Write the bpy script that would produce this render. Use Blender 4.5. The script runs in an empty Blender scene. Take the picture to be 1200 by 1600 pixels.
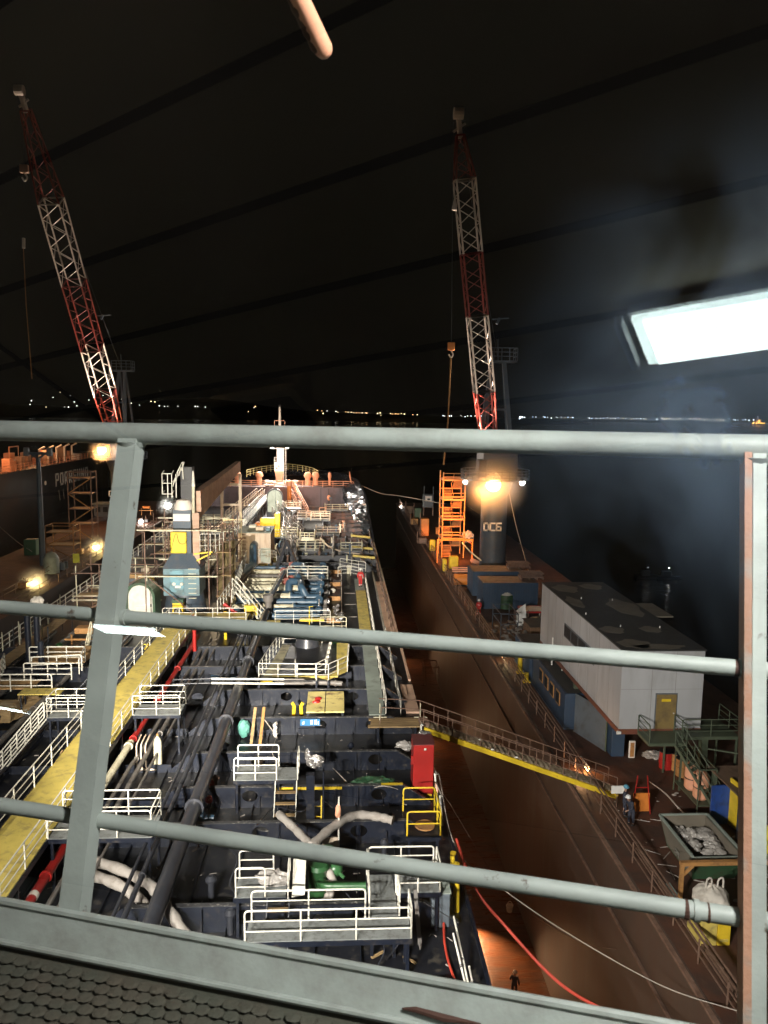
import bpy, bmesh, math, random
from mathutils import Vector as V, Matrix, Euler
from mathutils.geometry import tessellate_polygon
random.seed(7)
R_=math.radians
S=bpy.context.scene
COL=S.collection
# ------------------------------------------------------------ camera
CAMZ=18.0
yaw,pitch,roll=3.35,7.35,0.8
RM=Matrix.Rotation(R_(-yaw),3,'Z')@Matrix.Rotation(R_(90-pitch),3,'X')@Matrix.Rotation(R_(roll),3,'Z')
cam_d=bpy.data.cameras.new('camera'); cam=bpy.data.objects.new('camera',cam_d); COL.objects.link(cam)
cam.matrix_world=Matrix.Translation((0,0,CAMZ))@RM.to_4x4()
cam_d.sensor_fit='HORIZONTAL'; cam_d.sensor_width=36; cam_d.lens=36; cam_d.clip_start=0.02; cam_d.clip_end=20000
cam_d.dof.use_dof=True; cam_d.dof.focus_distance=55; cam_d.dof.aperture_fstop=13
S.camera=cam
S.render.resolution_x=768; S.render.resolution_y=1024
# ------------------------------------------------------------ world: night sky
W=bpy.data.worlds.new('World'); S.world=W; W.use_nodes=True
nt=W.node_tree; bg=nt.nodes['Background']
sky=nt.nodes.new('ShaderNodeTexSky'); sky.sky_type='NISHITA'; sky.sun_disc=False
sky.sun_elevation=R_(-9); sky.sun_rotation=R_(200)
tc=nt.nodes.new('ShaderNodeTexCoord'); nz=nt.nodes.new('ShaderNodeTexNoise'); nz.inputs['Scale'].default_value=2.2; nz.inputs['Detail'].default_value=5
nt.links.new(tc.outputs['Generated'],nz.inputs['Vector'])
cr=nt.nodes.new('ShaderNodeValToRGB'); cr.color_ramp.elements[0].position=.35; cr.color_ramp.elements[0].color=(.0018,.0016,.0013,1)
cr.color_ramp.elements[1].position=.7; cr.color_ramp.elements[1].color=(.0050,.0042,.0036,1)
nt.links.new(nz.outputs['Fac'],cr.inputs['Fac'])
mx=nt.nodes.new('ShaderNodeMix'); mx.data_type='RGBA'; mx.blend_type='ADD'; mx.inputs[0].default_value=1
sc=nt.nodes.new('ShaderNodeVectorMath'); sc.operation='SCALE'; sc.inputs['Scale'].default_value=.02
nt.links.new(sky.outputs[0],sc.inputs[0]); nt.links.new(sc.outputs[0],mx.inputs[6]); nt.links.new(cr.outputs[0],mx.inputs[7])
nt.links.new(mx.outputs[2],bg.inputs['Color']); bg.inputs['Strength'].default_value=1.0
S.view_settings.view_transform='Standard'; S.view_settings.look='None'; S.view_settings.exposure=0; S.view_settings.gamma=1
S.render.engine='CYCLES'
# ------------------------------------------------------------ pixel helpers (photo 1200x1600 -> point in the place)
def ray(px,py): return RM@V(((px-600)/1200,-(py-800)/1200,-1))
CP=V((0,0,CAMZ))
def P(px,py,z): d=ray(px,py); return CP+d*((z-CAMZ)/d.z)
def PY(px,py,y): d=ray(px,py); return CP+d*(y/d.y)
def PX(px,py,x): d=ray(px,py); return CP+d*(x/d.x)
# ------------------------------------------------------------ materials
def _n(nt,t,**k):
    n=nt.nodes.new(t)
    for a,b in k.items(): n.inputs[a].default_value=b
    return n
MATS={}
def mat(name,c,rough=.55,metal=0,c2=None,scale=3,amt=(.48,.62),bump=0,bscale=None,coat=0,wave=None,spec=.5,aniso=None):
    m=bpy.data.materials.new(name); m.use_nodes=True; t=m.node_tree; b=t.nodes['Principled BSDF']
    b.inputs['Roughness'].default_value=rough; b.inputs['Metallic'].default_value=metal; b.inputs['Coat Weight'].default_value=coat
    b.inputs['Specular IOR Level'].default_value=spec
    tc=t.nodes.new('ShaderNodeTexCoord'); src=tc.outputs['Object']
    if aniso:
        mp=t.nodes.new('ShaderNodeMapping'); mp.inputs['Scale'].default_value=aniso; t.links.new(src,mp.inputs['Vector']); src=mp.outputs[0]
    n1=_n(t,'ShaderNodeTexNoise',Scale=scale,Detail=7,Roughness=.62); t.links.new(src,n1.inputs['Vector'])
    n2=_n(t,'ShaderNodeTexNoise',Scale=scale*.31,Detail=3); t.links.new(src,n2.inputs['Vector'])
    # broad tone variation of the base colour
    r1=t.nodes.new('ShaderNodeValToRGB'); r1.color_ramp.elements[0].position=.3; r1.color_ramp.elements[1].position=.7
    r1.color_ramp.elements[0].color=(*[x*.78 for x in c],1); r1.color_ramp.elements[1].color=(*[min(1,x*1.12) for x in c],1)
    t.links.new(n2.outputs['Fac'],r1.inputs['Fac']); out=r1.outputs[0]
    if c2:
        r2=t.nodes.new('ShaderNodeValToRGB'); r2.color_ramp.elements[0].position=amt[0]; r2.color_ramp.elements[1].position=amt[1]
        t.links.new(n1.outputs['Fac'],r2.inputs['Fac'])
        mxn=t.nodes.new('ShaderNodeMix'); mxn.data_type='RGBA'; t.links.new(r2.outputs[0],mxn.inputs[0]); t.links.new(out,mxn.inputs[6]); mxn.inputs[7].default_value=(*c2,1)
        out=mxn.outputs[2]
    if wave:
        w=_n(t,'ShaderNodeTexWave',Scale=wave[0],Distortion=wave[2] if len(wave)>2 else 0.0); w.bands_direction=wave[1]; t.links.new(src,w.inputs['Vector'])
        mm=t.nodes.new('ShaderNodeMix'); mm.data_type='RGBA'; mm.blend_type='MULTIPLY'; 
        rr=t.nodes.new('ShaderNodeValToRGB'); rr.color_ramp.elements[0].position=.1; rr.color_ramp.elements[1].position=.45; rr.color_ramp.elements[0].color=(.35,.35,.35,1)
        t.links.new(w.outputs['Fac'],rr.inputs['Fac']); mm.inputs[0].default_value=1; t.links.new(out,mm.inputs[6]); t.links.new(rr.outputs[0],mm.inputs[7]); out=mm.outputs[2]
    t.links.new(out,b.inputs['Base Color'])
    rv=t.nodes.new('ShaderNodeMapRange'); rv.inputs['To Min'].default_value=max(.05,rough-.18); rv.inputs['To Max'].default_value=min(1,rough+.18)
    t.links.new(n1.outputs['Fac'],rv.inputs['Value']); t.links.new(rv.outputs[0],b.inputs['Roughness'])
    if bump:
        bn=_n(t,'ShaderNodeTexNoise',Scale=bscale or scale*3,Detail=5); t.links.new(src,bn.inputs['Vector'])
        bb=t.nodes.new('ShaderNodeBump'); bb.inputs['Strength'].default_value=bump; bb.inputs['Distance'].default_value=.05
        t.links.new(bn.outputs['Fac'],bb.inputs['Height']); t.links.new(bb.outputs[0],b.inputs['Normal'])
    MATS[name]=m; return m
def emat(name,c,s):
    m=bpy.data.materials.new(name); m.use_nodes=True; t=m.node_tree; t.nodes.clear()
    e=t.nodes.new('ShaderNodeEmission'); e.inputs[0].default_value=(*c,1); e.inputs[1].default_value=s
    o=t.nodes.new('ShaderNodeOutputMaterial'); t.links.new(e.outputs[0],o.inputs[0]); return m
RUST=(.16,.055,.022)
M=dict(
 bowrail=mat('pale yellow rail paint',(.70,.62,.28),.5,c2=RUST,scale=6,amt=(.66,.78)), rust_and_shade=mat('dark rust and rod shade',(.07,.03,.02),.8,bump=.3),
 deck=mat('navy deck paint',(.0095,.0105,.0145),.40,c2=(.075,.065,.052),scale=2.6,amt=(.54,.72),bump=.1,bscale=9),
 girder=mat('navy plate paint',(.0085,.0115,.021),.42,c2=(.06,.05,.04),scale=3.3,amt=(.56,.74),bump=.25),
 deckrust=mat('rusted deck plate',(.05,.035,.04),.6,c2=(.14,.06,.03),scale=1.5,amt=(.45,.7),bump=.3),
 white=mat('chalky white paint',(.68,.65,.56),.45,c2=RUST,scale=6,amt=(.66,.78)),
 cream=mat('stained cream paint',(.62,.50,.38),.55,c2=(.30,.16,.09),scale=1.4,amt=(.5,.8),aniso=(1,1,.18)),
 greyrail=mat('sea green grey marine paint',(.35,.39,.36),.55,c2=(.24,.25,.225),scale=9,amt=(.42,.75),bump=.06,bscale=60),
 greyrust=mat('grey paint chipped to rust',(.35,.39,.36),.55,c2=(.085,.06,.045),scale=15,amt=(.635,.69),bump=.05,bscale=60),
 rustpost=mat('orange rust on steel',(.36,.19,.12),.7,c2=(.27,.26,.23),scale=7,amt=(.50,.62),bump=.12,bscale=60),
 yellow=mat('worn yellow walkway',(.62,.485,.115),.6,c2=(.22,.17,.085),scale=2.6,amt=(.5,.75),aniso=(1,1,1)),
 yellowp=mat('yellow paint',(.75,.52,.03),.42,c2=(.28,.16,.05),scale=5,amt=(.62,.75)),
 ply=mat('weathered timber',(.36,.24,.11),.75,c2=(.16,.10,.05),scale=2.5,amt=(.45,.7),aniso=(.4,3,1)),
 plyo=mat('orange stained boards',(.50,.30,.12),.7,c2=(.22,.12,.05),scale=2.5,amt=(.5,.75)),
 grate=mat('galvanised grating',(.34,.36,.35),.5,.3,c2=(.16,.16,.15),scale=4,amt=(.5,.7),wave=(9,'X')),
 greywalk=mat('grey green walkway paint',(.27,.31,.27),.6,c2=(.15,.16,.14),scale=1.4,amt=(.5,.75)),
 pipe=mat('dark pipe paint',(.035,.037,.045),.35,c2=(.10,.09,.08),scale=3,amt=(.58,.8)),
 greypipe=mat('grey dusty pipe',(.17,.155,.14),.55,c2=(.12,.09,.07),scale=3,amt=(.5,.7)),
 bluepipe=mat('blue pipe paint',(.045,.092,.145),.4,c2=(.09,.10,.12),scale=2.5,amt=(.55,.75)),
 creampipe=mat('primer cream pipe',(.62,.58,.42),.5,c2=(.30,.22,.13),scale=3,amt=(.5,.75)),
 red=mat('red paint',(.36,.018,.015),.42,c2=(.18,.02,.015),scale=2.5,amt=(.6,.8)),
 green=mat('green paint',(.035,.115,.04),.35,c2=(.02,.07,.03),scale=3,amt=(.55,.75)),
 dgreen=mat('dark green paint',(.03,.085,.04),.5,c2=(.06,.05,.03),scale=3,amt=(.5,.75)),
 craneblue=mat('navy crane paint',(.048,.068,.092),.5,c2=(.11,.09,.08),scale=1.2,amt=(.5,.8)),
 bluegreen=mat('blue green panel',(.13,.22,.25),.5,c2=(.10,.11,.11),scale=1.6,amt=(.5,.75)),
 beige=mat('beige jib paint',(.45,.28,.19),.55,c2=(.27,.15,.09),scale=1.5,amt=(.5,.8),aniso=(.4,2,2)),
 salmon=mat('primer coated deck edge',(.80,.52,.36),.6,c2=(.50,.26,.15),scale=2.2,amt=(.58,.8),bump=.2),
 tarp=mat('black plastic sheet',(.022,.026,.032),.22,c2=(.05,.06,.075),scale=2,amt=(.5,.7),bump=.9,bscale=3,spec=.8),
 hose=mat('grey canvas duct',(.40,.36,.32),.75,c2=(.24,.20,.17),scale=3,amt=(.5,.75),bump=.4,bscale=9),
 foil=mat('crumpled foil',(.55,.52,.50),.22,.8,bump=1,bscale=14,scale=8),
 plastic=mat('clear crumpled plastic',(.40,.37,.34),.25,0,bump=1,bscale=10,scale=6,spec=.9),
 redhose=mat('red rubber hose',(.55,.06,.035),.45),
 rope=mat('pale rope',(.42,.37,.31),.8),
 dockwall=mat('dock wall steel',(.052,.036,.028),.62,c2=(.075,.040,.026),scale=1.3,amt=(.44,.7),bump=.3,bscale=1.2,aniso=(1,.55,.07)),
 dockdeck=mat('red brown rusted dock plate',(.085,.033,.019),.7,c2=(.04,.025,.02),scale=.8,amt=(.42,.7),bump=.5,bscale=3),
 dockfloor=mat('wet rusted dock floor',(.15,.055,.022),.30,c2=(.06,.03,.017),scale=.8,amt=(.4,.65),bump=.55,bscale=3.5,spec=.6,aniso=(.5,3,1)),
 rustrail=mat('brown rusted handrail',(.20,.12,.085),.65,c2=(.10,.05,.03),scale=4,amt=(.45,.7)),
 bluebox=mat('blue container paint',(.028,.055,.10),.5,c2=(.06,.06,.07),scale=1.3,amt=(.55,.8),bump=.1),
 greybox=mat('grey container paint',(.11,.13,.15),.6,c2=(.07,.06,.055),scale=1.3,amt=(.5,.8)),
 hutwall=mat('grey white cladding',(.43,.43,.44),.6,c2=(.30,.29,.28),scale=1.1,amt=(.5,.8),aniso=(1,1,.3)),
 hutroof=mat('dark roofing felt',(.035,.034,.032),.85,bump=.2),
 roofpatch=mat('dusty roof patch',(.17,.145,.11),.9,bump=.2),
 door=mat('olive door',(.23,.16,.06),.55,c2=(.16,.11,.05),scale=2),
 glassdark=mat('dark window glass',(.012,.018,.026),.55,spec=.1),
 gsteel=mat('green steelwork',(.075,.095,.06),.6,c2=(.10,.05,.03),scale=3,amt=(.6,.8)),
 orange=mat('orange paint',(.72,.23,.04),.5,c2=(.35,.12,.04),scale=2.5,amt=(.6,.8)),
 peach=mat('faded orange paint',(.75,.36,.22),.5,c2=(.45,.22,.12),scale=2.5,amt=(.6,.8)),
 cranered=mat('crane red',(.23,.030,.02),.5,c2=(.18,.03,.02),scale=1,amt=(.55,.8)),
 cranewhite=mat('crane white',(.70,.62,.54),.5,c2=(.4,.3,.24),scale=1,amt=(.6,.8)),
 ochre=mat('ochre rusty frame',(.40,.20,.065),.65,c2=(.20,.09,.035),scale=4,amt=(.5,.7)),
 bag=mat('white woven bag',(.62,.57,.50),.7,bump=.5,bscale=8,c2=(.40,.36,.31),scale=3),
 blackhull=mat('black hull paint',(.016,.016,.017),.5,c2=(.05,.035,.028),scale=.25,amt=(.5,.8)),
 letter=mat('white lettering',(.75,.73,.68),.5),
 oldletter=mat('faded hull lettering',(.30,.29,.25),.6,c2=(.12,.1,.08),scale=1),
 brown=mat('brown sheet roof',(.16,.10,.065),.7,c2=(.09,.06,.04),scale=1.5,bump=.2),
 blue=mat('bright blue panel',(.02,.07,.30),.45,c2=(.02,.05,.18),scale=2),
 skin=mat('skin',(.42,.25,.18),.6), redsuit=mat('red coverall',(.42,.018,.018),.8), darksuit=mat('dark coverall',(.035,.04,.06),.8),
 helmet=mat('white helmet',(.8,.8,.78),.3), bluehelmet=mat('blue helmet',(.10,.30,.42),.3), boot=mat('black boot',(.02,.02,.02),.5),
 hill=mat('dark hillside',(.012,.012,.011),.95,c2=(.03,.028,.02),scale=.01),
 ceil=mat('cream ceiling laminate',(.60,.49,.33),.45,scale=2),
 ceilgap=mat('black ceiling joint',(.05,.04,.03),.8),
 vent=mat('dark vent louvre',(.05,.045,.04),.6),
 lampbody=mat('white lamp housing',(.6,.62,.62),.4),
 mattile=mat('green grey tread mat',(.065,.068,.050),.8,c2=(.08,.06,.042),scale=5,amt=(.45,.75),bump=.2,bscale=50),
 edge=mat('scuffed plate edge',(.05,.05,.052),.45,c2=(.34,.31,.27),scale=7,amt=(.56,.68)), towero=mat('sun faded orange steel',(.78,.34,.11),.5,c2=(.45,.2,.08),scale=2,amt=(.6,.8)),
 black=mat('black steel',(.015,.015,.016),.5), brownwood=mat('brown crate',(.22,.12,.06),.7,c2=(.1,.06,.03),scale=3,wave=(3,'X')),
)
E_WHITE=emat('white lamp glass',(1,.97,.9),30); E_SOD=emat('sodium lamp glass',(1,.45,.12),40); E_YEL=emat('yellow lamp glass',(1,.72,.25),30)
E_FLUO=emat('fluorescent diffuser',(.86,1,1),26)
# sea
ms=bpy.data.materials.new('night sea'); ms.use_nodes=True; t=ms.node_tree; b=t.nodes['Principled BSDF']; b.inputs['Base Color'].default_value=(.003,.004,.006,1); b.inputs['Roughness'].default_value=.16
tc=t.nodes.new('ShaderNodeTexCoord'); n=_n(t,'ShaderNodeTexNoise',Scale=.35,Detail=4); t.links.new(tc.outputs['Object'],n.inputs['Vector']); bb=t.nodes.new('ShaderNodeBump'); bb.inputs['Strength'].default_value=.6; bb.inputs['Distance'].default_value=.6
t.links.new(n.outputs['Fac'],bb.inputs['Height']); t.links.new(bb.outputs[0],b.inputs['Normal']); M['sea']=ms
# ------------------------------------------------------------ mesh builder
class MB:
    def __init__(s): s.v=[]; s.f=[]; s.mi=[]; s.cm=0
    def add(s,vs,fs):
        o=len(s.v); s.v+= [V(x) for x in vs]; s.f+=[[i+o for i in f] for f in fs]; s.mi+=[s.cm]*len(fs); return s
    def box(s,x0,x1,y0,y1,z0,z1):
        return s.add([(x0,y0,z0),(x1,y0,z0),(x1,y1,z0),(x0,y1,z0),(x0,y0,z1),(x1,y0,z1),(x1,y1,z1),(x0,y1,z1)],
            [(0,3,2,1),(4,5,6,7),(0,1,5,4),(1,2,6,5),(2,3,7,6),(3,0,4,7)])
    def bev(s,x0,x1,y0,y1,z0,z1,r=.05):
        bm=bmesh.new(); bmesh.ops.create_cube(bm,size=1)
        for v in bm.verts: v.co=V(((x0+x1)/2+v.co.x*(x1-x0),(y0+y1)/2+v.co.y*(y1-y0),(z0+z1)/2+v.co.z*(z1-z0)))
        bmesh.ops.bevel(bm,geom=bm.edges[:],offset=r,segments=2,affect='EDGES',profile=.5)
        bm.verts.index_update(); s.add([v.co.copy() for v in bm.verts],[[v.index for v in f.verts] for f in bm.faces]); bm.free(); return s
    def beam(s,p,q,w,h=None,up=(0,0,1)):
        p=V(p);q=V(q);h=h or w; d=(q-p).normalized(); u=V(up)
        if abs(d.dot(u))>.98: u=V((0,1,0))
        a=d.cross(u).normalized(); b=a.cross(d).normalized(); vs=[]
        for c in (p,q):
            for i,j in ((-1,-1),(1,-1),(1,1),(-1,1)): vs.append(c+a*(i*w/2)+b*(j*h/2))
        return s.add(vs,[(0,3,2,1),(4,5,6,7),(0,1,5,4),(1,2,6,5),(2,3,7,6),(3,0,4,7)])
    def tube(s,pts,r,n=8,cap=True):
        pts=[V(p) for p in pts]; k=len(pts); rr=r if isinstance(r,(list,tuple)) else [r]*k; vs=[]; fs=[]; ref=None
        for i,p in enumerate(pts):
            d=(pts[min(i+1,k-1)]-pts[max(i-1,0)]).normalized()
            if ref is None: ref=V((0,0,1)) if abs(d.z)<.9 else V((1,0,0))
            a=(ref-d*ref.dot(d)).normalized(); ref=a; b=d.cross(a)
            for j in range(n):
                t=2*math.pi*j/n; vs.append(p+(a*math.cos(t)+b*math.sin(t))*rr[i])
        for i in range(k-1):
            for j in range(n): fs.append((i*n+j,i*n+(j+1)%n,(i+1)*n+(j+1)%n,(i+1)*n+j))
        if cap: fs.append(tuple(range(n))[::-1]); fs.append(tuple((k-1)*n+j for j in range(n)))
        return s.add(vs,fs)
    def prism(s,poly,a,b,axis='z',holes=()):
        """poly in 2D swept from a to b; axis z: (x,y), y: (x,z), x: (y,z)"""
        def mk(p,c): return {'z':(p[0],p[1],c),'y':(p[0],c,p[1]),'x':(c,p[0],p[1])}[axis]
        loops=[poly]+list(holes); flat=[p for l in loops for p in l]; n=len(flat)
        tris=tessellate_polygon([[V((p[0],p[1],0)) for p in l] for l in loops])
        vs=[mk(p,a) for p in flat]+[mk(p,b) for p in flat]; fs=[tuple(t) for t in tris]+[tuple(i+n for i in t)[::-1] for t in tris]
        o=0
        for l in loops:
            m=len(l)
            for i in range(m): fs.append((o+i,o+(i+1)%m,o+(i+1)%m+n,o+i+n))
            o+=m
        return s.add(vs,fs)
    def ball(s,c,r,sub=1,sc=(1,1,1),jit=0):
        bm=bmesh.new(); bmesh.ops.create_icosphere(bm,subdivisions=sub,radius=1); c=V(c)
        vs=[]
        for v in bm.verts:
            k=1+random.uniform(-jit,jit); vs.append(c+V((v.co.x*r*sc[0]*k,v.co.y*r*sc[1]*k,v.co.z*r*sc[2]*k)))
        s.add(vs,[[v.index for v in f.verts] for f in bm.faces]); bm.free(); return s
    def sheet(s,p0,p1,p2,p3,nx,ny,jit=.05):
        p0,p1,p2,p3=map(V,(p0,p1,p2,p3)); vs=[]; fs=[]
        for j in range(ny+1):
            for i in range(nx+1):
                u=i/nx; v=j/ny; q=(p0*(1-u)+p1*u)*(1-v)+(p3*(1-u)+p2*u)*v
                vs.append(q+V([random.uniform(-jit,jit) for _ in range(3)]))
        for j in range(ny):
            for i in range(nx): a=j*(nx+1)+i; fs.append((a,a+1,a+nx+2,a+nx+1))
        return s.add(vs,fs)
    def build(s,name,m,parent=None,smooth=False,fixn=True):
        me=bpy.data.meshes.new(name); off=V((0,0,0))
        if parent is not None:
            q=parent
            while q is not None: off=off+q.location; q=q.parent
        me.from_pydata([tuple(v-off) for v in s.v],[],s.f)
        if isinstance(m,(list,tuple)):
            for x in m: me.materials.append(x)
            for p,i in zip(me.polygons,s.mi): p.material_index=i
        else: me.materials.append(m)
        if fixn:
            bm=bmesh.new(); bm.from_mesh(me); bmesh.ops.recalc_face_normals(bm,faces=bm.faces[:]); bm.to_mesh(me); bm.free()
        if smooth:
            for p in me.polygons: p.use_smooth=True
            try: me.set_sharp_from_angle(angle=R_(40))
            except Exception: pass
        o=bpy.data.objects.new(name,me); COL.objects.link(o)
        if parent is not None: o.parent=parent
        return o
def tag(o,label=None,cat=None,group=None,kind=None):
    if label: o['label']=label
    if cat: o['category']=cat
    if group: o['group']=group
    if kind: o['kind']=kind
    return o
def thing(name,label,cat,loc=(0,0,0),group=None):
    o=bpy.data.objects.new(name,None); COL.objects.link(o); o.location=loc; o.empty_display_size=.2
    return tag(o,label,cat,group)
def copy_tree(o,parent=None):
    c=o.copy(); COL.objects.link(c); c.parent=parent
    for ch in [x for x in KIDS(o)]: copy_tree(ch,c)
    return c
def KIDS(o): return [x for x in COL.objects if x.parent==o]
def struct(name,mb,m,smooth=False): return tag(mb.build(name,m,None,smooth),kind='structure')
def lerp(a,b,t): return V(a)*(1-t)+V(b)*t
def resample(pts,step):
    pts=[V(p) for p in pts]; out=[pts[0]]
    for a,b in zip(pts,pts[1:]):
        n=max(1,round((b-a).length/step))
        for i in range(1,n+1): out.append(a.lerp(b,i/n))
    return out
def rounded(pts,r=.15,n=4):
    pts=[V(p) for p in pts]; out=[pts[0]]
    for i in range(1,len(pts)-1):
        a,b,c=pts[i-1],pts[i],pts[i+1]; k=min(r,(a-b).length*.45,(c-b).length*.45); p=b+(a-b).normalized()*k; q=b+(c-b).normalized()*k
        for j in range(n+1):
            t=j/n; out.append((p*(1-t)+b*t)*(1-t)+(b*(1-t)+q*t)*t)
    out.append(pts[-1]); return out
def spline(pts,n=8):
    pts=[V(p) for p in pts]; out=[]; e=[pts[0]*2-pts[1]]+pts+[pts[-1]*2-pts[-2]]
    for i in range(1,len(e)-2):
        for j in range(n):
            t=j/n; a,b,c,d=e[i-1:i+3]; out.append(.5*((2*b)+(c-a)*t+(2*a-5*b+4*c-d)*t*t+(3*b-a-3*c+d)*t**3))
    out.append(pts[-1]); return out
RG='deck handrails'
def railing(pts,label,h=1.05,step=1.5,m='white',r=.027,mids=2,group=None,name='handrail_fence',parent=None,closed_ends=True,lean=(0,0,0),toe=None):
    """a tubular railing standing along pts; top bar turns down at both ends"""
    m_=M[m] if isinstance(m,str) else m
    pts=[V(p) for p in pts]; ln=V(lean)
    root=parent or thing(name,label,'railing',tuple(pts[0]),group)
    up=[p+V((0,0,h))+ln for p in pts]
    path=rounded(([pts[0]] if closed_ends else [])+up+([pts[-1]] if closed_ends else []),.14)
    MB().tube(path,r,8).build('top_rail',m_,root,True)
    for k in range(mids):
        f=(k+1)/(mids+1); MB().tube([p+V((0,0,h*f))+ln*f for p in pts],r*.75,6).build('mid_rail',m_,root,True)
    posts=resample(pts,step)
    if closed_ends: posts=posts[1:-1]
    for p in posts: MB().tube([p,p+V((0,0,h))+ln],r*.95,6).build('post',m_,root,True)
    return root
def corners(x0,x1,y0,y1,z): return [(x0,y0,z),(x1,y0,z),(x1,y1,z),(x0,y1,z)]
def platform(x0,x1,y0,y1,z,label,rails='nsew',m='grate',group=None,thick=.07,legs=True,base=0,frame='girder',h=1.05,railm='white',name='access_platform',cat='platform',step=1.4,r=.028,mids=2):
    root=thing(name,label,cat,((x0+x1)/2,(y0+y1)/2,base),group)
    MB().box(x0,x1,y0,y1,z-.04,z).build('floor_panel',M[m],root)
    fr=MB(); t=.08
    for a,b in (((x0,y0),(x1,y0)),((x1,y0),(x1,y1)),((x1,y1),(x0,y1)),((x0,y1),(x0,y0))): fr.beam((*a,z-.1),(*b,z-.1),t,.16)
    fr.build('frame',M[frame],root)
    if legs:
        for x in (x0+.1,x1-.1):
            for y in (y0+.1,y1-.1): MB().box(x-.05,x+.05,y-.05,y+.05,base,z-.18).build('leg',M[frame],root)
    seg={'s':((x0,y0),(x1,y0)),'e':((x1,y0),(x1,y1)),'n':((x1,y1),(x0,y1)),'w':((x0,y1),(x0,y0))}
    for c in rails:
        a,b=seg[c]; railing([(*a,z),(*b,z)],None,h=h,step=step,parent=root,m=railm,r=r,mids=mids)
    return root
def ladder(p,q,w,label,m='white',rungs=.3,name='ladder',hoop=False,side=None,group=None,treads=None,rail=None,r=.03):
    """stringers from p (bottom) to q (top)"""
    p=V(p);q=V(q); root=thing(name,label,'stairs' if treads else 'ladder',tuple(p),group); d=(q-p); sd=V(side).normalized() if side else V((1,0,0))
    for s_ in (-1,1):
        o=sd*(w/2*s_)
        if treads: MB().beam(p+o,q+o,.04,.16).build('stringer',M[m],root)
        else: MB().tube([p+o,q+o],r,6).build('stringer',M[m],root,True)
    n=max(2,int(d.length/rungs)); b=MB()
    for i in range(1,n):
        c=p+d*(i/n)
        if treads:
            f=V((d.x,d.y,0)); f=f.normalized() if f.length>.01 else V((0,1,0)); b.beam(c-sd*(w/2-.02),c+sd*(w/2-.02),.22,.03)
        else: b.beam(c-sd*w/2,c+sd*w/2,.03)
    b.build('treads' if treads else 'rungs',M[treads] if treads else M[m],root)
    if rail:
        for s_ in (-1,1):
            o=sd*(w/2*s_); railing([p+o,q+o],None,h=rail,step=1.2,parent=root,m=m,mids=1,r=r)
    return root
# letters as strokes on a 1x1.6 grid
FONT={'D':[[(0,0),(0,1.6),(.7,1.6),(1,1.3),(1,.3),(.7,0),(0,0)]],'C':[[(1,1.6),(0,1.6),(0,0),(1,0)]],'6':[[(1,1.6),(0,1.6),(0,0),(1,0),(1,.85),(0,.85)]],
'P':[[(0,0),(0,1.6),(1,1.6),(1,.75),(0,.75)]],'O':[[(0,0),(0,1.6),(1,1.6),(1,0),(0,0)]],'R':[[(0,0),(0,1.6),(1,1.6),(1,.8),(0,.8),(1,0)]],'S':[[(0,0),(1,0),(1,.8),(0,.8),(0,1.6),(1,1.6)]],
'U':[[(0,1.6),(0,0),(1,0),(1,1.6)]],'N':[[(0,0),(0,1.6),(1,0),(1,1.6)]],'G':[[(1,1.6),(0,1.6),(0,0),(1,0),(1,.8),(.5,.8)]],'5':[[(1,1.6),(0,1.6),(0,.9),(1,.9),(1,0),(0,0)]]}
def text(mb,s,o,dx,dz,size,w,gap=.5,n=None,depth=.03):
    o=V(o);dx=V(dx).normalized();dz=V(dz).normalized(); x=0
    for ch in s:
        for st in FONT.get(ch,[]):
            for a,b in zip(st,st[1:]):
                A=o+dx*((x+a[0])*size)+dz*(a[1]*size); B=o+dx*((x+b[0])*size)+dz*(b[1]*size); e=(B-A).normalized()*w*.5
                mb.beam(A-e,B+e,w,depth,up=dx.cross(dz))
        x+=1+gap
    return mb
# lamps
def lamp_light(loc,c,w,r=.15,kind='POINT',aim=None,cone=100,blend=.5,parent=None):
    l=bpy.data.lights.new('lamp_light',kind); l.energy=w; l.color=c
    l.shadow_soft_size=r
    o=bpy.data.objects.new('lamp_light',l); COL.objects.link(o)
    if kind=='SPOT':
        l.spot_size=R_(cone); l.spot_blend=blend
        o.rotation_euler=(V(aim)-V(loc)).to_track_quat('-Z','Y').to_euler()
    if parent is not None: o.parent=parent; o.location=V(loc)-parent.location
    else: o.location=loc
    return o
def flood(loc,aim,label,c=(1,.95,.86),w=8000,size=.35,em=None,kind='SPOT',cone=110,blend=.6,pole=None,group=None,cat='floodlight'):
    loc=V(loc); aim=V(aim); d=(aim-loc).normalized()
    root=thing('floodlight',label,cat,tuple(loc),group)
    q=d.to_track_quat('Z','Y').to_matrix(); s=size
    b=MB(); vs=[]; 
    for z,k in ((-.35*s,.55),(.0,1.0),(.28*s,1.0)):
        for i,j in ((-1,-1),(1,-1),(1,1),(-1,1)): vs.append(loc+q@V((i*s*.5*k,j*s*.4*k,z)))
    b.add(vs,[(0,1,2,3),(0,4,5,1),(1,5,6,2),(2,6,7,3),(3,7,4,0),(4,8,9,5),(5,9,10,6),(6,10,11,7),(7,11,8,4)]); b.build('housing',M['greybox'],root)
    b=MB(); b.add([loc+q@V((i*s*.47,j*s*.37,.2*s)) for i,j in ((-1,-1),(1,-1),(1,1),(-1,1))],[(0,1,2,3)]); b.build('lamp_glass',em or E_WHITE,root,fixn=False)
    b=MB(); pl=V(pole) if pole else loc-V((0,0,.6*s)); b.tube([loc-d*.2*s,pl],.03*max(1,s*2),6); b.build('bracket',M['greybox'],root)
    if w: lamp_light(loc+d*(.4*s+.05),c,w,.12,kind,aim,cone,blend,root)
    return root
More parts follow.
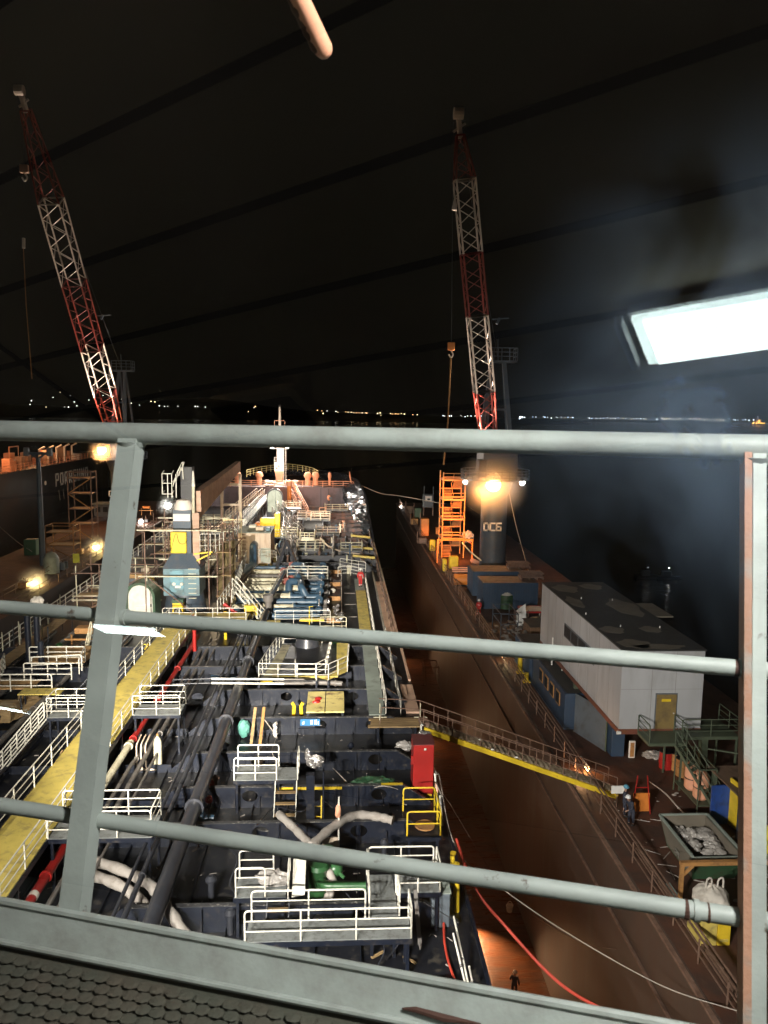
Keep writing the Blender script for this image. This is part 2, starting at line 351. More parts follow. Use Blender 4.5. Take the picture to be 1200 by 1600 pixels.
# ============================================================ FOREGROUND: bridge front walkway rail, window, ceiling
U=V((-.958,.287,0)).normalized()
def rline(py,D): return CP+ray(600,py)*D
def on(B,px):
    # point of the horizontal line through B along U that shows in image column px
    n=ray(px,0).cross(ray(px,1600)); t=(CP-B).dot(n)/U.dot(n); return B+U*t
B_top=rline(686,2.05); B_mid=rline(998,1.93); B_low=rline(1349,1.80); B_toe=rline(1519,1.70)
DZ=rline(1590,1.67).z
br=thing('bridge_railing','grey green pipe railing chipped with rust, close in front of the window','railing',tuple(B_toe))
MB().tube([on(B_top,-900)]+[on(B_top,x) for x in (-300,0,300,600,900,1200)]+[on(B_top,1700)-U*4],.0305,20).build('top_rail',M['greyrail'],br,True)
for B,r in ((B_mid,.0192),(B_low,.0196)):
    MB().tube([on(B,x) for x in (-900,-300,0,300,600,900,1200)]+[on(B,1700)-U*4],r,16).build('mid_rail',M['greyrust'],br,True)
# small weld collars
for B,r,px in ((B_mid,.0192,1160),(B_low,.0196,1160),(B_low,.0196,1088),(B_mid,.0192,196),(B_low,.0196,140)):
    c=on(B,px); MB().tube([c-U*.006,c+U*.006],r+.0035,16).build('weld_collar',M['greyrust'],br,True)
toeT=B_toe; outw=V((U.y,-U.x,0)); 
if outw.y<0: outw=-outw
def post(pt,pb,w,d,m,name='post'):
    a=on(B_top,pt)-V((0,0,.012)); b=on(B_toe,pb)-V((0,0,.06)); return MB().beam(a,b,d,w,up=U).build(name,m,br)
post(206,110,.058,.05,M['greyrust'])
post(1184,1184,.029,.05,M['greyrust'])
post(1166,1166,.016,.055,M['rustpost'],'rusty_flat_bar')
# second left post edge bar (the lighter flange of the angle)
# toe plate (kerb) with a rounded upper lip
d1=on(B_toe,-700); d2=on(B_toe,1700)-U*4
for px_,dd in ((-250,0),(1700,.1),(1700,1.6),(1700,3.1)):
    a=on(B_top,px_)-U*dd-V((0,0,.012)); b=on(B_toe,px_)-U*dd-V((0,0,.06)); MB().beam(a,b,.05,.05,up=U).build('post',M['greyrust'],br)
k=MB(); zt=B_toe.z; lo=-outw*.045+V((0,0,DZ-zt)); up0=V((0,0,-.008)); k.add([d1,d2,d2+lo,d1+lo,d1+up0+outw*.006,d2+up0+outw*.006,d2+lo+up0,d1+lo+up0],[(0,1,2,3),(4,7,6,5),(0,4,5,1),(1,5,6,2),(2,6,7,3),(3,7,4,0)])
k.build('toe_plate',M['greyrail'],br)
e=outw*-.012
k=MB(); k.tube([d1+lo+V((0,0,.004)),d2+lo+V((0,0,.004))],.0075,8); k.build('toe_flange',M['greyrail'],br,True)
k=MB(); k.tube([d1+V((0,0,.001)),d2+V((0,0,.001))],.010,8); k.build('toe_lip',M['greyrail'],br,True)
# patch of bare rust on the flange, near the photo's (650,1570)
c=rline(1578,1.67)-U*.09; c.z=DZ+.028; m_=MB(); 
c=c-U*.02; m_.tube([c+U*.07,c+U*.04+V((0,0,.004)),c-U*.02+V((0,0,-.003)),c-U*.10],[.002,.006,.008,.002],7); m_.build('rust_patch',M['rust_and_shade'],br)
for B,r,px,L_ in ((B_low,.0196,1072,.005),(B_low,.0196,1106,.003),(B_mid,.0192,1150,.005),(B_mid,.0192,186,.008),(B_low,.0196,150,.008)):
    c=on(B,px)-V((0,0,.0006)); MB().tube([c-U*L_,c-U*L_*.3,c+U*L_*.5,c+U*L_],[r+.0002,r+.0012,r+.0007,r+.0002],16).build('rust_chip',M['rust_and_shade'],br)
for B,r,px in ((B_top,.0305,206),(B_top,.0305,1184)):
    c=on(B,px); MB().tube([c-V((0,0,.024)),c-V((0,0,.040))],[.046,.036],14).build('weld_bead',M['greyrust'],br,True)
# walkway deck and tread mat
w0=on(B_toe,-700);w1=on(B_toe,1700)-U*4
q=lambda p,k,z: V((p.x,p.y,z))-outw*k
wk=MB(); z=DZ-.02; vs=[q(w0,0,z),q(w1,0,z),q(w1,1.5,z),q(w0,1.5,z)]; wk.add(vs+[v-V((0,0,.05)) for v in vs],[(0,1,2,3),(4,7,6,5),(0,4,5,1),(1,5,6,2),(2,6,7,3),(3,7,4,0)])
struct('walkway',wk,M['mattile'])
mt=MB(); 
for j in range(19):
    for i in range(150):
        c=q(w0,.075+j*.031,DZ-.010)-U*(.3+i*.036+(j%2)*.018+random.uniform(-.004,.004))
        a=U*random.uniform(.0172,.0182); b=outw*random.uniform(.0142,.0152); hh=random.uniform(.0012,.0026)
        rings=[]
        for kr,kz in ((1.0,0),(.86,.55),(.55,.92)):
            rings+=[c+a*(kr*max(-1,min(1,1.25*math.cos(w))))+b*(kr*max(-1,min(1,1.25*math.sin(w))))+V((0,0,hh*kz)) for w in [math.pi/4*x+.39 for x in range(8)]]
        mt.add(rings,[(u*8+v,u*8+(v+1)%8,u*8+8+(v+1)%8,u*8+8+v) for u in (0,1) for v in range(8)]+[tuple(range(16,24))])
tag(mt.build('tread_mat',M['mattile'],None,True),'knobbly grey green tread mat on the walkway behind the toe plate','mat')
# window
n=RM@V((-.356,.184,.916)); n.normalize(); pp=CP+ray(600,800)*.35
ax=V((0,0,1)).cross(n).normalized(); ay=n.cross(ax).normalized()
E_EDGE=emat('pale lit diffuser edge',(.80,1,.96),15); E_CAP=mat('lit white end cap',(.85,.85,.85),.4)
win=thing('bridge_window','tilted wheelhouse window pane with faint smudges, nearest the viewer','window',tuple(pp))
def wq(a,b,c=0): return pp+ax*a+ay*b+n*c
g=bpy.data.materials.new('window glass'); g.use_nodes=True; t=g.node_tree; t.nodes.clear()
tr=t.nodes.new('ShaderNodeBsdfTransparent'); tr.inputs[0].default_value=(.985,.995,.99,1); gl=t.nodes.new('ShaderNodeBsdfGlossy'); gl.inputs['Roughness'].default_value=0; gl.inputs[0].default_value=(1,1,1,1)
fr=t.nodes.new('ShaderNodeFresnel'); fr.inputs[0].default_value=1.5; fm=t.nodes.new('ShaderNodeMath'); fm.operation='MULTIPLY'; fm.inputs[1].default_value=1.7; t.links.new(fr.outputs[0],fm.inputs[0])
m1=t.nodes.new('ShaderNodeMixShader'); t.links.new(fm.outputs[0],m1.inputs[0]); t.links.new(tr.outputs[0],m1.inputs[1]); t.links.new(gl.outputs[0],m1.inputs[2])
df=t.nodes.new('ShaderNodeBsdfDiffuse'); df.inputs[0].default_value=(.62,.74,1,1)
tc=t.nodes.new('ShaderNodeTexCoord'); nn=_n(t,'ShaderNodeTexNoise',Scale=13,Detail=5,Roughness=.55,Distortion=.8); t.links.new(tc.outputs['Object'],nn.inputs['Vector'])
rp=t.nodes.new('ShaderNodeMapRange'); rp.inputs['From Min'].default_value=.37; rp.inputs['From Max'].default_value=.85; rp.inputs['To Max'].default_value=.6
t.links.new(nn.outputs['Fac'],rp.inputs['Value'])
# smudged zone: a wiped patch of the glass on the right, centred on a place of the pane itself
SM=None
geo=t.nodes.new('ShaderNodeVectorMath'); geo.operation='DISTANCE'; t.links.new(tc.outputs['Object'],geo.inputs[0])
dd=ray(1230,590); tt=(pp-CP).dot(n)/dd.dot(n); geo.inputs[1].default_value=tuple(CP+dd*tt-pp)
fz=t.nodes.new('ShaderNodeMapRange'); fz.inputs['From Min'].default_value=.0; fz.inputs['From Max'].default_value=.15; fz.inputs['To Min'].default_value=1; fz.inputs['To Max'].default_value=0; fz.interpolation_type='SMOOTHERSTEP'; t.links.new(geo.outputs['Value'],fz.inputs['Value'])
mu=t.nodes.new('ShaderNodeMath'); mu.operation='MULTIPLY'; t.links.new(rp.outputs[0],mu.inputs[0]); t.links.new(fz.outputs[0],mu.inputs[1])
m2=t.nodes.new('ShaderNodeMixShader'); t.links.new(mu.outputs[0],m2.inputs[0]); t.links.new(m1.outputs[0],m2.inputs[1]); t.links.new(df.outputs[0],m2.inputs[2])
o=t.nodes.new('ShaderNodeOutputMaterial'); t.links.new(m2.outputs[0],o.inputs[0])
MB().add([wq(-1.7,-.75),wq(1.3,-.75),wq(1.3,.85),wq(-1.7,.85)],[(0,1,2,3)]).build('glass_pane',g,win)
f_=MB()
for a,b in (((-1.73,-.78),(1.33,-.78)),((1.33,-.78),(1.33,.88)),((1.33,.88),(-1.73,.88)),((-1.73,.88),(-1.73,-.78))): f_.beam(wq(*a),wq(*b),.07,.06,up=n)
f_.build('window_frame',M['greyrail'],win)
# wheelhouse: ceiling, floor, rear wall (they show as reflections in the pane)
def pl_y(x,z): return pp.y+(-n.x*(x-pp.x)-n.z*(z-pp.z))/n.y   # pane plane at x,z
CZ=18.7
poly=[(-14,pl_y(-14,CZ)),(3,pl_y(3,CZ)),(3,-8),(-14,-8)]
struct('ceiling',MB().prism(poly,CZ,CZ+.05),M['ceil'])
struct('wheelhouse_floor',MB().prism([(-14,pl_y(-14,CZ)-.6),(3,pl_y(3,CZ)-.6),(3,-8),(-14,-8)],16.3,16.36),M['lampbody'])
struct('wheelhouse_wall',MB().box(-14,3,-8.1,-8,16.3,18.69),M['ceil'])
dj=V((.974,-.228,0)).normalized(); pj=V((.228,.974,0)).normalized()
b=MB(); A0=V((-.98,.263,CZ-.002))
for k in range(-4,9):
    c=A0+pj*(.195*k); 
    s0=-12.5; s1=3.5
    # clip to ceiling front edge
    pts=[c+dj*s for s in [s0+(s1-s0)*i/160 for i in range(161)]]; pts=[p for p in pts if -13.9<p.x<2.9 and -7.9<p.y<pl_y(p.x,CZ)-.02]
    if len(pts)>1: b.beam(pts[0],pts[-1],.015,.003)
b.beam(V((-1.50,.55,CZ-.006)),V((-1.66,-.16,CZ-.006)),.017,.003)
b.build('ceiling_joint',M['ceilgap'],bpy.data.objects['ceiling'])
v=thing('ceiling_vent','dark louvred vent grille seen reflected over the middle of the horizon','vent',(-1.12,-.2,CZ-.03))
def cq(o,a,b,z): p=V(o)+dj*a+pj*b; return V((p.x,p.y,z))
o_=(-1.12,-.205,0)
MB().add([cq(o_,a,b,z) for z in (CZ-.03,CZ-.012) for a,b in ((-.14,-.075),(.14,-.075),(.14,.075),(-.14,.075))],[(0,1,2,3),(4,5,6,7),(0,1,5,4),(1,2,6,5),(2,3,7,6),(3,0,4,7)]).build('frame',M['ceil'],v)
MB().add([cq(o_,a,b,z) for z in (CZ-.036,CZ-.031) for a,b in ((-.118,-.055),(.118,-.055),(.118,.055),(-.118,.055))],[(0,1,2,3),(4,5,6,7),(0,1,5,4),(1,2,6,5),(2,3,7,6),(3,0,4,7)]).build('louvre',M['black'],v)
for lb,oo,L,Wd in (('long fluorescent ceiling lamp, its reflection bright at the right edge above the rail',(.06,-.425,0),.68,.115),('small bright fluorescent lamp reflected beside the left rail post',(-3.78,-1.31,0),.50,.10),('far fluorescent lamp, a tiny white reflection at the left edge',(-11.9,-3.72,0),.9,.16)):
    L0=thing('ceiling_lamp',lb,'ceiling lamp',(oo[0],oo[1],CZ-.03))
    def qb(L,Wd,z0,z1): return MB().add([cq(oo,a*L/2,b*Wd/2,z) for z in (z0,z1) for a,b in ((-1,-1),(1,-1),(1,1),(-1,1))],[(0,1,2,3),(4,5,6,7),(0,1,5,4),(1,2,6,5),(2,3,7,6),(3,0,4,7)])
    qb(L+.012,Wd+.01,CZ-.022,CZ-.006).build('lamp_tray',M['lampbody'],L0); qb(L,Wd,CZ-.034,CZ-.024).build('diffuser',E_EDGE,L0); qb(L-(.035 if oo[0]>-1 else .004),Wd-(.006 if oo[0]>-1 else .004),CZ-.039,CZ-.0345).build('tube_glow',E_FLUO,L0)
    for s_ in (-1,1):
        for dd_ in (.018,.026): MB().beam(cq(oo,s_*(L/2+dd_),-Wd/2-.004,CZ-.03),cq(oo,s_*(L/2+dd_),Wd/2,CZ-.03),.004,.02).build('end_cap',E_CAP,L0)
# rod hanging into the top of the view, and the lamp over the window that lights rod and rail
ra=CP+ray(505,76)*1.35; rb=CP+ray(425,-90)*1.20
rd=thing('hanging_rod','round ended peach rod poking into the top of the view','rod',tuple(rb))
MB().tube([ra-(ra-rb).normalized()*-.006,ra,rb],[.011,.017,.017],16).build('bar',M['peach'],rd,True)
MB().ball(ra,.0168,2).build('rounded_tip',M['peach'],rd,True)
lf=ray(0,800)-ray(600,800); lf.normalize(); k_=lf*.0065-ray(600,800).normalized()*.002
rs=resample([ra+k_,rb+k_],.006); MB().tube([rs[0]-(rb-ra).normalized()*.008]+rs,[.008]+[.0145+random.uniform(-.0012,.0008) for _ in rs],14).build('shaded_side',M['rust_and_shade'],rd,True)  # shade of the rod's left side modelled as a dark, rust-edged tube
el=flood((1.15,.2,19.35),(.25,1.9,17.2),'white walkway floodlight over the wheelhouse window',c=(1,.98,.94),w=470,size=.14,kind='SPOT',cone=125,blend=.9)
# ============================================================ SEA, HILLS, SHORE LIGHTS
SEA=-22
struct('sea',MB().add([(-9000,-200,SEA),(9000,-200,SEA),(9000,9000,SEA),(-9000,9000,SEA)],[(0,1,2,3)]),M['sea'])
def hills(x0,x1,y,hs,name):
    m=MB(); nx=len(hs)-1; 
    for i,h in enumerate(hs):
        x=x0+(x1-x0)*i/nx; m.v+= [V((x,y,SEA)),V((x,y+120,SEA+h*.8)),V((x,y+420,SEA+h)),V((x,y+900,SEA))]
    for i in range(nx):
        for j in range(3): a=i*4+j; m.f.append((a,a+1,a+5,a+4)); m.mi.append(0)
    return struct(name,m,M['hill'],True)
hills(-3200,1200,3600,[50,78,92,70,58,66,84,72,60,55,40,62,90,104,88,60,44,38,34,30,26,20,12,4],'hills')
hills(900,3400,5200,[6,10,14,12,16,12,9,7,5,2],'far_shore')
lights=[]
def sl(px,py,d,r,c): 
    p=PY(px,py,d); p.z=max(p.z,SEA+2); lights.append((p,r,c))
for a in [(47,633),(49,627),(72,637),(116,629),(120,635),(139,626),(161,619),(163,638),(177,620),(190,625),(205,631),(218,634),(236,628),(242,629),(249,635),(257,636),(262,636),(278,636),(305,636),(309,636),(321,637),(101,637),(107,637),(83,622),(94,614),(110,619)]:
    sl(a[0],a[1]-1,3650,random.choice([1.2,1.6,2.1]),random.choice('wwwy'))
for a in [(388,643),(397,637),(399,635),(496,641),(503,642),(505,646),(511,642),(525,643),(528,644),(540,643.5),(544,644),(549,644),(553,645),(557,645),(561,645),(566,645),(571,645),(573,645.5),(590,646),(594,645),(595,649),(610,646),(613,647),(618,646.5),(622,647),(627,646),(632,647),(645,648),(652,648)]:
    sl(a[0],a[1],3650,random.choice([1.4,1.8,2.4]),random.choice('wyyo'))
for x in list(range(676,760,5))+list(range(816,900,4))+list(range(918,1180,4)):
    if random.random()<.72: sl(x+random.uniform(-1.5,1.5),650+(x-680)*.0125+random.uniform(-1,1),4800,random.choice([1.6,2.2,3.0]),random.choice('wwwyb'))
for a in ((813,651.5,4.5),(816,652,4.5),(812,654,4)): sl(a[0],a[1],4800,a[2],'b')
EW={'w':emat('shore light white',(1,.95,.85),6),'y':emat('shore light yellow',(1,.75,.4),6),'o':emat('shore light orange',(1,.5,.2),6),'b':emat('shore light blue white',(.75,.85,1),8)}
m=MB(); 
for p,r,c in lights: m.cm='wyob'.index(c); m.ball(p,r,1)
tag(m.build('shore_lights',[EW[k] for k in 'wyob']),'scattered white and yellow town lights along the dark far shore','lights',kind='stuff')
for px,py,lb in ((1012,894,'faint boat light on the black sea, left of the pair behind the white hut'),(1045,895,'brighter boat light on the black sea, right of the pair behind the white hut')):
    p=P(px,py,SEA+1.5); b_=thing('small_boat',lb,'boat',(p.x,p.y,SEA))
    MB().prism([(p.x-3,p.y-.9),(p.x+2,p.y-.9),(p.x+3.4,p.y),(p.x+2,p.y+.9),(p.x-3,p.y+.9)],SEA-.2,SEA+.7).build('hull',M['black'],b_)
    MB().box(p.x-1.6,p.x+.4,p.y-.6,p.y+.6,SEA+.7,SEA+1.9).build('cabin',M['greybox'],b_)
    MB().tube([(p.x,p.y,SEA+1.9),(p.x,p.y,SEA+2.6)],.04,5).build('mast',M['black'],b_)
    MB().ball((p.x,p.y,SEA+2.7),.05 if px<1030 else .09,1).build('mast_light',E_WHITE,b_)
# brightly lit drilling vessel on the horizon
c=PY(1184,652,4200); s=3.5; z0=SEA
dv=thing('drilling_vessel','vessel outlined in orange lights on the horizon at the right edge','vessel',(c.x,c.y,z0))
MB().prism([(c.x-14*s/1.6,z0+3),(c.x+16*s/1.6,z0+3),(c.x+20*s/1.6,z0+12),(c.x-18*s/1.6,z0+12)],c.y-10,c.y+10,'y').build('hull',M['black'],dv)
MB().box(c.x-12,c.x+12,c.y-8,c.y+8,z0+12,z0+20).build('deckhouse',M['greybox'],dv)
m=MB(); 
for sx in (-1,1): m.beam((c.x+sx*7,c.y,z0+20),(c.x+sx*1.2,c.y,z0+52),1.4)
for k in range(5): w=7-k*1.3; m.beam((c.x-w,c.y,z0+21+k*6.2),(c.x+w*.8,c.y,z0+26+k*6.2),.9)
m.build('derrick',M['cranewhite'],dv)
m=MB(); eo=emat('vessel deck lights',(1,.45,.08),5)
for i in range(26): m.ball((c.x+random.uniform(-34,36),c.y-12,z0+random.uniform(8,17)),random.uniform(1.6,2.6),1)
for i in range(14): m.ball((c.x+random.uniform(-12,12),c.y-12,z0+random.uniform(15,30)),random.uniform(1.4,2.3),1)
m.build('deck_lights',eo,dv)['kind']='stuff'
# ============================================================ FLOATING DOCK
DT=-4.0; DF=-20.0; SX=14.1; PXI=-35.2
struct('dock_floor',MB().box(-50,32,-30,186,-21.5,DF),M['dockfloor'])
w_=MB(); w_.box(SX,31,-30,188,DF+.01,DT); dw=struct('dock_wing_wall',w_,M['dockwall'])
w_=MB(); w_.box(SX+.05,30.9,-29.9,187.9,DT+.004,DT+.03); struct('dock_top_deck',w_,M['dockdeck'])
w_=MB(); w_.box(-50,PXI,-30,188,DF+.01,DT); struct('port_wing_wall',w_,M['dockwall'])
w_=MB(); w_.box(-49.9,PXI-.05,-29.9,187.9,DT+.004,DT+.03); struct('port_top_deck',w_,M['dockdeck'])
# ledge along the starboard wall top edge, vertical plate seams, fender ledge
b=MB(); b.beam((SX-.10,-30,DT-.15),(SX-.10,188,DT-.15),.2,.12); b.beam((SX-.06,-30,DT-3.2),(SX-.06,188,DT-3.2),.12,.10)
b.build('edge_ledge',M['rustrail'],dw)
# keel blocks / floor ribs beside the hull
b=MB()
for y in range(-6,170,1): b.box(5.4,8.6,y,y+.32,DF+.001,DF+.16)
tag(b.build('floor_gratings',M['dockfloor']),'rows of rusty slats lying on the dock floor beside the hull','slats',kind='stuff')
b=thing('dock_pallet_frame','brown steel frame standing on the dock floor under the ship side','frame',(8,52,DF))
c=P(672,1065,DF)
def frame_box(root,x0,x1,y0,y1,z0,z1,w,m,name='frame_bar'):
    for x in (x0,x1):
        for y in (y0,y1): MB().beam((x,y,z0),(x,y,z1),w).build('leg',m,root)
    for z in (z1,):
        for a,b_ in (((x0,y0),(x1,y0)),((x1,y0),(x1,y1)),((x1,y1),(x0,y1)),((x0,y1),(x0,y0))): MB().beam((*a,z),(*b_,z),w*.98).build(name,m,root)
b.location=(c.x,c.y,DF); frame_box(b,c.x-.9,c.x+1.0,c.y-1.6,c.y+1.6,DF,DF+2.6,.14,M['rustrail'])
c=P(697,1085,DF); pl=thing('dock_prop','tall brown steel prop leaning on the dock floor','prop',(c.x,c.y,DF)); MB().tube([(c.x,c.y,DF),(c.x+.2,c.y+.8,DF+5.4)],.13,8).build('pole',M['rustrail'],pl,True); MB().box(c.x-.35,c.x+.35,c.y-.35,c.y+.35,DF,DF+.1).build('foot_plate',M['rustrail'],pl)
# dock railing, starboard: four long bars and posts
rl=thing('dock_railing','long rusty three bar railing along the inner edge of the dock wall','railing',(14.65,5,DT))
for z in (.42,.78,1.12):
    MB().beam((14.65+.06*(z>1),-4,DT+z),(14.65+.06*(z>1),187,DT+z),.055 if z<1 else .075,.05).build('rail_bar',M['rustrail'],rl)
MB().beam((14.95,-4,DT+1.05),(14.95,120,DT+1.05),.05,.09).build('cable_pipe',M['rustrail'],rl)
y=16.0
while y<186:
    MB().beam((14.62,y,DT),(14.62,y,DT+1.12),.06,.05).build('post',M['rustrail'],rl); y+=2.35
rl=thing('dock_railing','brown railing on the far port wing wall, beyond the ship','railing',(PXI-.5,20,DT))
for X in (PXI-.5,PXI-3.4):
    for z in (.55,1.1): MB().tube([(X,60,DT+z),(X,186,DT+z)],.04,6).build('rail_bar',M['rustrail'],rl,True)
    y=61
    while y<186: MB().tube([(X,y,DT),(X,y,DT+1.1)],.045,6).build('post',M['rustrail'],rl,True); y+=3.1
# ============================================================ NEIGHBOUR SHIP (port side)
ns=thing('moored_ship','black hulled ship with white name letters and orange lit deck clutter, at the left edge','ship',(-64,150,SEA))
b=MB(); b.prism([(-61,20),(-61,200),(-64,216),(-72,232),(-80,216),(-84,200),(-84,20)],SEA-.5,5.75); b.build('hull',M['blackhull'],ns)
b=MB(); b.box(-83.5,-61.2,20,198,5.76,5.8); b.build('deck',M['deckrust'],ns)
b=MB(); b.beam((-61,20,5.9),(-61,200,5.9),.15,.35); b.beam((-60.97,20,-5),(-60.97,200,-5),.06,.3); b.build('rubbing_strake',M['blackhull'],ns)
b=MB(); text(b,'PORRSUNO',(-60.93,168.5,1.5),(0,1,0),(0,0,1),1.5,.42,gap=.85,depth=.06); 
b.build('name_lettering',M['letter'],ns)
b=MB(); 
for i in range(8): b.beam((-60.95,170+i*2.6,.3),(-60.95,170.6+i*2.6,-1.9),.3,.05,up=(1,0,0))
b.build('faded_lettering',M['oldletter'],ns)
b=MB(); b.tube([(-60.98,162.5,2.6),(-60.85,162.5,2.6)],.45,10); b.build('round_mark',M['letter'],ns)
for k,y in enumerate([x*2.1+126 for x in range(34)]):
    MB().tube([(-61.3,y,5.8),(-61.3,y,7.3)],.07,5).build('rail_post',M['peach'],ns)
for z in (6.3,6.8,7.3): MB().tube([(-61.3,120,z),(-61.3,190,z)],.06,5).build('rail_bar',M['peach'],ns)
for i in range(22):
    y=132+i*3.0+random.uniform(-1,1); x=-63-random.uniform(0,6); h=random.uniform(1,2.6)
    MB().bev(x-.8,x+.8,y-.9,y+.9,5.82,6.3+h,.1).build('deck_fitting',random.choice([M['peach'],M['beige'],M['cranewhite']]),ns)
for i in range(5):
    y=168+i*5; MB().tube([(-64,y,5.8),(-64,y,9.2),(-63,y+.6,9.8)],.22,7).build('vent_pipe',M['cranewhite'],ns,True)
for yy,hh in ((148,10),(160,10.2)):
    for dy in (-2.2,2.2): MB().tube([(-66,yy+dy,5.8),(-66,yy+dy,hh)],.1,6).build('gantry_leg',M['peach'],ns)
    MB().tube([(-66,yy-2.2,hh),(-66,yy+2.2,hh)],.12,6).build('gantry_beam',M['peach'],ns)
lamp_light((-66,146,12),(1,.42,.16),3200,.5); lamp_light((-66,172,12),(1,.5,.22),3000,.5); lamp_light((-50,170,1),(1,.9,.8),350,.5)  # last one: unseen fill lamp added for the name letters
# ============================================================ OUR TANKER: hull and main deck (z = 0)
HS=4.9; HP=-25.6; HC=(HS+HP)/2
tk=thing('tanker','navy decked tanker lying in the dry dock, seen from its bridge','ship',(HC,-20,DF+1.5))
arc=[(HS,-28),(HS,130)]+[(HC+(HS-HC)*math.cos(a),130+43*math.sin(a)) for a in [R_(x) for x in (12,25,38,50,62,74,84)]]+[(HC,173.2)]
full=arc+[(2*HC-x,y) for x,y in arc[::-1][1:]]
b=MB()
b.v=[V((x,y,0)) for x,y in full]+[V((HC+(x-HC)*(.98 if y<130 else .72),y-(0 if y<130 else 4),-9)) for x,y in full]+[V((HC+(x-HC)*(.9 if y<130 else .45),min(y,166),DF+1.6)) for x,y in full]
N=len(full); b.f=[(i,(i+1)%N,(i+1)%N+N,i+N) for i in range(N)]+[(i+N,(i+1)%N+N,(i+1)%N+2*N,i+2*N) for i in range(N)]; b.mi=[0]*len(b.f); b.build('hull',M['deckrust'],tk)
b=MB(); b.prism(full,-.02,0.0); b.build('main_deck',M['deck'],tk)
b=MB(); 
def strake(y0,y1,x0,x1): return MB().add([(x0,y0,.0),(x1,y0,.0),(x1,y1,.0),(x0,y1,.0),(x0,y0,.12),(x1,y0,.12),(x1,y1,.12),(x0,y1,.12)],[(0,3,2,1),(4,5,6,7),(0,1,5,4),(1,2,6,5),(2,3,7,6),(3,0,4,7)])
strake(-2,42,4.78,4.9).build('deck_edge_bar',M['girder'],tk)
strake(44.3,49.0,4.12,4.9).build('deck_edge_plate',M['salmon'],tk); strake(59.5,80.4,3.9,4.9).build('deck_edge_plate',M['salmon'],tk)
strake(50,59.4,4.75,4.9).build('deck_edge_bar',M['salmon'],tk); strake(80.2,133,4.72,4.9).build('deck_edge_bar',M['cream'],tk); strake(60,131,4.0-.25,3.9).build('gutter_bar',M['white'],tk)
b=MB(); b.beam((HP+.06,0,.1),(HP+.06,132,.1),.12,.2); b.build('deck_edge_bar',M['girder'],tk)
# forecastle
fo=[(x,y) for x,y in full if y>146]; xs=lambda y: HC+(HS-HC)*math.cos(math.asin(min(1,max(0,(y-130)/43))))
FZ=3.8
fop=[(xs(146),146)]+[(x,y) for x,y in arc if y>146]; fop=fop+[(2*HC-x,y) for x,y in fop[::-1] if x>HC+.01]
b=MB(); b.prism([(HC+(x-HC)*.995,y) for x,y in fop],FZ-.1,FZ); b.build('forecastle_deck',M['deckrust'],tk)
b=MB(); b.box(2*HC-xs(146)+.1,xs(146)-.1,145.9,146.0,0.01,FZ-.1); b.build('forecastle_front',mat('plum grey bulkhead',(.10,.075,.095),.6,c2=(.06,.05,.06),scale=.4),tk)
for x in (-22,-18.5,-8.0,-3.6,.6): MB().box(x,x+.12,145.78,145.9,.01,FZ-.1).build('stiffener',M['girder'],tk)
# bulwark round the bow, wrapped in black sheet
b=MB(); outer=[(xs(y),y) for y in (106,112,118,124,128,132,137,142,146)]+[p for p in fop if p[0]>HC][1:]
top=lambda y: .4+1.2*min(1,max(0,(y-105)/20))+(5.3-1.6)*min(1,max(0,(y-125)/24))
ring=outer+[(HC,173.2)]+[(2*HC-x,y) for x,y in outer[::-1]]
for i,(x,y) in enumerate(ring):
    z=top(y); b.v+=[V((x,y,0.0)),V((x,y,z)),V((HC+(x-HC)*.985,y-.1,z)),V((HC+(x-HC)*.985,y-.1,0.02))]
for i in range(len(ring)-1):
    for j in range(4): a=i*4+j; c=i*4+(j+1)%4; b.f.append((a,c,c+4,a+4)); b.mi.append(0)
b.build('bulwark',M['girder'],tk)
def drape(label,pts_top,pts_bot,nx,ny,jit,name='black_sheet'):
    b=MB(); T=resample(pts_top,1); vs=[]
    for j in range(ny+1):
        for i in range(nx+1):
            def at(L,u):
                k=u*(len(L)-1); a=int(min(k,len(L)-2)); return V(L[a]).lerp(V(L[a+1]),k-a)
            u=i/nx; q=at(pts_top,u).lerp(at(pts_bot,u),j/ny); q=q+V((random.uniform(-jit,jit),random.uniform(-jit,jit),random.uniform(-jit,jit)*.6)); vs.append(q)
    fs=[(j*(nx+1)+i,j*(nx+1)+i+1,(j+1)*(nx+1)+i+1,(j+1)*(nx+1)+i) for j in range(ny) for i in range(nx)]
    b.add(vs,fs); return tag(b.build(name,M['tarp'],None),label,'plastic sheet')
top_r=[(xs(y)-.35,y,top(y)+.05) for y in (110,116,122,128,134,140,146,152,158,164)]
bot_r=[(xs(y)-3.4,y-1,.35 if y<146 else FZ+.2) for y in (110,116,122,128,134,140,146,152,158,164)]
drape('crumpled black sheet hung inside the starboard bow bulwark',top_r,bot_r,46,7,.24)
ri=[(x*.97+HC*.03,y-.7) for x,y in ring if y>150]
drape('black sheets with pale streaks covering the bulwark at the very bow',[(x,y,5.35) for x,y in ri],[(HC+(x-HC)*.93,y-1.4,FZ+.3) for x,y in ri],60,4,.22)
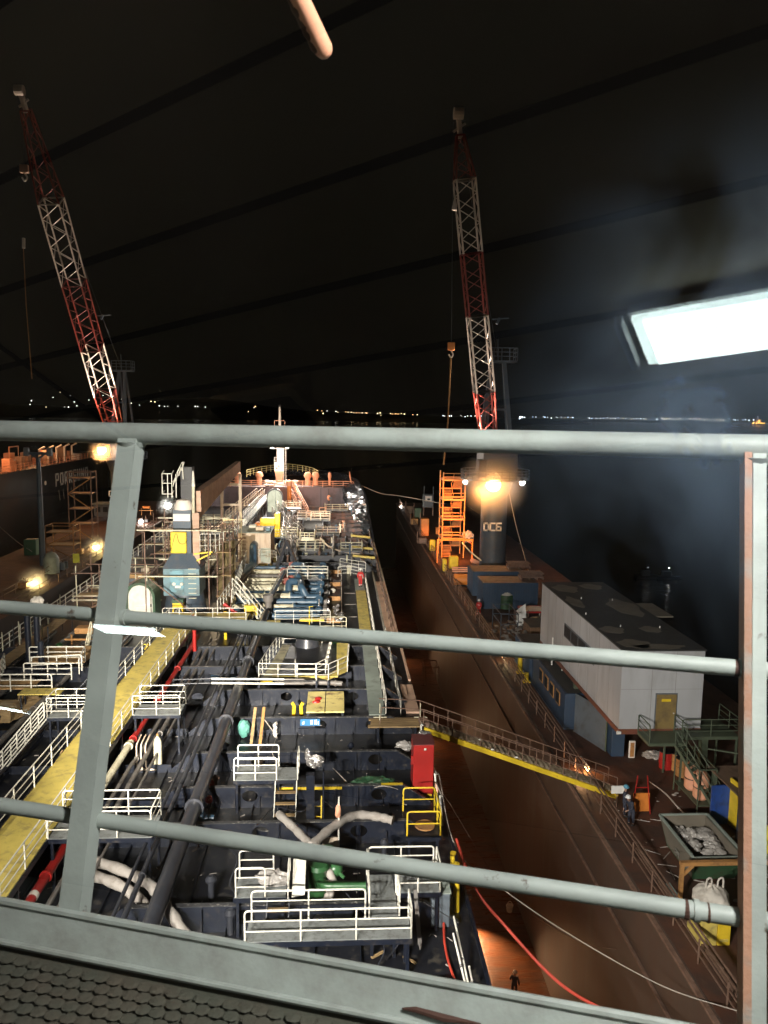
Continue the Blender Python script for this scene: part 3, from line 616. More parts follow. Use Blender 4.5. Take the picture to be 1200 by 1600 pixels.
# transverse deck girders
ys=[20.9,24.9,30.3,33.4,37.0,41.4,45.8,50.2,54.6]+[86,90.4,94.8,99.2,103.6,108,112.4,116.8,121.2,125.6,130,134.4,138.8]
names={20.9:'nearest navy deck girder, under the long grated platform',24.9:'second navy deck girder from the bridge, behind the green pump',30.3:'navy deck girder with a sloping end beside the yellow handrail',33.4:'navy deck girder with yellow edge beside the red locker',37.0:'navy deck girder behind the small stepped platform',41.4:'navy deck girder carrying the small blue sign'}
for gy in ys:
    lb=names.get(gy, 'navy transverse deck girder on the forward deck'); far=gy>80
    g_=thing('deck_girder',lb,'girder',(HC,gy,0),'transverse deck girders' )
    H=1.02; x1=3.55 if gy<140 else 2
    x0=-24.6 if gy>50 else -8.3
    poly=[(x0,.0),(4.3,.0),(4.3,.18),(x1-.55,H),(x0+1,H),(x0,.2)]
    if far: poly=[(-7.5,0),(4.3,0),(4.3,.18),(x1-.55,H),(-7.5,H)]
    holes=[]
    if gy<50:
        hx=[-4.0,-1.0,1.9] if gy in (41.4,37.0,33.4) else [-8.6,-3.2,0.9]
        for h in hx: holes.append([(h+.36*math.cos(a),.56+.27*math.sin(a)) for a in [2*math.pi*i/14 for i in range(14)]])
    MB().prism(poly,gy,gy+.02,'y',holes).build('web_plate',M['deckrust' if far and gy>100 else 'girder'],g_)
    f_=MB(); f_.box(poly[-1][0] if far else x0+1,x1-.55,gy-.09,gy+.11,H,H+.025); f_.beam((x1-.55,gy+.01,H+.01),(4.3,gy+.01,.19),.2,.025,up=(0,0,1)); f_.build('flange',M['edge'],g_)
    if x0>-10: MB().box(-24.6,x0-.01,gy,gy+.02,0,.42).build('low_web',M['girder'],g_)
    if not far:
        b=MB(); x=x0+1.4
        while x<3:
            b.box(x,x+.015,gy-.14,gy-.001,.0,H*random.choice([.55,.9,.9])); x+=1.12
        b.build('stiffener',M['girder'],g_)
    if gy in (33.4,):
        MB().box(-2.9,.2,gy-.112,gy-.093,H-.14,H-.01).build('yellow_edge',M['yellowp'],g_); MB().box(2.0,3.0,gy-.1,gy+.12,H+.026,H+.03).build('yellow_edge',M['yellowp'],g_)
# longitudinal stiffeners on deck between girders
b=MB()
for x in [-24+1.55*i for i in range(18)]:
    b.box(x,x+.02,14,60,.0,.16)
b.build('deck_stiffener',M['girder'],tk)
b=MB()
for i in range(620):
    x=random.uniform(-24,4); y=random.uniform(18,62); s=random.uniform(.03,.14); a=random.uniform(0,3)
    dx,dy=math.cos(a)*s,math.sin(a)*s; w=random.uniform(.02,.05)
    b.beam((x-dx,y-dy,.03+w),(x+dx,y+dy,.03+w),w,w*.6)
for i in range(160):
    x=random.uniform(-8,4); y=random.uniform(86,145); s=random.uniform(.05,.3); b.ball((x,y,.1),s*.5,1,jit=.3)
tag(b.build('deck_debris',M['hose']),'small scraps of rope and scale littering the navy deck','debris',kind='stuff')
# ------------------------------------------------------------ main yellow catwalk
CZW=2.2
def catwalk(x0,x1,y0,y1,z,label,m,side_rails,grp=None,legstep=4.2,railm='white'):
    cw=thing('catwalk',label,'catwalk',((x0+x1)/2,y0,0),grp)
    MB().box(x0,x1,y0,y1,z-.05,z).build('walking_deck',M[m],cw)
    f=MB()
    for x in (x0,x1): f.beam((x,y0,z-.12),(x,y1,z-.12),.07,.24)
    f.build('side_beam',M['girder'],cw)
    y=y0+1
    while y<y1:
        for x in (x0+.15,x1-.15): MB().box(x-.06,x+.06,y-.06,y+.06,0,z-.12).build('leg',M['girder'],cw)
        y+=legstep
    for x in side_rails:
        railing([(x,y0,z),(x,y1,z)],None,h=1.0,step=1.95,parent=cw,m=railm,mids=2,r=.03,closed_ends=False)
    return cw
catwalk(-12.75,-10.72,15.5,57,CZW,'long worn yellow catwalk with white rails running forward on the left','yellow',(-12.72,-10.75))
catwalk(-14.1,-12.85,74,146,CZW+.2,'grey catwalk with white rails climbing towards the foremast','grate',(-14.05,-12.9),railm='white')
# crossing yellow platform at the end of the catwalk
platform(-13.2,-7.0,57.05,59.6,CZW,'yellow cross platform where the catwalk ends behind the red hydrant',rails='s',m='yellow',step=1.2,name='cross_platform')
platform(-6.9,-4.6,57.6,59.6,1.6,'short yellow stage beside the cross platform',rails='',m='yellow')
# catwalk side stages
def px_rect(xa,xb,yn,yf,z):
    a=P(xa,yn,z); b=P(xb,yn,z); c=P(xb,yf,z); return a.x,(b.x),(a.y+b.y)/2,c.y
x0,x1,y0,y1=px_rect(205,281,1117,1104,CZW); platform(-10.68,x1,y0,y0+1.5,CZW,'white railed grey stage on the right of the yellow catwalk, farther of two',rails='sen',group='catwalk side stages')
x0,x1,y0,y1=px_rect(120,236,1309,1290,CZW); platform(-10.68,x1,y0,y0+1.6,CZW,'white railed grey stage on the right of the yellow catwalk, nearer of two',rails='sen',group='catwalk side stages')
x0,x1,y0,y1=px_rect(74,145,1121,1107,CZW); platform(x0,-12.8,y0,y0+1.3,CZW,'white railed grey stage on the left of the yellow catwalk',rails='swn')
x0,x1,y0,y1=px_rect(0,20,1320,1290,CZW); platform(x0-1,-12.8,y0,y0+1.2,CZW-.3,'low grey step stage at the left edge beside the catwalk',rails='w')
# sloping ladder left of catwalk
a=P(75,1117,2.2); bb=P(-12,1222,.3); ladder(bb,a,.62,'white sloping ladder with hooped handrails at the left edge','white',rungs=.75,side=(.25,1,0),rail=.85,r=.035)
# ------------------------------------------------------------ pipes along the deck
def pipe(pts,r,m,label,flanges=None,name='pipe',n=12,smooth=True,group=None,cat='pipe'):
    root=thing(name,label,cat,tuple(pts[0]),group)
    MB().tube(pts,r,n).build('pipe_run',M[m],root,True)
    L=[V(p) for p in pts]
    for f in (flanges or []):
        k=f*(len(L)-1); i=min(int(k),len(L)-2); c=L[i].lerp(L[i+1],k-i); d=(L[i+1]-L[i]).normalized()
        MB().tube([c-d*.05,c+d*.05],r*1.35,n).build('flange',M[m],root,True)
    return root
lp=pipe([(-5.95,17,1.62),(-5.95,62,1.62)],.30,'pipe','large dark pipe running along the deck, thickest of the bundle',[.12,.3,.5,.72])
pipe([(-6.95,17,1.5),(-6.95,62,1.5)],.10,'pipe','thin dark pipe beside the large deck pipe',[.2,.55])
pipe([(-7.35,17,1.45),(-7.35,60,1.45)],.07,'pipe','thinnest dark pipe, leftmost of the dark deck bundle',[.35])
pipe([(-10.55,15,1.15),(-10.55,29.5,1.15)],.17,'red','red fire pipe with white bands under the nearer catwalk stage',[.3,.8])
pipe([(-10.55,29.6,1.15),(-10.55,38.0,1.15)],.17,'creampipe','pale pipe section between the red fire pipes beside the catwalk',[.05,.95])
pipe([(-10.55,38.1,1.15),(-10.55,57,1.15)],.15,'red','farther red fire pipe passing under the railed stage',[.02,.3,.6])
for i,(x,r,lb) in enumerate(((-9.95,.09,'grey dusty pipe next to the red fire pipe'),(-9.5,.115,'thicker grey dusty pipe, middle of the grey pipes by the catwalk'),(-9.0,.065,'thin grey pipe, rightmost beside the catwalk'))):
    pipe([(x,15,1.0),(x,36+3*i,1.0),(x,37+3*i,.8),(x,56,.8)],r,'greypipe',lb,[.2,.6])
pipe([(-13.15,16,1.5),(-13.15,56,1.5)],.16,'ply','tan lagged pipe along the left side of the catwalk',[.1,.3,.5,.7])
for y,lb in ((42.0,'yellow valve cap on the tan pipe left of the catwalk, nearer'),(52,'yellow valve cap on the tan pipe left of the catwalk, farther')):
    v_=thing('valve_cap',lb,'valve',(-13.15,y,1.66)); MB().tube([(-13.15,y,1.66),(-13.15,y,1.95)],[.2,.12],10).build('bonnet',M['yellowp'],v_,True); MB().tube([(-13.35,y,2.0),(-12.95,y,2.0)],.04,6).build('wheel',M['yellowp'],v_,True)
# white bands with lettering on the red pipe
b=MB()
for y in (24.4,25.3): b.tube([(-10.55,y,1.15),(-10.55,y+.25,1.15)],.176,12)
tag(b.build('pipe_band',M['white'],None),'white marking bands round the near red fire pipe','marking')
# red hydrant by end of catwalk
h=P(263,1000,2.2); hy=thing('fire_hydrant','red fire monitor with white valve beside the end of the yellow catwalk','hydrant',(-10.3,54,0.9))
MB().tube([(-10.3,54,.9),(-10.3,54,3.2)],.14,10).build('standpipe',M['red'],hy,True); MB().ball((-10.3,54,3.3),.26,2).build('valve_body',M['red'],hy,True)
MB().tube([(-10.3,54,3.35),(-10.05,53.2,3.7)],[.12,.07],10).build('nozzle',M['white'],hy,True); MB().tube([(-10.3,54,2.6),(-9.7,54,2.6)],.09,8).build('branch',M['red'],hy,True)
# gas cylinder and small bent pipes under far stage
c=P(247,1195,.3); g_=thing('gas_cylinder','cream cylinder standing between thin bent pipes under the railed stage','cylinder',(c.x,c.y,0)); MB().tube([(c.x,c.y,.1),(c.x,c.y,1.5),(c.x,c.y,1.7),(c.x,c.y,1.8)],[.2,.2,.13,.05],12).build('body',M['creampipe'],g_,True); MB().tube([(c.x,c.y,1.8),(c.x,c.y,1.95)],.04,8).build('valve',M['ochre'],g_)
for k in range(3):
    c=P(214+k*7,1200,.3); pipe(rounded([(c.x,c.y+1,1.6),(c.x,c.y,1.5),(c.x,c.y,.25),(c.x+.5,c.y,.2)],.2),.035,'cream','thin cream bent pipe beside the cylinder under the stage',name='bent_pipe',group='thin bent pipes under the stage',n=6)
# canvas ducts (left ones under the near stage)
def duct(pix,z,r,label,n=6,flat=.7,m='hose',group=None):
    pts=[P(a,b,zz) for (a,b),zz in zip(pix,z)]; sp=spline(pts,n)
    o=MB().tube(sp,[r*(1+.12*math.sin(i*1.9)) for i in range(len(sp))],12).build('canvas_duct',M[m],None,True)
    return tag(o,label,'duct',group)
duct([(110,1340),(170,1352),(231,1380),(258,1415),(290,1462)],[.5,.9,1.0,1.2,.6],.20,'pale canvas duct bending under the catwalk stage, upper one')
duct([(105,1362),(165,1374),(215,1402),(236,1440),(246,1470)],[.4,.6,.6,.5,.4],.20,'pale canvas duct bending under the catwalk stage, lower one')
duct([(436,1272),(462,1296),(486,1322),(506,1352),(520,1378),(508,1412),(494,1440)],[1.5,1.6,1.7,1.5,1.1,.6,.4],.16,'grey canvas duct, left arm of the V over the green pump')
duct([(486,1322),(520,1292),(554,1274),(590,1276),(614,1282)],[1.9,1.8,1.6,1.45,1.4],.17,'grey canvas duct, right arm of the V lying on the girder')
# ------------------------------------------------------------ stepped access platforms, near deck
A0_=P(382,1476,1.5); A1_=P(642,1462,1.5); yA=(A0_.y+A1_.y)/2
ap=platform(A0_.x,A1_.x,yA,yA+1.0,1.5,'longest white railed grating platform at the front, over the nearest girder',rails='se',step=1.55,r=.032)
for x in (A0_.x+1.7,A0_.x+3.6): pass
railing([(A0_.x+.1,yA+1.0,1.5),(P(680,1400,1.5).x-2.45,yA+1.0,1.5)],None,step=2,parent=ap,r=.032)
xa=P(577,1434,1.5).x; xb=P(622,1434,1.5).x; 
platform(xa,xb,yA+1.03,yA+3.4,1.5,'grating gangway leading forward from the long platform',rails='w',r=.03,step=1.6)
railing([(xb+.05,yA+1.1,1.5),(xb+.05,yA+2.2,1.5)],'short looped white handrail right of the grating gangway',r=.03,step=.6)
xc=P(686,1388,1.5).x; platform(xb+.02,xc,yA+2.3,yA+3.4,1.52,'small white railed side stage at the right of the grating gangway',rails='se',r=.032,step=1)
railing([(xa+.05,yA+3.42,1.5),(xc-.1,yA+3.42,1.5)],'white handrail closing the far side of the grating gangway',r=.032,step=1.5)
x0,x1,y0,y1=px_rect(366,446,1402,1380,1.5)
pc=platform(x0,x1,y0,y0+1.15,1.5,'small grating stage left of the green pump with plastic sheet on it',rails='',r=.03)
railing([(x0+.05,y0+.05,1.5),(x0+1.05,y0+.05,1.5)],'white looped handrail at the left of the small stage, nearer',step=1,r=.03); railing([(x0+.05,y0+1.1,1.5),(x0+1.25,y0+1.1,1.5)],'white looped handrail at the left of the small stage, farther',step=1,r=.03)
ladder((x0+1.5,y0-1.1,.1),(x0+1.5,y0,1.45),.75,'short timber stepped stair in front of the small stage','girder',rungs=.3,name='step_stair',treads='ply')
b=MB(); bp=P(437,1385,1.55); b.ball((bp.x-.25,bp.y+.25,1.72),.5,3,(1.2,.7,.45),.22); tag(b.build('plastic_sheet',M['plastic'],None),'crumpled clear plastic sheet on the small grating stage','plastic sheet')
c=P(463,1385,1.5); wp=thing('folded_panel','white rail panel with tilted white board left of the green pump','panel',(c.x,c.y,0))
MB().beam((c.x+.1,c.y-.55,1.5),(c.x+.1,c.y+.55,2.3),.5,.03,up=(-.4,0,1)).build('board',M['white'],wp)
railing([(c.x-.25,c.y-.6,1.45),(c.x-.25,c.y+.55,1.75)],None,h=.95,step=.4,parent=wp,r=.025,mids=1)
# green pump
c=P(497,1362,1.4); pu=thing('green_pump','green pump with bent outlet pipe below the V of grey ducts','pump',(c.x,c.y,0))
MB().tube([(c.x,c.y,0),(c.x,c.y,1.5),(c.x,c.y,1.6),(c.x,c.y,1.75)],[.34,.34,.42,.36],16).build('casing',M['green'],pu,True)
MB().tube(rounded([(c.x,c.y,1.2),(c.x+.2,c.y-.55,1.2),(c.x+2.05,c.y-.6,1.2)],.35,5),.16,14).build('outlet_pipe',M['green'],pu,True)
MB().ball((c.x+.62,c.y+.25,1.35),.3,2).build('volute',M['green'],pu,True); MB().tube([(c.x+.6,c.y+.2,1.4),(c.x+.95,c.y-.1,1.2)],.07,8).build('drain_pipe',M['green'],pu,True)
MB().tube([(c.x+2.0,c.y-.6,1.2),(c.x+2.1,c.y-.6,1.2)],.21,14).build('flange',M['green'],pu,True)
MB().tube([(c.x+.3,c.y+.9,1.2),(c.x+.3,c.y+.9,1.75)],.3,14).build('casing',M['dgreen'],pu,True)
# platform D with steps
x0,x1,y0,y1=px_rect(366,432,1219,1207,1.6)
platform(x0,x1,y0,y0+1.35,1.6,'white railed stage at mid deck, left of the stepped stair',rails='sn',r=.032,step=1)
xs0=P(431,1220,1.6).x; xs1=P(463,1220,1.6).x
platform(xs0,xs1,y0,y0+1.2,1.61,'small grating landing above the yellow edged steps',rails='')
railing([(xs1+.05,y0,1.6),(xs1+.05,y0+1.25,1.6)],'short looped white handrail right of the grating landing, by the foil bundle',r=.03,step=.6)
ladder((xs0/2+xs1/2,y0-1.3,.1),(xs0/2+xs1/2,y0-.03,1.55),.95,'short stair with yellow edged treads below the grating landing','white',rungs=.42,name='step_stair',treads='ply')
c=P(492,1190,1.8); f_=MB(); f_.ball(c,.36,3,(1.1,.8,.8),.2); f_.ball(c+V((-.35,0,.35)),.2,2,(.7,.7,1.6),.2); tag(f_.build('foil_bundle',M['foil'],None),'crumpled silver foil bundle on top of the dark post','foil bundle')
c=P(485,1300,.3); po=thing('dark_post','dark square post with yellow ladder beside it, right of the stepped stair','post',(c.x,c.y,0)); MB().box(c.x-.17,c.x+.17,c.y-.17,c.y+.17,0,2.9).build('column',M['girder'],po); MB().tube([(c.x+.55,c.y,0),(c.x+.55,c.y,3.0)],.04,6).build('conduit',M['girder'],po)
c=P(494,1305,.2); ladder((c.x,c.y,.1),(c.x,c.y+.5,1.7),.42,'small yellow ladder leaning by the dark post','yellowp',rungs=.35)
c=P(529,1330,.6); st=thing('signal_post','thin white pole with orange wrapped top rising through the ducts','pole',(c.x,c.y,0)); MB().tube([(c.x,c.y,0),(c.x,c.y,2.9)],.035,8).build('pole',M['white'],st,True); MB().ball((c.x-.03,c.y,2.3),.16,2,(.8,.8,1.8),.15).build('orange_wrap',M['peach'],st); MB().box(c.x-.65,c.x-.02,c.y-.05,c.y+.02,.4,1.2).build('board',M['cream'],st)
# red locker
c=P(660,1246,0); rk=thing('red_locker','tall red steel locker standing at the ship side near the gangway','locker',(c.x,c.y,0)); z1=2.6; xx0=P(645,1246,.05).x; xx1=P(677,1246,.05).x
MB().bev(xx0,xx1,c.y,c.y+1.15,.15,z1,.03).build('cabinet',M['red'],rk); MB().box(xx0+.06,xx1-.06,c.y-.012,c.y-.002,.3,z1-.15).build('door',M['red'],rk); MB().box(xx0-.1,xx0-.0,c.y+.1,c.y+.2,1.6,2.0).build('hinge',M['red'],rk)
MB().box(xx0-.02,xx1+.02,c.y-.03,c.y+1.18,z1+.002,z1+.03).build('lid',mat('dusty dark red lid',(.13,.03,.03),.7),rk)
MB().box(xx0+.05,xx1-.05,c.y+.1,c.y+1,0,.15).build('plinth',M['yellowp'],rk); MB().ball((xx0+.55,c.y-.03,z1-.2),.07,1).build('white_tag',M['white'],rk)
# yellow handrail frame near locker
x0,x1,y0,y1=px_rect(636,688,1306,1290,.9); yr=platform(x0,x1,y0,y0+2.0,.9,'yellow railed opening stage below the red locker',rails='sne',m='deck',railm='yellowp',step=1,r=.035,name='yellow_stage',mids=1)
c=P(665,1297,.95); MB().tube([(c.x,c.y+.3,.96),(c.x,c.y+.3,1.02)],.42,16).build('manhole_cover',M['ochre'],yr,True)
# green net, grey bag, foil at side
c=P(583,1222,.9); b=MB(); b.ball(c,.75,3,(1.2,.5,.32),.22); tag(b.build('green_net',M['dgreen'],None),'heap of green netting draped over the yellow edged girder','net')
c=P(381,1138,.6); b=MB(); b.ball(c,.5,3,(.7,.6,1),.12); tag(b.build('green_sack',mat('teal sack',(.08,.24,.2),.6,bump=.6,bscale=6),None,True),'teal green sack standing beside the dark pipes','sack')
c=P(631,1166,.7); b=MB(); b.ball(c,.45,3,(1,.7,.6),.2); tag(b.build('grey_bag',M['plastic'],None),'crumpled grey plastic bag at the gangway head','bag')
c=P(663,1146,2.6); b=MB(); b.ball(c,.22,3,(1.3,.8,.6),.25); tag(b.build('foil_scrap',M['foil'],None),'bright foil scrap beyond the top of the red locker','foil')
# blue sign on girder + hooks
s0=P(469,1130,.8); sg=thing('deck_sign','small blue sign with white marks on the navy girder','sign',(s0.x,41.2,.6)); sx=P(500,1124,.9).x; sy=41.2
MB().box(s0.x,sx,sy-.03,sy,.62,1.0).build('plate',mat('blue sign',(.03,.16,.36),.5),sg)
b=MB()
w=sx-s0.x
for u,h0 in ((.10,.16),(.16,.2),(.52,.26),(.58,.26),(.72,.26),(.80,.28),(.90,.18)): b.box(s0.x+w*u,s0.x+w*(u+.045),sy-.036,sy-.031,.69,.69+h0)
b.build('white_marks',M['letter'],sg)
b=MB(); b.tube([(s0.x-.1,sy-.15,.5),(sx+.3,sy-.15,.5)],.035,6)
for k in range(6): x=s0.x+k*.24; b.tube([(x,sy-.15,.5),(x,sy-.17,.2),(x+.08,sy-.17,.15)],.02,5)
tag(b.build('hook_rack',M['girder'],None),'rack of dark hooks below the small blue sign','rack')
# yellow hatch plates, yellow clamp, white bars, blue horizontal pipe
x0,x1,y0,y1=px_rect(478,538,1112,1080,1.3); hp=thing('yellow_hatch','pair of stained yellow hatch plates beside the blue sign','hatch',((x0+x1)/2,y0,0))
ym=mat('stained yellow plate',(.66,.54,.20),.6,c2=(.20,.12,.06),scale=1.6,amt=(.52,.68))
for u0,u1 in ((0,.485),(.505,1)): MB().bev(x0+(x1-x0)*u0,x0+(x1-x0)*u1,y0,y1,1.22,1.3,.02).build('plate',ym,hp)
for x in (x0+.1,x1-.1):
    for y in (y0+.1,y1-.1): MB().box(x-.06,x+.06,y-.06,y+.06,0,1.22).build('leg',M['girder'],hp)
b=MB(); c=P(494,1097,1.32); b.ball(c,.16,2,(1.4,.9,.8),.2); b.ball(c+V((.1,.5,0)),.2,2,(1,1,.6),.2); tag(b.build('red_valve',M['red'],None),'small red valve lying on the left yellow hatch plate','valve')
c=P(465,1108,.6); yc=thing('yellow_chock','small yellow chock left of the yellow hatch plates','chock',(c.x,c.y,0))
for dx in (-.25,.25): MB().tube([(c.x+dx,c.y,0),(c.x+dx*.8,c.y,.8),(c.x+dx*1.3,c.y,1.0)],.11,8).build('horn',M['yellowp'],yc,True)
MB().box(c.x-.5,c.x+.5,c.y-.25,c.y+.25,0,.12).build('base_plate',M['yellowp'],yc)
for k,py in enumerate((1073,1080)):
    a=P(331,py,1.5); b_=P(444,py+1,1.5); r_=thing('white_bar',('farther' if k==0 else 'nearer')+' of two long white bars laid across the deck pipes','bar',tuple(a)); MB().tube([a+V((0,0,.5)),b_+V((0,0,.5))],.06,8).build('bar',M['white'],r_,True); MB().tube([b_+V((0,0,.5)),b_+V((1.2,.1,.45))],.05,8).build('grey_end',M['greypipe'],r_,True); MB().tube([a+V((0,0,.5)),a+V((-2.3,.0,.45))],.04,8).build('dark_end',M['pipe'],r_,True)
a=P(330,1058,1.2); b_=P(400,1060,1.2); pipe([a,b_],.11,'bluepipe','pale blue cross pipe behind the two white bars',[.02,.98])
a=P(430,1063,1.0); b_=P(535,1068,1.0); pipe([a,b_],.16,'greypipe','grey cross pipe below the octagonal white railing',[.1,.9])
c=P(418,1062,1.0); yv=thing('yellow_clamp','black and yellow pipe clamp between the cross pipes','clamp',(c.x,c.y,.8)); MB().tube([(c.x-.5,c.y,1),(c.x+.5,c.y,1)],.28,12).build('body',M['black'],yv,True); MB().tube([(c.x-.42,c.y-.02,1.02),(c.x+.35,c.y-.02,1.02)],.295,12).build('yellow_sleeve',M['yellowp'],yv,True)
# octagonal white railing around a hatch (yellow floor) 
x0,x1,y0,y1=px_rect(404,548,1062,1004,1.4)
hs=thing('hatch_stage','dark hatch stage with yellow edges inside the octagonal white railing','platform',((x0+x1)/2,y0,0))
oc=[(x0,y0+.2),(x0+3.6,y0),(x1-1.4,y0),(x1-.2,y0+1.6),(x1,y1),(x0+.9,y1)]
MB().prism(oc,1.3,1.36).build('stage_floor',M['deck'],hs); MB().prism([(x1-1.4,y0+.02),(x1-.22,y0+1.6),(x1-.05,y1),(x1-.9,y1),(x1-.9,y0+1.9),(x1-1.9,y0+.4)],1.362,1.38).build('yellow_floor',M['yellow'],hs)
MB().prism([(x0+.2,y0+.4),(x0+1.0,y0+.4),(x0+1.5,y1-.4),(x0+.95,y1-.4)],1.362,1.38).build('pale_floor',mat('pale olive floor',(.32,.29,.18),.7,c2=(.15,.13,.09),scale=2),hs)
MB().box(x0+.8,x1-.8,y0+.5,y0+.7,1.362,1.42).build('yellow_floor',M['yellow'],hs)
c=P(480,1005,1.5); MB().tube([(c.x,c.y,1.36),(c.x,c.y,1.95)],[.9,.75],18).build('hatch_dome',M['pipe'],hs,True); MB().ball((c.x+2,c.y+.6,1.6),.3,2,(1,1,1.2)).build('valve',M['green'],hs,True)
for x,y in oc: MB().box(x-.06,x+.06,y-.06,y+.06,0,1.3).build('leg',M['girder'],hs)
railing([(x,y,1.36) for x,y in (oc[5],oc[0],oc[1],oc[2])],'white railing around the front of the dark hatch stage',step=1.1)
railing([(x,y,1.36) for x,y in (oc[2],oc[3],oc[4])],'angled white railing at the right side of the dark hatch stage',step=1.0)
railing([(x0+2.2,y0+1.3,1.36),(x0+2.3,y0+.35,1.36),(x1-2.2,y0+.35,1.36),(x1-1.6,y0+1.3,1.36),(x1-1.3,y1-.4,1.36)],'inner white railing close round the hatch dome',step=1.1,h=.95)
railing([(x0+1.0,y1,1.36),(x1-.6,y1,1.36)],'white railing along the far side of the dark hatch stage',step=1.2)
# starboard side walkway
SWZ=1.35
sw=thing('side_walkway','long narrow walkway along the starboard side, yellow far part and grey near part','walkway',(2,43,0))
MB().box(1.72,2.62,40.9,57.0,SWZ-.05,SWZ).build('grey_deck',M['greywalk'],sw); MB().box(1.6,2.5,57.02,71,SWZ-.05,SWZ+.004).build('yellow_deck',M['yellow'],sw); MB().box(1.55,2.45,71.02,76,SWZ-.05,SWZ).build('grey_deck',M['greywalk'],sw)
for y in range(42,76,3):
    for x in (1.8,2.35): MB().box(x-.05,x+.05,y,y+.1,0,SWZ-.05).build('leg',M['girder'],sw)
railing([(2.66,41,SWZ),(2.6,74,SWZ)],'white handrail along the outer side of the starboard walkway',step=1.9,h=1.0)
railing([(3.75,44,0),(3.75,60,0)],'low white pipe railing outboard of the starboard walkway',step=2.4,h=1.0)
railing([(-.1,77,SWZ),(1.2,77,SWZ+.1),(2.4,77,SWZ-.2)],'white railing at the far end of the starboard walkway, nearer',step=.9); railing([(.1,79.5,SWZ+.4),(1.3,79.5,SWZ+.2),(2.8,79.5,SWZ)],'white railing at the far end of the starboard walkway, farther',step=.9)
pipe([(.25,58,.8),(.25,84,.8)],.05,'cream','thin cream pipe left of the starboard walkway',n=6)
for y in (61,65.4,69.8,74.2): pipe([(.5,y,.3),(1.6,y,.3)],.05,'greypipe','thin grey cross pipe between the deck and the side walkway',n=6,group='thin cross pipes by the side walkway',name='cross_pipe')
# hull side stanchions near (white, leaning)
for i,(x,y,lx,lb) in enumerate(((4.6,39.2,.5,'tall white stanchion right of the red locker'),(4.62,37.4,.7,'leaning white stanchion behind the yellow stage'),(4.6,35.4,.4,'white stanchion beside the yellow stage'),(4.65,33.4,.6,'white stanchion with red tape near the yellow stage'),(4.62,31.6,.3,'white stanchion nearest the yellow posts'))):
    s_=thing('stanchion',lb,'stanchion',(x,y,0),'white stanchions along the ship side'); MB().tube([(x,y,0),(x-.1,y+lx,1.25)],.045,8).build('post',M['white'],s_,True); MB().tube([(x,y+lx,1.2),(x-.05,y+1.9,1.0)],.03,6).build('rail',M['white'],s_,True)
    if 'red' in lb: MB().tube([(x-.02,y+.2,.5),(x-.05,y+.4,.9)],.06,8).build('red_tape',M['peach'],s_,True)
for i,(px,py,lb) in enumerate(((707,1378,'yellow bollard cluster post at the ship side, farther'),(712,1396,'yellow post at the ship side, middle'),(714,1420,'short yellow post at the ship side, nearer'))):
    c=P(px,py,.1); s_=thing('yellow_post',lb,'post',(c.x,c.y,0)); MB().tube([(c.x,c.y,0),(c.x-.02,c.y,1.25)],.09,10).build('post',M['yellowp'],s_,True); MB().tube([(c.x,c.y,1.25),(c.x,c.y,1.32)],.12,10).build('cap',M['yellowp'],s_,True)
for i,((a,b_),(c_,d_),lb) in enumerate((((734,1548),(709,1432),'long loose white pole standing at the near ship side, longest'),((729,1545),(708,1458),'loose white pole at the near ship side, middle'),((741,1548),(733,1510),'short loose white pole at the near ship side'))):
    p=P(a,b_,.1); q=P(c_,d_,1.1); s_=thing('loose_pole',lb,'pole',tuple(p)); MB().tube([p,q],.035,8).build('pole',M['white'],s_,True); MB().ball(p.lerp(q,.4),.07,1).build('tape',M['foil'],s_)
c=P(656,1480,.1); d_=P(653,1415,.3); up_=thing('grey_lifting_bar','grey pointed steel bar standing on the near deck','bar',tuple(c)); MB().beam(c+V((0,0,.1)),V((c.x-.1,c.y+.9,1.6)),.13,.08).build('bar',M['greypipe'],up_); MB().tube([c+V((0,0,.15)),c+V((0,-.12,0))],[.08,.01],6).build('point',M['greypipe'],up_)
MBm=MB()
for k,(w_,yy) in enumerate(((.28,0),(.45,-.09),(.3,-.18))): 
    c=P(662,1422,.02); MBm.box(c.x,c.x+w_,c.y+yy,c.y+yy+.03,.012,.016)
tag(MBm.build('stencil_marks',M['letter'],None),'small white stencil marks on the near deck by the grey bar','marking')
c=P(690,1398,1.2); jb=thing('junction_box','grey lidded box on the deck at the right of the white railed stage','box',(c.x,c.y,0)); MB().bev(c.x-.35,c.x+.3,c.y-.1,c.y+.6,.0,1.3,.04).build('box',M['greybox'],jb); MB().box(c.x-.38,c.x+.33,c.y-.13,c.y+.63,1.301,1.34).build('lid',M['greywalk'],jb)
# hoses and ropes overboard
def rope(pts,r,m,label,name='rope',cat='rope',n=6): return tag(MB().tube(spline(pts,8),r,n).build(name,M[m],None,True),label,cat)
rope([P(688,1410,.6),P(693,1440,.2),P(695,1475,.1),P(703,1510,.1),P(718,1548,.1)],.045,'redhose','red hose lying on the near deck, running out of view at the sill','red_hose','hose',8)
rope([(4.9,29.5,.6),P(741,1386,-.5),P(794,1452,-1.5),P(874,1536,-2.6),P(960,1586,-3.2),P(1080,1640,-3.6)],.06,'redhose','long red hose hanging from the ship side down across the dock','red_hose','hose',8)
rope([(4.8,34.5,1.0),P(714,1327,0),P(795,1396,-1.5),P(900,1466,-3.4),P(1036,1541,-4.2),P(1160,1582,-4.0+.6)],.022,'rope','pale mooring rope sagging from the ship side to the dock railing')
rope([(4.8,33,.8),P(795,1396,-4),P(900,1468,-8),P(980,1484,-8.5),P(1030,1470,-6),P(1075,1438,-3.4)],.012,'rustrail','thin dark cable looping low across the dock wall','cable','cable')
rope([(4.2,148,4),(8,147,2.6),(12,146,2.2),(20,144,1)],.06,'rope','pale bow line running from the bow towards the dock')
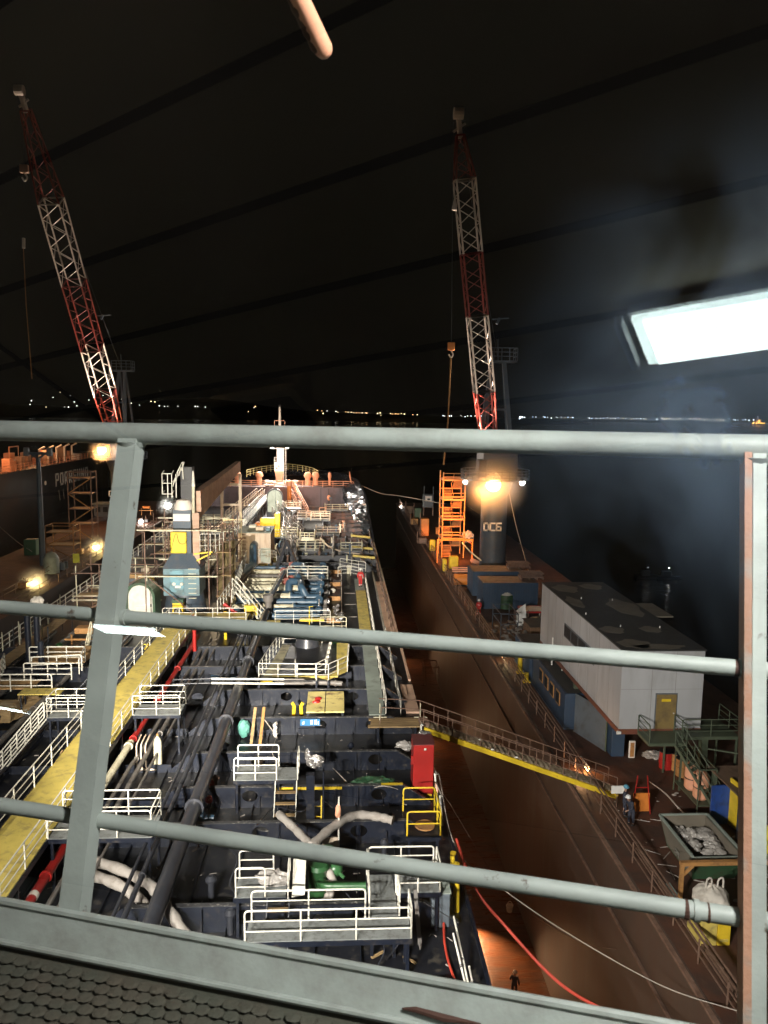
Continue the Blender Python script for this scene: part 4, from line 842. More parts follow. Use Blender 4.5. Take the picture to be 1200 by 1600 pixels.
# gangway
ga=P(662,1138,.9); gb=P(964,1243,-3.6)
gw=thing('gangway','rusty railed gangway with yellow stringer sloping from the ship to the dock','gangway',tuple(ga)); dg=(gb-ga).normalized(); gs=V((-dg.y,dg.x,0)).normalized(); 
if gs.y<0: gs=-gs
W_=1.25
MB().beam(ga-V((0,0,.05)),gb-V((0,0,.05)),.16,.28).build('yellow_stringer',M['yellowp'],gw); MB().beam(ga+gs*W_,gb+gs*W_,.12,.22).build('far_stringer',M['rustrail'],gw)
b=MB(); nn_=34
for i in range(nn_): 
    c=ga.lerp(gb,(i+.5)/nn_)+V((0,0,.1)); b.beam(c+gs*.09,c+gs*(W_-.07),.27,.035,up=(dg.y,-dg.x,0) if False else (0,0,1))
b.build('tread_planks',mat('pale worn planks',(.45,.36,.24),.7,c2=(.22,.16,.1),scale=3),gw)
for k,(off,h) in enumerate(((gs*.05,1.05),(gs*(W_),1.1))):
    up_=[ga.lerp(gb,t)+off+V((0,0,h)) for t in (0,1)]; up2=[ga.lerp(gb,t)+off+V((0,0,h*.5)) for t in (0,1)]
    MB().tube(up_,.028,6).build('hand_rail',M['rustrail'],gw,True); MB().tube(up2,.022,6).build('knee_rail',M['rustrail'],gw,True)
    for i in range(15): c=ga.lerp(gb,i/14)+off; MB().tube([c,c+V((0,0,h))],.024,6).build('post',M['rustrail'],gw,True)
MB().tube([ga+gs*.05+V((0,0,1.05)),ga+gs*.05+V((-2.3,.1,1.15)),ga+gs*.05+V((-2.4,.1,.2))],.028,6).build('hand_rail',M['rustrail'],gw,True); MB().tube([ga+gs*W_+V((0,0,1.1)),ga+gs*W_+V((-2.3,.1,1.2))],.028,6).build('hand_rail',M['rustrail'],gw,True)
b=MB(); 
for i in range(3): b.tube([ga+gs*(.35+i*.3)+V((-.12,0,.12)),ga+gs*(.35+i*.3)+V((.35,0,.05))],.16,12)
b.build('roller',M['rustrail'],gw,True)
for t,o_ in ((.30,.9),(.345,0),(.47,.1)): 
    c=ga.lerp(gb,t)+gs*o_+V((0,-.05,.18)); MB().ball(c,.08,2,(1.4,.5,.7)).build('white_marker',M['white'],gw,True)
x0,x1,y0,y1=px_rect(575,655,1136,1119,.9); pb=thing('plank_bridge','weathered timber planks at the ship end of the gangway','planks',(x0,y0,0))
for i in range(4): MB().box(x0+random.uniform(0,.25),4.5,y0+i*.32,y0+i*.32+.3,.86,.93).build('plank',M['ply'],pb)
for x in (x0+.5,4.2): MB().box(x,x+.12,y0,y0+1.25,0,.855).build('trestle',M['girder'],pb)
for px,lb in ((593,'thin scaffold pole at the plank bridge, left'),(656,'short scaffold pole at the plank bridge, right')):
    c=P(px,1150,0); s_=thing('scaffold_pole',lb,'pole',(c.x,c.y,0)); MB().tube([(c.x,c.y,0),(c.x,c.y,1.9)],.03,6).build('pole',M['creampipe'],s_,True); MB().tube([(c.x-.35,c.y,1.1),(c.x+.4,c.y,1.1)],.03,6).build('crossbar',M['creampipe'],s_,True)
# ------------------------------------------------------------ more deck clutter
for i,(pts,r,m_,lb) in enumerate((
 ([(400,1290),(430,1262),(470,1268),(500,1250),(520,1262)],.025,'pipe','thin black cable snaking over the deck behind the V duct'),
 ([(520,1200),(560,1235),(600,1228),(640,1240)],.022,'rope','thin pale line lying across the yellow edged girder'),
 ([(300,1330),(340,1318),(370,1340),(360,1385),(400,1420)],.028,'pipe','black cable curling beside the large deck pipe'),
 ([(410,1120),(430,1150),(425,1175),(440,1200)],.025,'rope','frayed pale rope hanging over the girder left of the foil bundle'),
 ([(540,1395),(580,1440),(600,1480),(590,1510)],.022,'pipe','black cable dropping behind the long grating platform'))):
    rope([P(a,b_,.25+.9*((k%2)==0)) for k,(a,b_) in enumerate(pts)],r,m_,lb,'deck_cable','cable',5)
c=P(416,1293,.3); o=thing('round_manhole','round dark manhole with crossed handle near the V duct','manhole',(c.x,c.y,0)); MB().tube([(c.x,c.y,0),(c.x,c.y,.35)],.42,20).build('coaming',M['girder'],o,True); MB().tube([(c.x,c.y,.36),(c.x,c.y,.42)],.46,20).build('cover',M['edge'],o,True); MB().beam((c.x-.35,c.y-.1,.47),(c.x+.35,c.y+.15,.47),.06,.04).build('cross_handle',M['hose'],o)
for i,(px,lb) in enumerate(((392,'left of two rust brown planks propped against the girder left of the blue sign'),(406,'right of two rust brown planks propped against the girder left of the blue sign'))):
    c=P(px,1165,.1); o=tag(MB().beam((c.x,c.y,.1),(c.x+.05,c.y+1.9,1.5),.16,.05).build('propped_plank',M['ochre' if i else 'ply'],None),lb,'plank')
c=P(430,1150,.4); b=MB(); 
for k in range(7): b.ball((c.x+random.uniform(-.1,.1),c.y,.35+k*.13),.11,1,(1,.8,1),.4)
tag(b.build('white_rag',M['bag'],None),'dangling white rag between the teal sack and the blue sign','rag')
for i,(px,py,h_,r,m_) in enumerate(((335,1240,.9,.14,'rustrail'),(352,1180,.7,.12,'pipe'),(600,1340,.8,.1,'pipe'),(548,1180,.7,.1,'girder'),(450,1245,.5,.12,'pipe'),(470,1330,.6,.1,'pipe'),(330,1400,.8,.12,'pipe'),(360,1450,.7,.12,'pipe'),(560,1300,.8,.12,'girder'),(610,1290,.6,.1,'pipe'))):
    c=P(px,py,.2); o=thing('deck_vent','small dark vent head among the near deck girders','vent',(c.x,c.y,0),'small dark vent heads'); MB().tube([(c.x,c.y,0),(c.x,c.y,h_)],r,10).build('pipe',M[m_],o,True); MB().tube([(c.x,c.y,h_),(c.x,c.y,h_+.08),(c.x,c.y,h_+.2)],[r*1.7,r*1.8,r*.8],12).build('cap',M[m_],o,True)
for i,(px,py,lb) in enumerate(((330,1222,'orange hanging valve on the large deck pipe, upper'),(327,1248,'orange hanging valve on the large deck pipe, lower'))):
    c=P(px,py,1.0); o=thing('orange_valve',lb,'valve',(c.x,c.y,0)); MB().ball((c.x,c.y,1.0),.13,2,(1,1,1.3)).build('body',M['peach'],o,True); MB().tube([(c.x,c.y-.12,1.0),(c.x,c.y-.1,1.0)],.17,10).build('wheel',M['red'],o,True); MB().tube([(c.x,c.y,0),(c.x,c.y,1)],.04,6).build('stem',M['pipe'],o)
c=P(300,1278,.6); o=thing('blue_pump','small blue pump beside the large deck pipe','pump',(c.x,c.y,0)); MB().bev(c.x-.3,c.x+.5,c.y,c.y+.5,.0,.7,.06).build('body',M['bluepipe'],o); MB().tube([(c.x+.5,c.y+.25,.45),(c.x+.9,c.y+.25,.45)],.14,10).build('outlet',M['bluepipe'],o,True)
c=P(590,1490,.1)
for i,(px,py,a) in enumerate(((590,1492,.6),(640,1500,2.4),(500,1505,1.2),(668,1535,.2))):
    c=P(px,py,.05); tag(MB().beam((c.x-.25*math.cos(a),c.y-.25*math.sin(a),.06),(c.x+.25*math.cos(a),c.y+.25*math.sin(a),.06),.09,.05).build('wood_offcut',M['ply'],None),'short wood offcut lying on the near deck','offcut','wood offcuts on the near deck')
rope([P(604,1500,.2),P(625,1470,.5),P(628,1440,1.1),P(615,1425,1.3)],.02,'pipe','black cable looped from the near deck up to the platform edge','deck_cable','cable',5)
# ============================================================ DECK CRANE, SCAFFOLD, MANIFOLD, FORWARD DECK
cx,cy=-13.3,66.0
dc=thing('deck_crane','navy deck crane with yellow cab panel, pale blue door panel and brown jib','crane',(cx,cy,0))
def lathe(c,prof,n=20): 
    return MB().tube([V((c[0],c[1],z)) for r,z in prof],[r for r,z in prof],n)
lathe((cx,cy),[(1.9,0),(1.75,1.2),(1.55,2.4)],24).build('pedestal_base',M['craneblue'],dc,True)
MB().box(cx-1.5,cx+1.5,cy-1.5,cy+1.4,2.41,4.7).build('machinery_house',M['bluegreen'],dc)
MB().bev(cx-.95,cx+.22,cy-1.62,cy-1.5,2.6,4.6,.05).build('door_panel',mat('pale blue panel',(.16,.32,.38),.45,c2=(.1,.15,.16),scale=1.5),dc)
b=MB(); b.ball((cx-.6,cy-1.66,3.45),.16,2); b.ball((cx+.05,cy-1.66,3.45),.16,2); b.box(cx-.5,cx-.05,cy-1.68,cy-1.625,3.1,3.3); b.build('round_fitting',M['white'],dc)
b=MB()
for k in range(7): b.beam((cx+.6,cy-1.56,2.2+k*.42),(cx+1.25,cy-1.56,2.2+k*.42),.05)
b.build('ladder_rung',M['creampipe'],dc)
MB().add([(cx+sx*w,cy+sy*w*.9,z) for z,w in ((4.71,1.6),(5.9,.9)) for sx,sy in ((-1,-1),(1,-1),(1,1),(-1,1))],[(0,3,2,1),(4,5,6,7),(0,1,5,4),(1,2,6,5),(2,3,7,6),(3,0,4,7)]).build('tapered_collar',M['craneblue'],dc)
MB().box(cx-.75,cx+.75,cy-.8,cy+.8,5.91,9.6).build('column',M['craneblue'],dc)
MB().bev(cx-.95,cx+.4,cy-1.1,cy-.81,5.95,7.8,.1).build('yellow_panel',M['yellowp'],dc)
b=MB(); b.tube(spline([(cx-.9,cy-1.13,6.2),(cx-.45,cy-1.14,7.7),(cx-.2,cy-1.14,6.9),(cx+.2,cy-1.14,6.8),(cx+.5,cy-1.12,7.1)],5),.02,5); b.build('cable',M['black'],dc)
MB().tube([(cx,cy,9.6),(cx,cy,9.9),(cx,cy,10.4),(cx,cy,10.5)],[.8,.8,.55,.1],16).build('white_dome',M['cranewhite'],dc,True)
b=MB(); b.box(cx-.7,cx+.7,cy-.9,cy-.81,8.7,9.3); b.build('winch_guard',M['cranewhite'],dc)
MB().box(cx-.2,cx+.75,cy+.0,cy+1.2,9.6,13.2).build('crane_head',M['black'],dc)
# jib
jr=V((cx+1.05,cy+.4,10.0)); jt=V((-11.9,91,11.6)); b=MB()
d=(jt-jr).normalized(); sd=d.cross(V((0,0,1))).normalized(); u=sd.cross(d)
def sec(p,w,h): return [p+sd*(-w/2)-u*h/2,p+sd*(w/2)-u*h/2,p+sd*(w/2)+u*h/2,p+sd*(-w/2)+u*h/2]
b.add(sec(jr,.7,2.3)+sec(jr.lerp(jt,.35),.7,1.7)+sec(jt,.5,1.1),[(0,3,2,1),(8,9,10,11)]+[(i,(i+1)%4,(i+1)%4+4,i+4) for i in range(4)]+[(i+4,(i+1)%4+4,(i+1)%4+8,i+8) for i in range(4)]); b.build('jib',M['beige'],dc)
MB().box(cx+.9,cx+1.45,cy-.9,cy-.3,4.4,9.4).build('jib_strut',M['beige'],dc)
MB().tube([(cx+.95,cy-.7,8.8),(cx+.95,cy-.5,11.6)],.13,8).build('ram',M['creampipe'],dc,True); MB().tube([(cx+.95,cy-.5,11.6),(cx+.93,cy-.4,12.9)],[.16,.05],8).build('ram_cap',M['white'],dc,True)
# white cage ladder on the crane head, left
cg=thing('caged_ladder','white caged ladder basket hanging at the top of the deck crane','ladder',(cx-1.2,cy,10.6))
for z in (11.0,11.9,12.7):
    for x in (cx-1.55,cx-.75): MB().tube([(x,cy-.9,z),(x+.0,cy-.1,z+.2)],.035,6).build('rail',M['white'],cg,True)
    MB().tube([(cx-1.55,cy-.9,z),(cx-.75,cy-.9,z)],.04,6).build('rail',M['white'],cg,True)
for x in (cx-1.55,cx-1.1,cx-.75,cx-.4): MB().tube([(x,cy-.9,10.7 if x>cx-1.3 else 11.0),(x,cy-.9,12.7)],.04,6).build('post',M['white'],cg,True)
for k in range(4): MB().tube([(cx-.75+.25*k,cy-.5,11.6+.45*k),(cx-.6+.25*k,cy-.2,12.3+.45*k)],.05,6).build('hoop',M['white'],cg,True)
MB().tube([(cx-.4,cy-.5,12.7),(cx+.05,cy-.4,13.7),(cx+.1,cy-.4,12.2)],.05,6).build('hoop',M['white'],cg,True)
# scaffold round the crane
sf=thing('scaffolding','rusty tube scaffold surrounding the deck crane','scaffold',(cx,62,0))
X=(-15.7,-10.6); Y=(62.2,69.5)
for x in (*X,-13.1):
    for y in Y: 
        if x==-13.1 and y==Y[0]: continue
        MB().tube([(x,y,.2),(x,y,9.2)],.05,6).build('upright',M['rustrail'],sf,True)
for z in (4.55,8.35):
    for y in Y: MB().tube([(X[0]-.6,y,z),(X[1]+.7,y,z)],.055,6).build('ledger',M['creampipe'],sf,True)
    for x in X: MB().tube([(x,Y[0]-.3,z-.1),(x,Y[1]+.3,z-.1)],.05,6).build('ledger',M['rustrail'],sf,True)
MB().tube([(X[0]+.3,Y[0]-.05,4.4),(X[1]+.2,Y[0]-.05,.3)],.05,6).build('brace',M['rustrail'],sf,True); MB().tube([(X[0],Y[1],8.3),(X[1],Y[1],4.6)],.05,6).build('brace',M['rustrail'],sf,True)
for x in (-10.4,-9.9,-9.3): MB().tube([(x,Y[0]+3,.2),(x,Y[0]+3,7)],.045,6).build('upright',M['rustrail'],sf,True)
for z in (2.2,4.0,6.0): MB().box(-10.5,-9.2,Y[0]+2.8,Y[1]+1.5,z,z+.05).build('plank',M['ply'],sf)
b=MB()
for z0,z1 in ((.4,2.4),(2.6,4.4),(4.6,6.6)): b.sheet((-10.4,Y[0]+3.2,z0),(-9.2,Y[0]+5.5,z0),(-9.2,Y[0]+5.5,z1),(-10.4,Y[0]+3.2,z1),6,5,.12)
b.build('olive_sheeting',mat('olive sheeting',(.16,.12,.05),.8,c2=(.07,.05,.03),scale=1,bump=.4),sf)
sf2=thing('yellow_bracket','yellow V bracket with small railed cage right of the deck crane','bracket',(-11,66,5)); 
MB().beam((-12.3,65,5.9),(-10.7,65,6.1),.12).build('arm',M['yellowp'],sf2); MB().beam((-12.1,65,5.3),(-10.9,65,5.95),.12).build('arm',M['yellowp'],sf2)
railing([(-11.7,64.5,6.2),(-10.4,64.5,6.2),(-9.9,65.6,6.2)],'small white railed cage right of the yellow crane panel',h=1.5,step=.5)
# small things left of crane: junctions, orange rail unit, dome hatch, warning box
hx=P(221,962,0.4); dm=thing('arched_hatch','green arched deck hatch with its white inside open, left of the crane','hatch',(hx.x,hx.y,0))
def arch(w,h,n=12): return [(-w,0),(w,0),(w,h-w)]+[(w*math.cos(a),h-w+w*math.sin(a)) for a in [math.pi*i/n for i in range(1,n)]]+[(-w,h-w)]
sh=lambda P_,k=0: [(hx.x+a,b+k) for a,b in P_]
MB().prism(sh(arch(1.3,3.4)),hx.y+.02,hx.y+1.6,'y').build('green_shell',M['dgreen'],dm)
MB().prism(sh(arch(1.3,3.4)),hx.y-.5,hx.y,'y',[sh(arch(1.08,3.1),.08)]).build('green_rim',M['dgreen'],dm)
MB().prism(sh(arch(1.07,3.05),.09),hx.y-.02,hx.y+.0,'y').build('white_inside',M['white'],dm); MB().tube([(hx.x-.5,hx.y-.1,.9),(hx.x-.4,hx.y-.1,1.2),(hx.x+.75,hx.y-.1,1.2)],.04,6).build('grab_bar',M['white'],dm,True); MB().box(hx.x+.8,hx.x+.9,hx.y-.12,hx.y-.03,1.2,1.45).build('handle',M['black'],dm)
c=P(279,962,1.2); wb=thing('warning_box','yellow box with a round black and white mark in front of the deck crane','box',(c.x,c.y,0)); MB().bev(c.x-.5,c.x+.35,c.y,c.y+.7,1.0,2.25,.04).build('body',M['yellowp'],wb); MB().tube([(c.x-.05,c.y-.03,1.55),(c.x-.05,c.y-.01,1.55)],.34,18).build('black_disc',M['black'],wb); MB().tube([(c.x-.05,c.y-.05,1.55),(c.x-.05,c.y-.035,1.55)],.2,16).build('white_disc',M['white'],wb); MB().box(c.x-.52,c.x+.37,c.y-.02,c.y+.72,2.26,2.5).build('lid',M['dgreen'],wb); MB().box(c.x-.1,c.x+.0,c.y-.062,c.y-.052,1.4,1.7).build('mark',M['black'],wb); MB().box(c.x-.4,c.x+.2,c.y+.1,c.y+.6,0,1).build('stand',M['girder'],wb)
for i,(px,py,m_,lb) in enumerate(((205,902,'plyo','orange boards stacked behind the arched green hatch'),)):
    c=P(px,py,1); o=thing('board_stack',lb,'boards',(c.x,c.y,0)); 
    for k in range(4): MB().box(c.x-1.4,c.x+2.0-.2*k,c.y,c.y+1.2,.3+.25*k,.5+.25*k).build('board',M[m_],o)
# yellow manifold boxes, red lever at S-stairs
c=P(385,972,1.2); yb=thing('yellow_control_box','yellow control box behind white rails at the stair foot','box',(c.x,c.y,0)); MB().bev(c.x-.9,c.x+.3,c.y,c.y+.8,.6,1.7,.04).build('body',M['yellowp'],yb); MB().bev(c.x-.4,c.x+.7,c.y+1.8,c.y+2.5,1.2,2.1,.04).build('upper_body',M['yellowp'],yb); MB().ball((c.x-.55,c.y-.05,1.3),.12,2).build('white_knob',M['white'],yb); MB().box(c.x-.7,c.x+.6,c.y,c.y+2.5,0,.6).build('plinth',M['girder'],yb)
c=P(352,972,1.4); hv=thing('red_lever_valve','yellow valve column with red lever left of the white stairs','valve',(c.x,c.y,0)); 
MB().tube([(c.x,c.y,0),(c.x,c.y,1.9)],.12,8).build('column',M['yellowp'],hv,True); MB().tube([(c.x,c.y,1.0),(c.x,c.y,1.1)],.3,12).build('wheel',M['yellowp'],hv,True); MB().tube([(c.x-.1,c.y,2.9),(c.x+.9,c.y,2.1)],.13,8).build('lever',M['red'],hv,True); MB().ball((c.x,c.y,2.05),.24,2).build('cap',M['yellowp'],hv,True)
# white stairs in S shape beside manifold
a=P(418,975,.6); b_=P(366,915,3.4)
ladder((a.x,a.y,.3),(b_.x,a.y+1.8,3.3),.9,'white sloping stair with double handrails left of the manifold pipes','white',rungs=.35,side=(.2,1,0),rail=.9,treads='white',name='sloping_stair',r=.035)
a=P(362,930,3.2); b_=P(385,868,3.2)
railing([(a.x,a.y,2.6),(b_.x,b_.y,2.6)],'white handrail running forward from the stair top to the cream tank',step=1.3,h=1.1,r=.035)
railing([P(340,960,2.2),P(362,925,2.4)],'pair of pale handrail posts behind the yellow valve column',step=1.3,h=1.1,r=.035)
# cream tank house
th=thing('cream_tank_house','large stained cream box house with a blue pipe out of its front','tank house',(-9.6,87,0))
MB().bev(-11.5,-7.75,86.6,91.6,.8,4.3,.05).build('walls',M['cream'],th); MB().box(-11.55,-7.7,86.55,91.65,4.31,4.38).build('roof',M['greywalk'],th)
MB().box(-8.9,-7.77,86.585,86.598,.9,2.6).build('pale_patch',mat('pale green repaint',(.42,.46,.38),.5,c2=(.35,.3,.2),scale=2),th)
b=MB()
for k in range(9): b.beam((-11.2,86.5,1.0+.4*k),(-10.55,86.5,1.0+.4*k),.05)
b.build('ladder_rung',M['rustrail'],th)
for x in (-11.25,-8): 
    for y in (86.8,91.3): MB().box(x-.12,x+.12,y-.12,y+.12,0,.8).build('foot',M['girder'],th)
MB().bev(-9.6,-8.7,88,89,4.39,4.8,.05).build('roof_fitting',M['cream'],th); MB().bev(-8.4,-7.9,87.5,88.6,4.39,4.75,.05).build('roof_fitting',M['bluegreen'],th); MB().bev(-10.6,-9.8,90,91,4.39,4.7,.05).build('roof_fitting',M['white'],th)
MB().tube(rounded([(-9.6,86.6,3.0),(-9.6,85.3,3.0),(-9.6,85.2,.9),(-10.2,80,.8)],.6,6),.42,14).build('blue_pipe',M['bluepipe'],th,True)
pipe(rounded([(-10.2,79.9,.8),(-10.4,76,.8),(-10.6,72,.8)],.6,6),.42,'greypipe','thick grey pipe continuing aft from the blue tank pipe',[.3])
# manifold cross pipes
for i,(y,m_,r,x1) in enumerate(((83.5,'bluepipe',.22,-3.4),(81.3,'creampipe',.26,-4.6),(79.2,'greypipe',.2,-3.6),(77.2,'creampipe',.24,-4.2),(75.4,'creampipe',.24,-5),(73.4,'creampipe',.42,-3.9),(71.4,'bluepipe',.22,-3.4),(69.9,'creampipe',.40,-4.4),(68.1,'bluepipe',.34,-3.2),(66.2,'creampipe',.28,-3.9),(64.8,'bluepipe',.30,-2.2),(63.2,'bluepipe',.26,-2.0))):
    p=pipe([(-9.3,y,.95),(x1,y,.95)],r,m_,'%s manifold cross pipe, number %d counted from the cream tank house'%({'bluepipe':'blue','creampipe':'cream','greypipe':'grey'}[m_],i+1),[.02,.5,.98],group='manifold cross pipes')
    MB().tube([(x1+.05,y,.95),(-1.6,y,.95)],r*.9,12).build('blue_end',M['bluepipe'],p,True)
    MB().tube([(x1-.08,y,.95),(x1+.1,y,.95)],r*1.4,12).build('end_flange',M['bluepipe'],p,True)
for i,(y,x,lb) in enumerate(((80.5,-4.0,'blue pipe bend arching over the manifold pipes, farthest'),(76.5,-4.4,'blue pipe bend arching over the manifold pipes, middle'),(72.4,-3.9,'blue pipe bend arching over the manifold pipes, nearest'))):
    pipe(rounded([(x-.9,y,1.0),(x-.9,y,1.9),(x+.3,y-.3,1.9),(x+.4,y-2.4,1.9),(x+.9,y-2.5,1.0)],.7,6),.34,'bluepipe',lb,[.95],name='pipe_bend')
rv=thing('red_valve_stack','cluster of rusty red valve wheels between the cream and blue pipes','valves',(-5.2,76,.9))
for i in range(9):
    x=-5.3+random.uniform(-.5,.6); y=72.5+i*1.05; z=1.5+random.uniform(0,.8); MB().tube([(x,y,.9),(x,y,z)],.06,6).build('spindle',M['rustrail'],rv,True); MB().tube([(x,y-.03,z),(x,y+.03,z)],.34,12).build('hand_wheel',mat('dull red wheel',(.25,.06,.04),.6) if i==0 else bpy.data.materials['dull red wheel'],rv,True)
for i in range(6):
    y=65+i*3.0; s_=thing('blue_valve','blue and silver valve with hand wheel, number %d in the row from the near end'%(i+1),'valve',(-1.6,y,0),'manifold valves')
    MB().ball((-1.7,y,1.0),.42,2,(.9,.8,1)).build('body',M['bluepipe'],s_,True); MB().tube([(-1.7,y,1.2),(-1.7,y,2.0)],.07,8).build('stem',M['foil'],s_,True); MB().tube([(-1.7,y-.02,2.0),(-1.7,y+.04,2.04)],[.34,.34],14).build('hand_wheel',M['bluepipe'],s_,True)
    MB().tube([(-1.35,y,1.0),(-1.05,y,1.0)],[.5,.5],14).build('flange',M['greypipe'],s_,True); MB().tube([(-1.0,y,1.0),(-.85,y,1.0)],.34,12).build('blank_cap',M['foil'],s_,True)
dt=thing('drip_tray','rust brown drip tray with olive panels beside the manifold valves','tray',(-.4,72,0))
for k,(y0,y1,m_) in enumerate(((62.5,66,'olive sheeting'),(66.1,70,'olive sheeting'),(70.1,75,None),(75.1,82,None))): MB().box(-1.0,.1,y0,y1,.5,.6).build('tray_panel',bpy.data.materials[m_] if m_ else M['deckrust'],dt)
for y in (62.4,70,76,82): MB().box(-1.0,.15,y,y+.08,.61,1.0).build('divider',M['ochre'],dt)
b=MB()
for i in range(16): b.ball((.0+random.uniform(-.4,.3),61.5+random.uniform(0,4),.9+random.uniform(0,.4)),random.uniform(.15,.3),1,jit=.35)
tag(b.build('foil_heap',M['foil'],None),'heap of silver wrapped valves at the near end of the drip tray','foil heap')
dv_=thing('davit_arm','white thin davit pipe on a grey post at the near end of the manifold','davit',(-5.9,63,0)); MB().tube([(-6,64.4,.2),(-6,64.4,2.0)],.3,12).build('post',M['greypipe'],dv_,True); MB().tube([(-6,64.4,2.0),(-6,64.4,2.5)],.45,12).build('turntable',M['greypipe'],dv_,True); MB().tube(rounded([(-6,64.4,2.4),(-5.6,75,2.4),(-4.8,76.5,2.4)],.6,4),.09,8).build('arm',M['white'],dv_,True); MB().tube([(-5.75,64.4,2.3),(-5.35,75,2.3)],.16,8).build('blue_arm',M['bluepipe'],dv_,True)
railing([P(430,974,1.5),P(516,974,1.5)],'white handrail in front of the manifold pipes',step=1.6)
railing([P(500,985,1.5),P(541,985,1.5)],'yellowish handrail right of the manifold front rail',step=1,m='creampipe')
yl=thing('yellow_pedestal','yellow handled pedestal at the near right of the manifold','pedestal',(-2.2,62,0)); MB().tube([(-2.4,61.6,0),(-2.4,61.6,2.2),(-2.1,61.6,2.2)],.05,6).build('handle',M['yellowp'],yl,True); MB().box(-3.2,-1.2,61.4,62,1.0,1.15).build('yellow_beam',M['yellowp'],yl)
railing([(-9.9,86.2,1.5),(-7.0,84.9,1.5)],'white handrail sloping beside the blue tank pipe',step=1.2)
x0=P(449,905,1.5).x;x1=P(512,905,1.5).x; yq=P(480,905,1.5).y
platform(x0,x1,yq,yq+1.3,1.5,'white railed stage behind the manifold, right of the cream tank house',rails='sne',r=.04,step=1.8)
ladder((-7.0,87.5,1.5),(-9.0,98,2.0),.5,'thin white sloping handrail pair behind the cream tank house','white',rungs=3,rail=None,r=.04)
# long dark inclined stairs
for i,((a,b_),(c_,d_),lb) in enumerate((((468,834),(437,793),'dark inclined stair with grey rails, right of the far pair'),((462,857),(430,803),'dark inclined stair with grey rails, left of the far pair'))):
    p=P(a,b_,1.0); q=P(c_,d_,3.0); ladder(p,q,.9,lb,'greypipe',rungs=.6,name='sloping_stair',side=(1,.2,0),rail=1.1,r=.05)
x0=P(463,861,1.0).x;x1=P(506,861,1.0).x;yq=P(480,861,1.0).y; platform(x0,x1,yq,yq+2,1.0,'railed stage at the foot of the dark inclined stairs',rails='sn',r=.045,step=1.1,railm='creampipe')
x0=P(468,845,1.4).x;x1=P(491,845,1.4).x;yq=P(480,845,1.4).y; platform(x0,x1,yq,yq+3,1.4,'small caged grating beyond the stair foot stage',rails='sew',r=.045,step=.6,railm='creampipe',m='creampipe')
# black round drum winch / windlass shapes
for px,py,r,lb in ((489,828,1.1,'dark round winch drum beside the caged grating'),(500,816,.9,'second dark winch drum nearer the forecastle')):
    c=P(px,py,1.0); w_=thing('winch',lb,'winch',(c.x,c.y,0)); MB().tube([(c.x-1.3,c.y,1.3),(c.x+1.3,c.y,1.3)],r,16).build('drum',M['black'],w_,True)
    for s_ in (-1,1): MB().tube([(c.x+s_*1.35,c.y,1.3),(c.x+s_*1.5,c.y,1.3)],r*1.25,16).build('rim',M['pipe'],w_,True)
    MB().box(c.x-1.6,c.x+1.6,c.y-.7,c.y+.7,0,.4).build('base',M['girder'],w_)
ym_=thing('yellow_machine','yellow machinery unit above the cream tank house','machine',(-10.5,103,0)); c=P(420,822,3.0)
ym_.location=(c.x,c.y,0)
for dx,w,h in ((-.2,1.9,1.5),(1.1,.7,2.2),(-1.5,.6,.9)): MB().bev(c.x+dx-w/2,c.x+dx+w/2,c.y,c.y+1.5,1.5,1.5+h+1.0,.08).build('casing',M['orange'] if dx==-1.5 else M['yellowp'],ym_)
MB().box(c.x-2,c.x+2,c.y,c.y+1.5,0,1.48).build('frame',M['girder'],ym_)
# grey arched hatch far
c=P(429,800,1.5); gh=thing('grey_arched_hatch','grey green arched hatch cover standing right of the far catwalk','hatch',(c.x,c.y,0)); sh2=lambda P_: [(c.x+a,b+1.5) for a,b in P_]
MB().prism(sh2(arch(1.15,3.6)),c.y,c.y+.5,'y').build('cover',M['greywalk'],gh); MB().prism(sh2(arch(1.35,3.85)),c.y+.51,c.y+1.4,'y').build('shell',M['girder'],gh); MB().box(c.x-1.3,c.x+1.3,c.y,c.y+1.4,0,1.48).build('coaming',M['girder'],gh)
# white gantry portal
gp=thing('portal_frame','white portal frame with three crossbars left of the far catwalk','frame',(-14,95,0))
for x in (-14.45,-12.2): MB().box(x-.17,x+.17,94.8,95.2,.0,9.0 if x<-14 else 10.3).build('upright',M['cream'],gp)
for z,x1 in ((8.9,-12.2),(6.4,-12.2),(4.0,-12.2)): MB().box(-14.6,x1,94.83,95.17,z,z+.25).build('crossbar',M['cream'],gp)
MB().beam((-14.4,95,9.1),(-12.3,95,10.3),.12).build('brace',M['cream'],gp)
# gas vents / hooped ladders pinkish left of far catwalk
for px,py,z,lb in ((368,800,2,'pale hooped handrail steps left of the far catwalk, nearer'),(392,783,2.6,'pale hooped handrail steps left of the far catwalk, farther')):
    p=P(px-10,py+8,z-.8); q=P(px+14,py-12,z+.6); ladder(p,q,1.0,lb,'cream',rungs=.5,side=(1,.3,0),rail=1.0,r=.05)
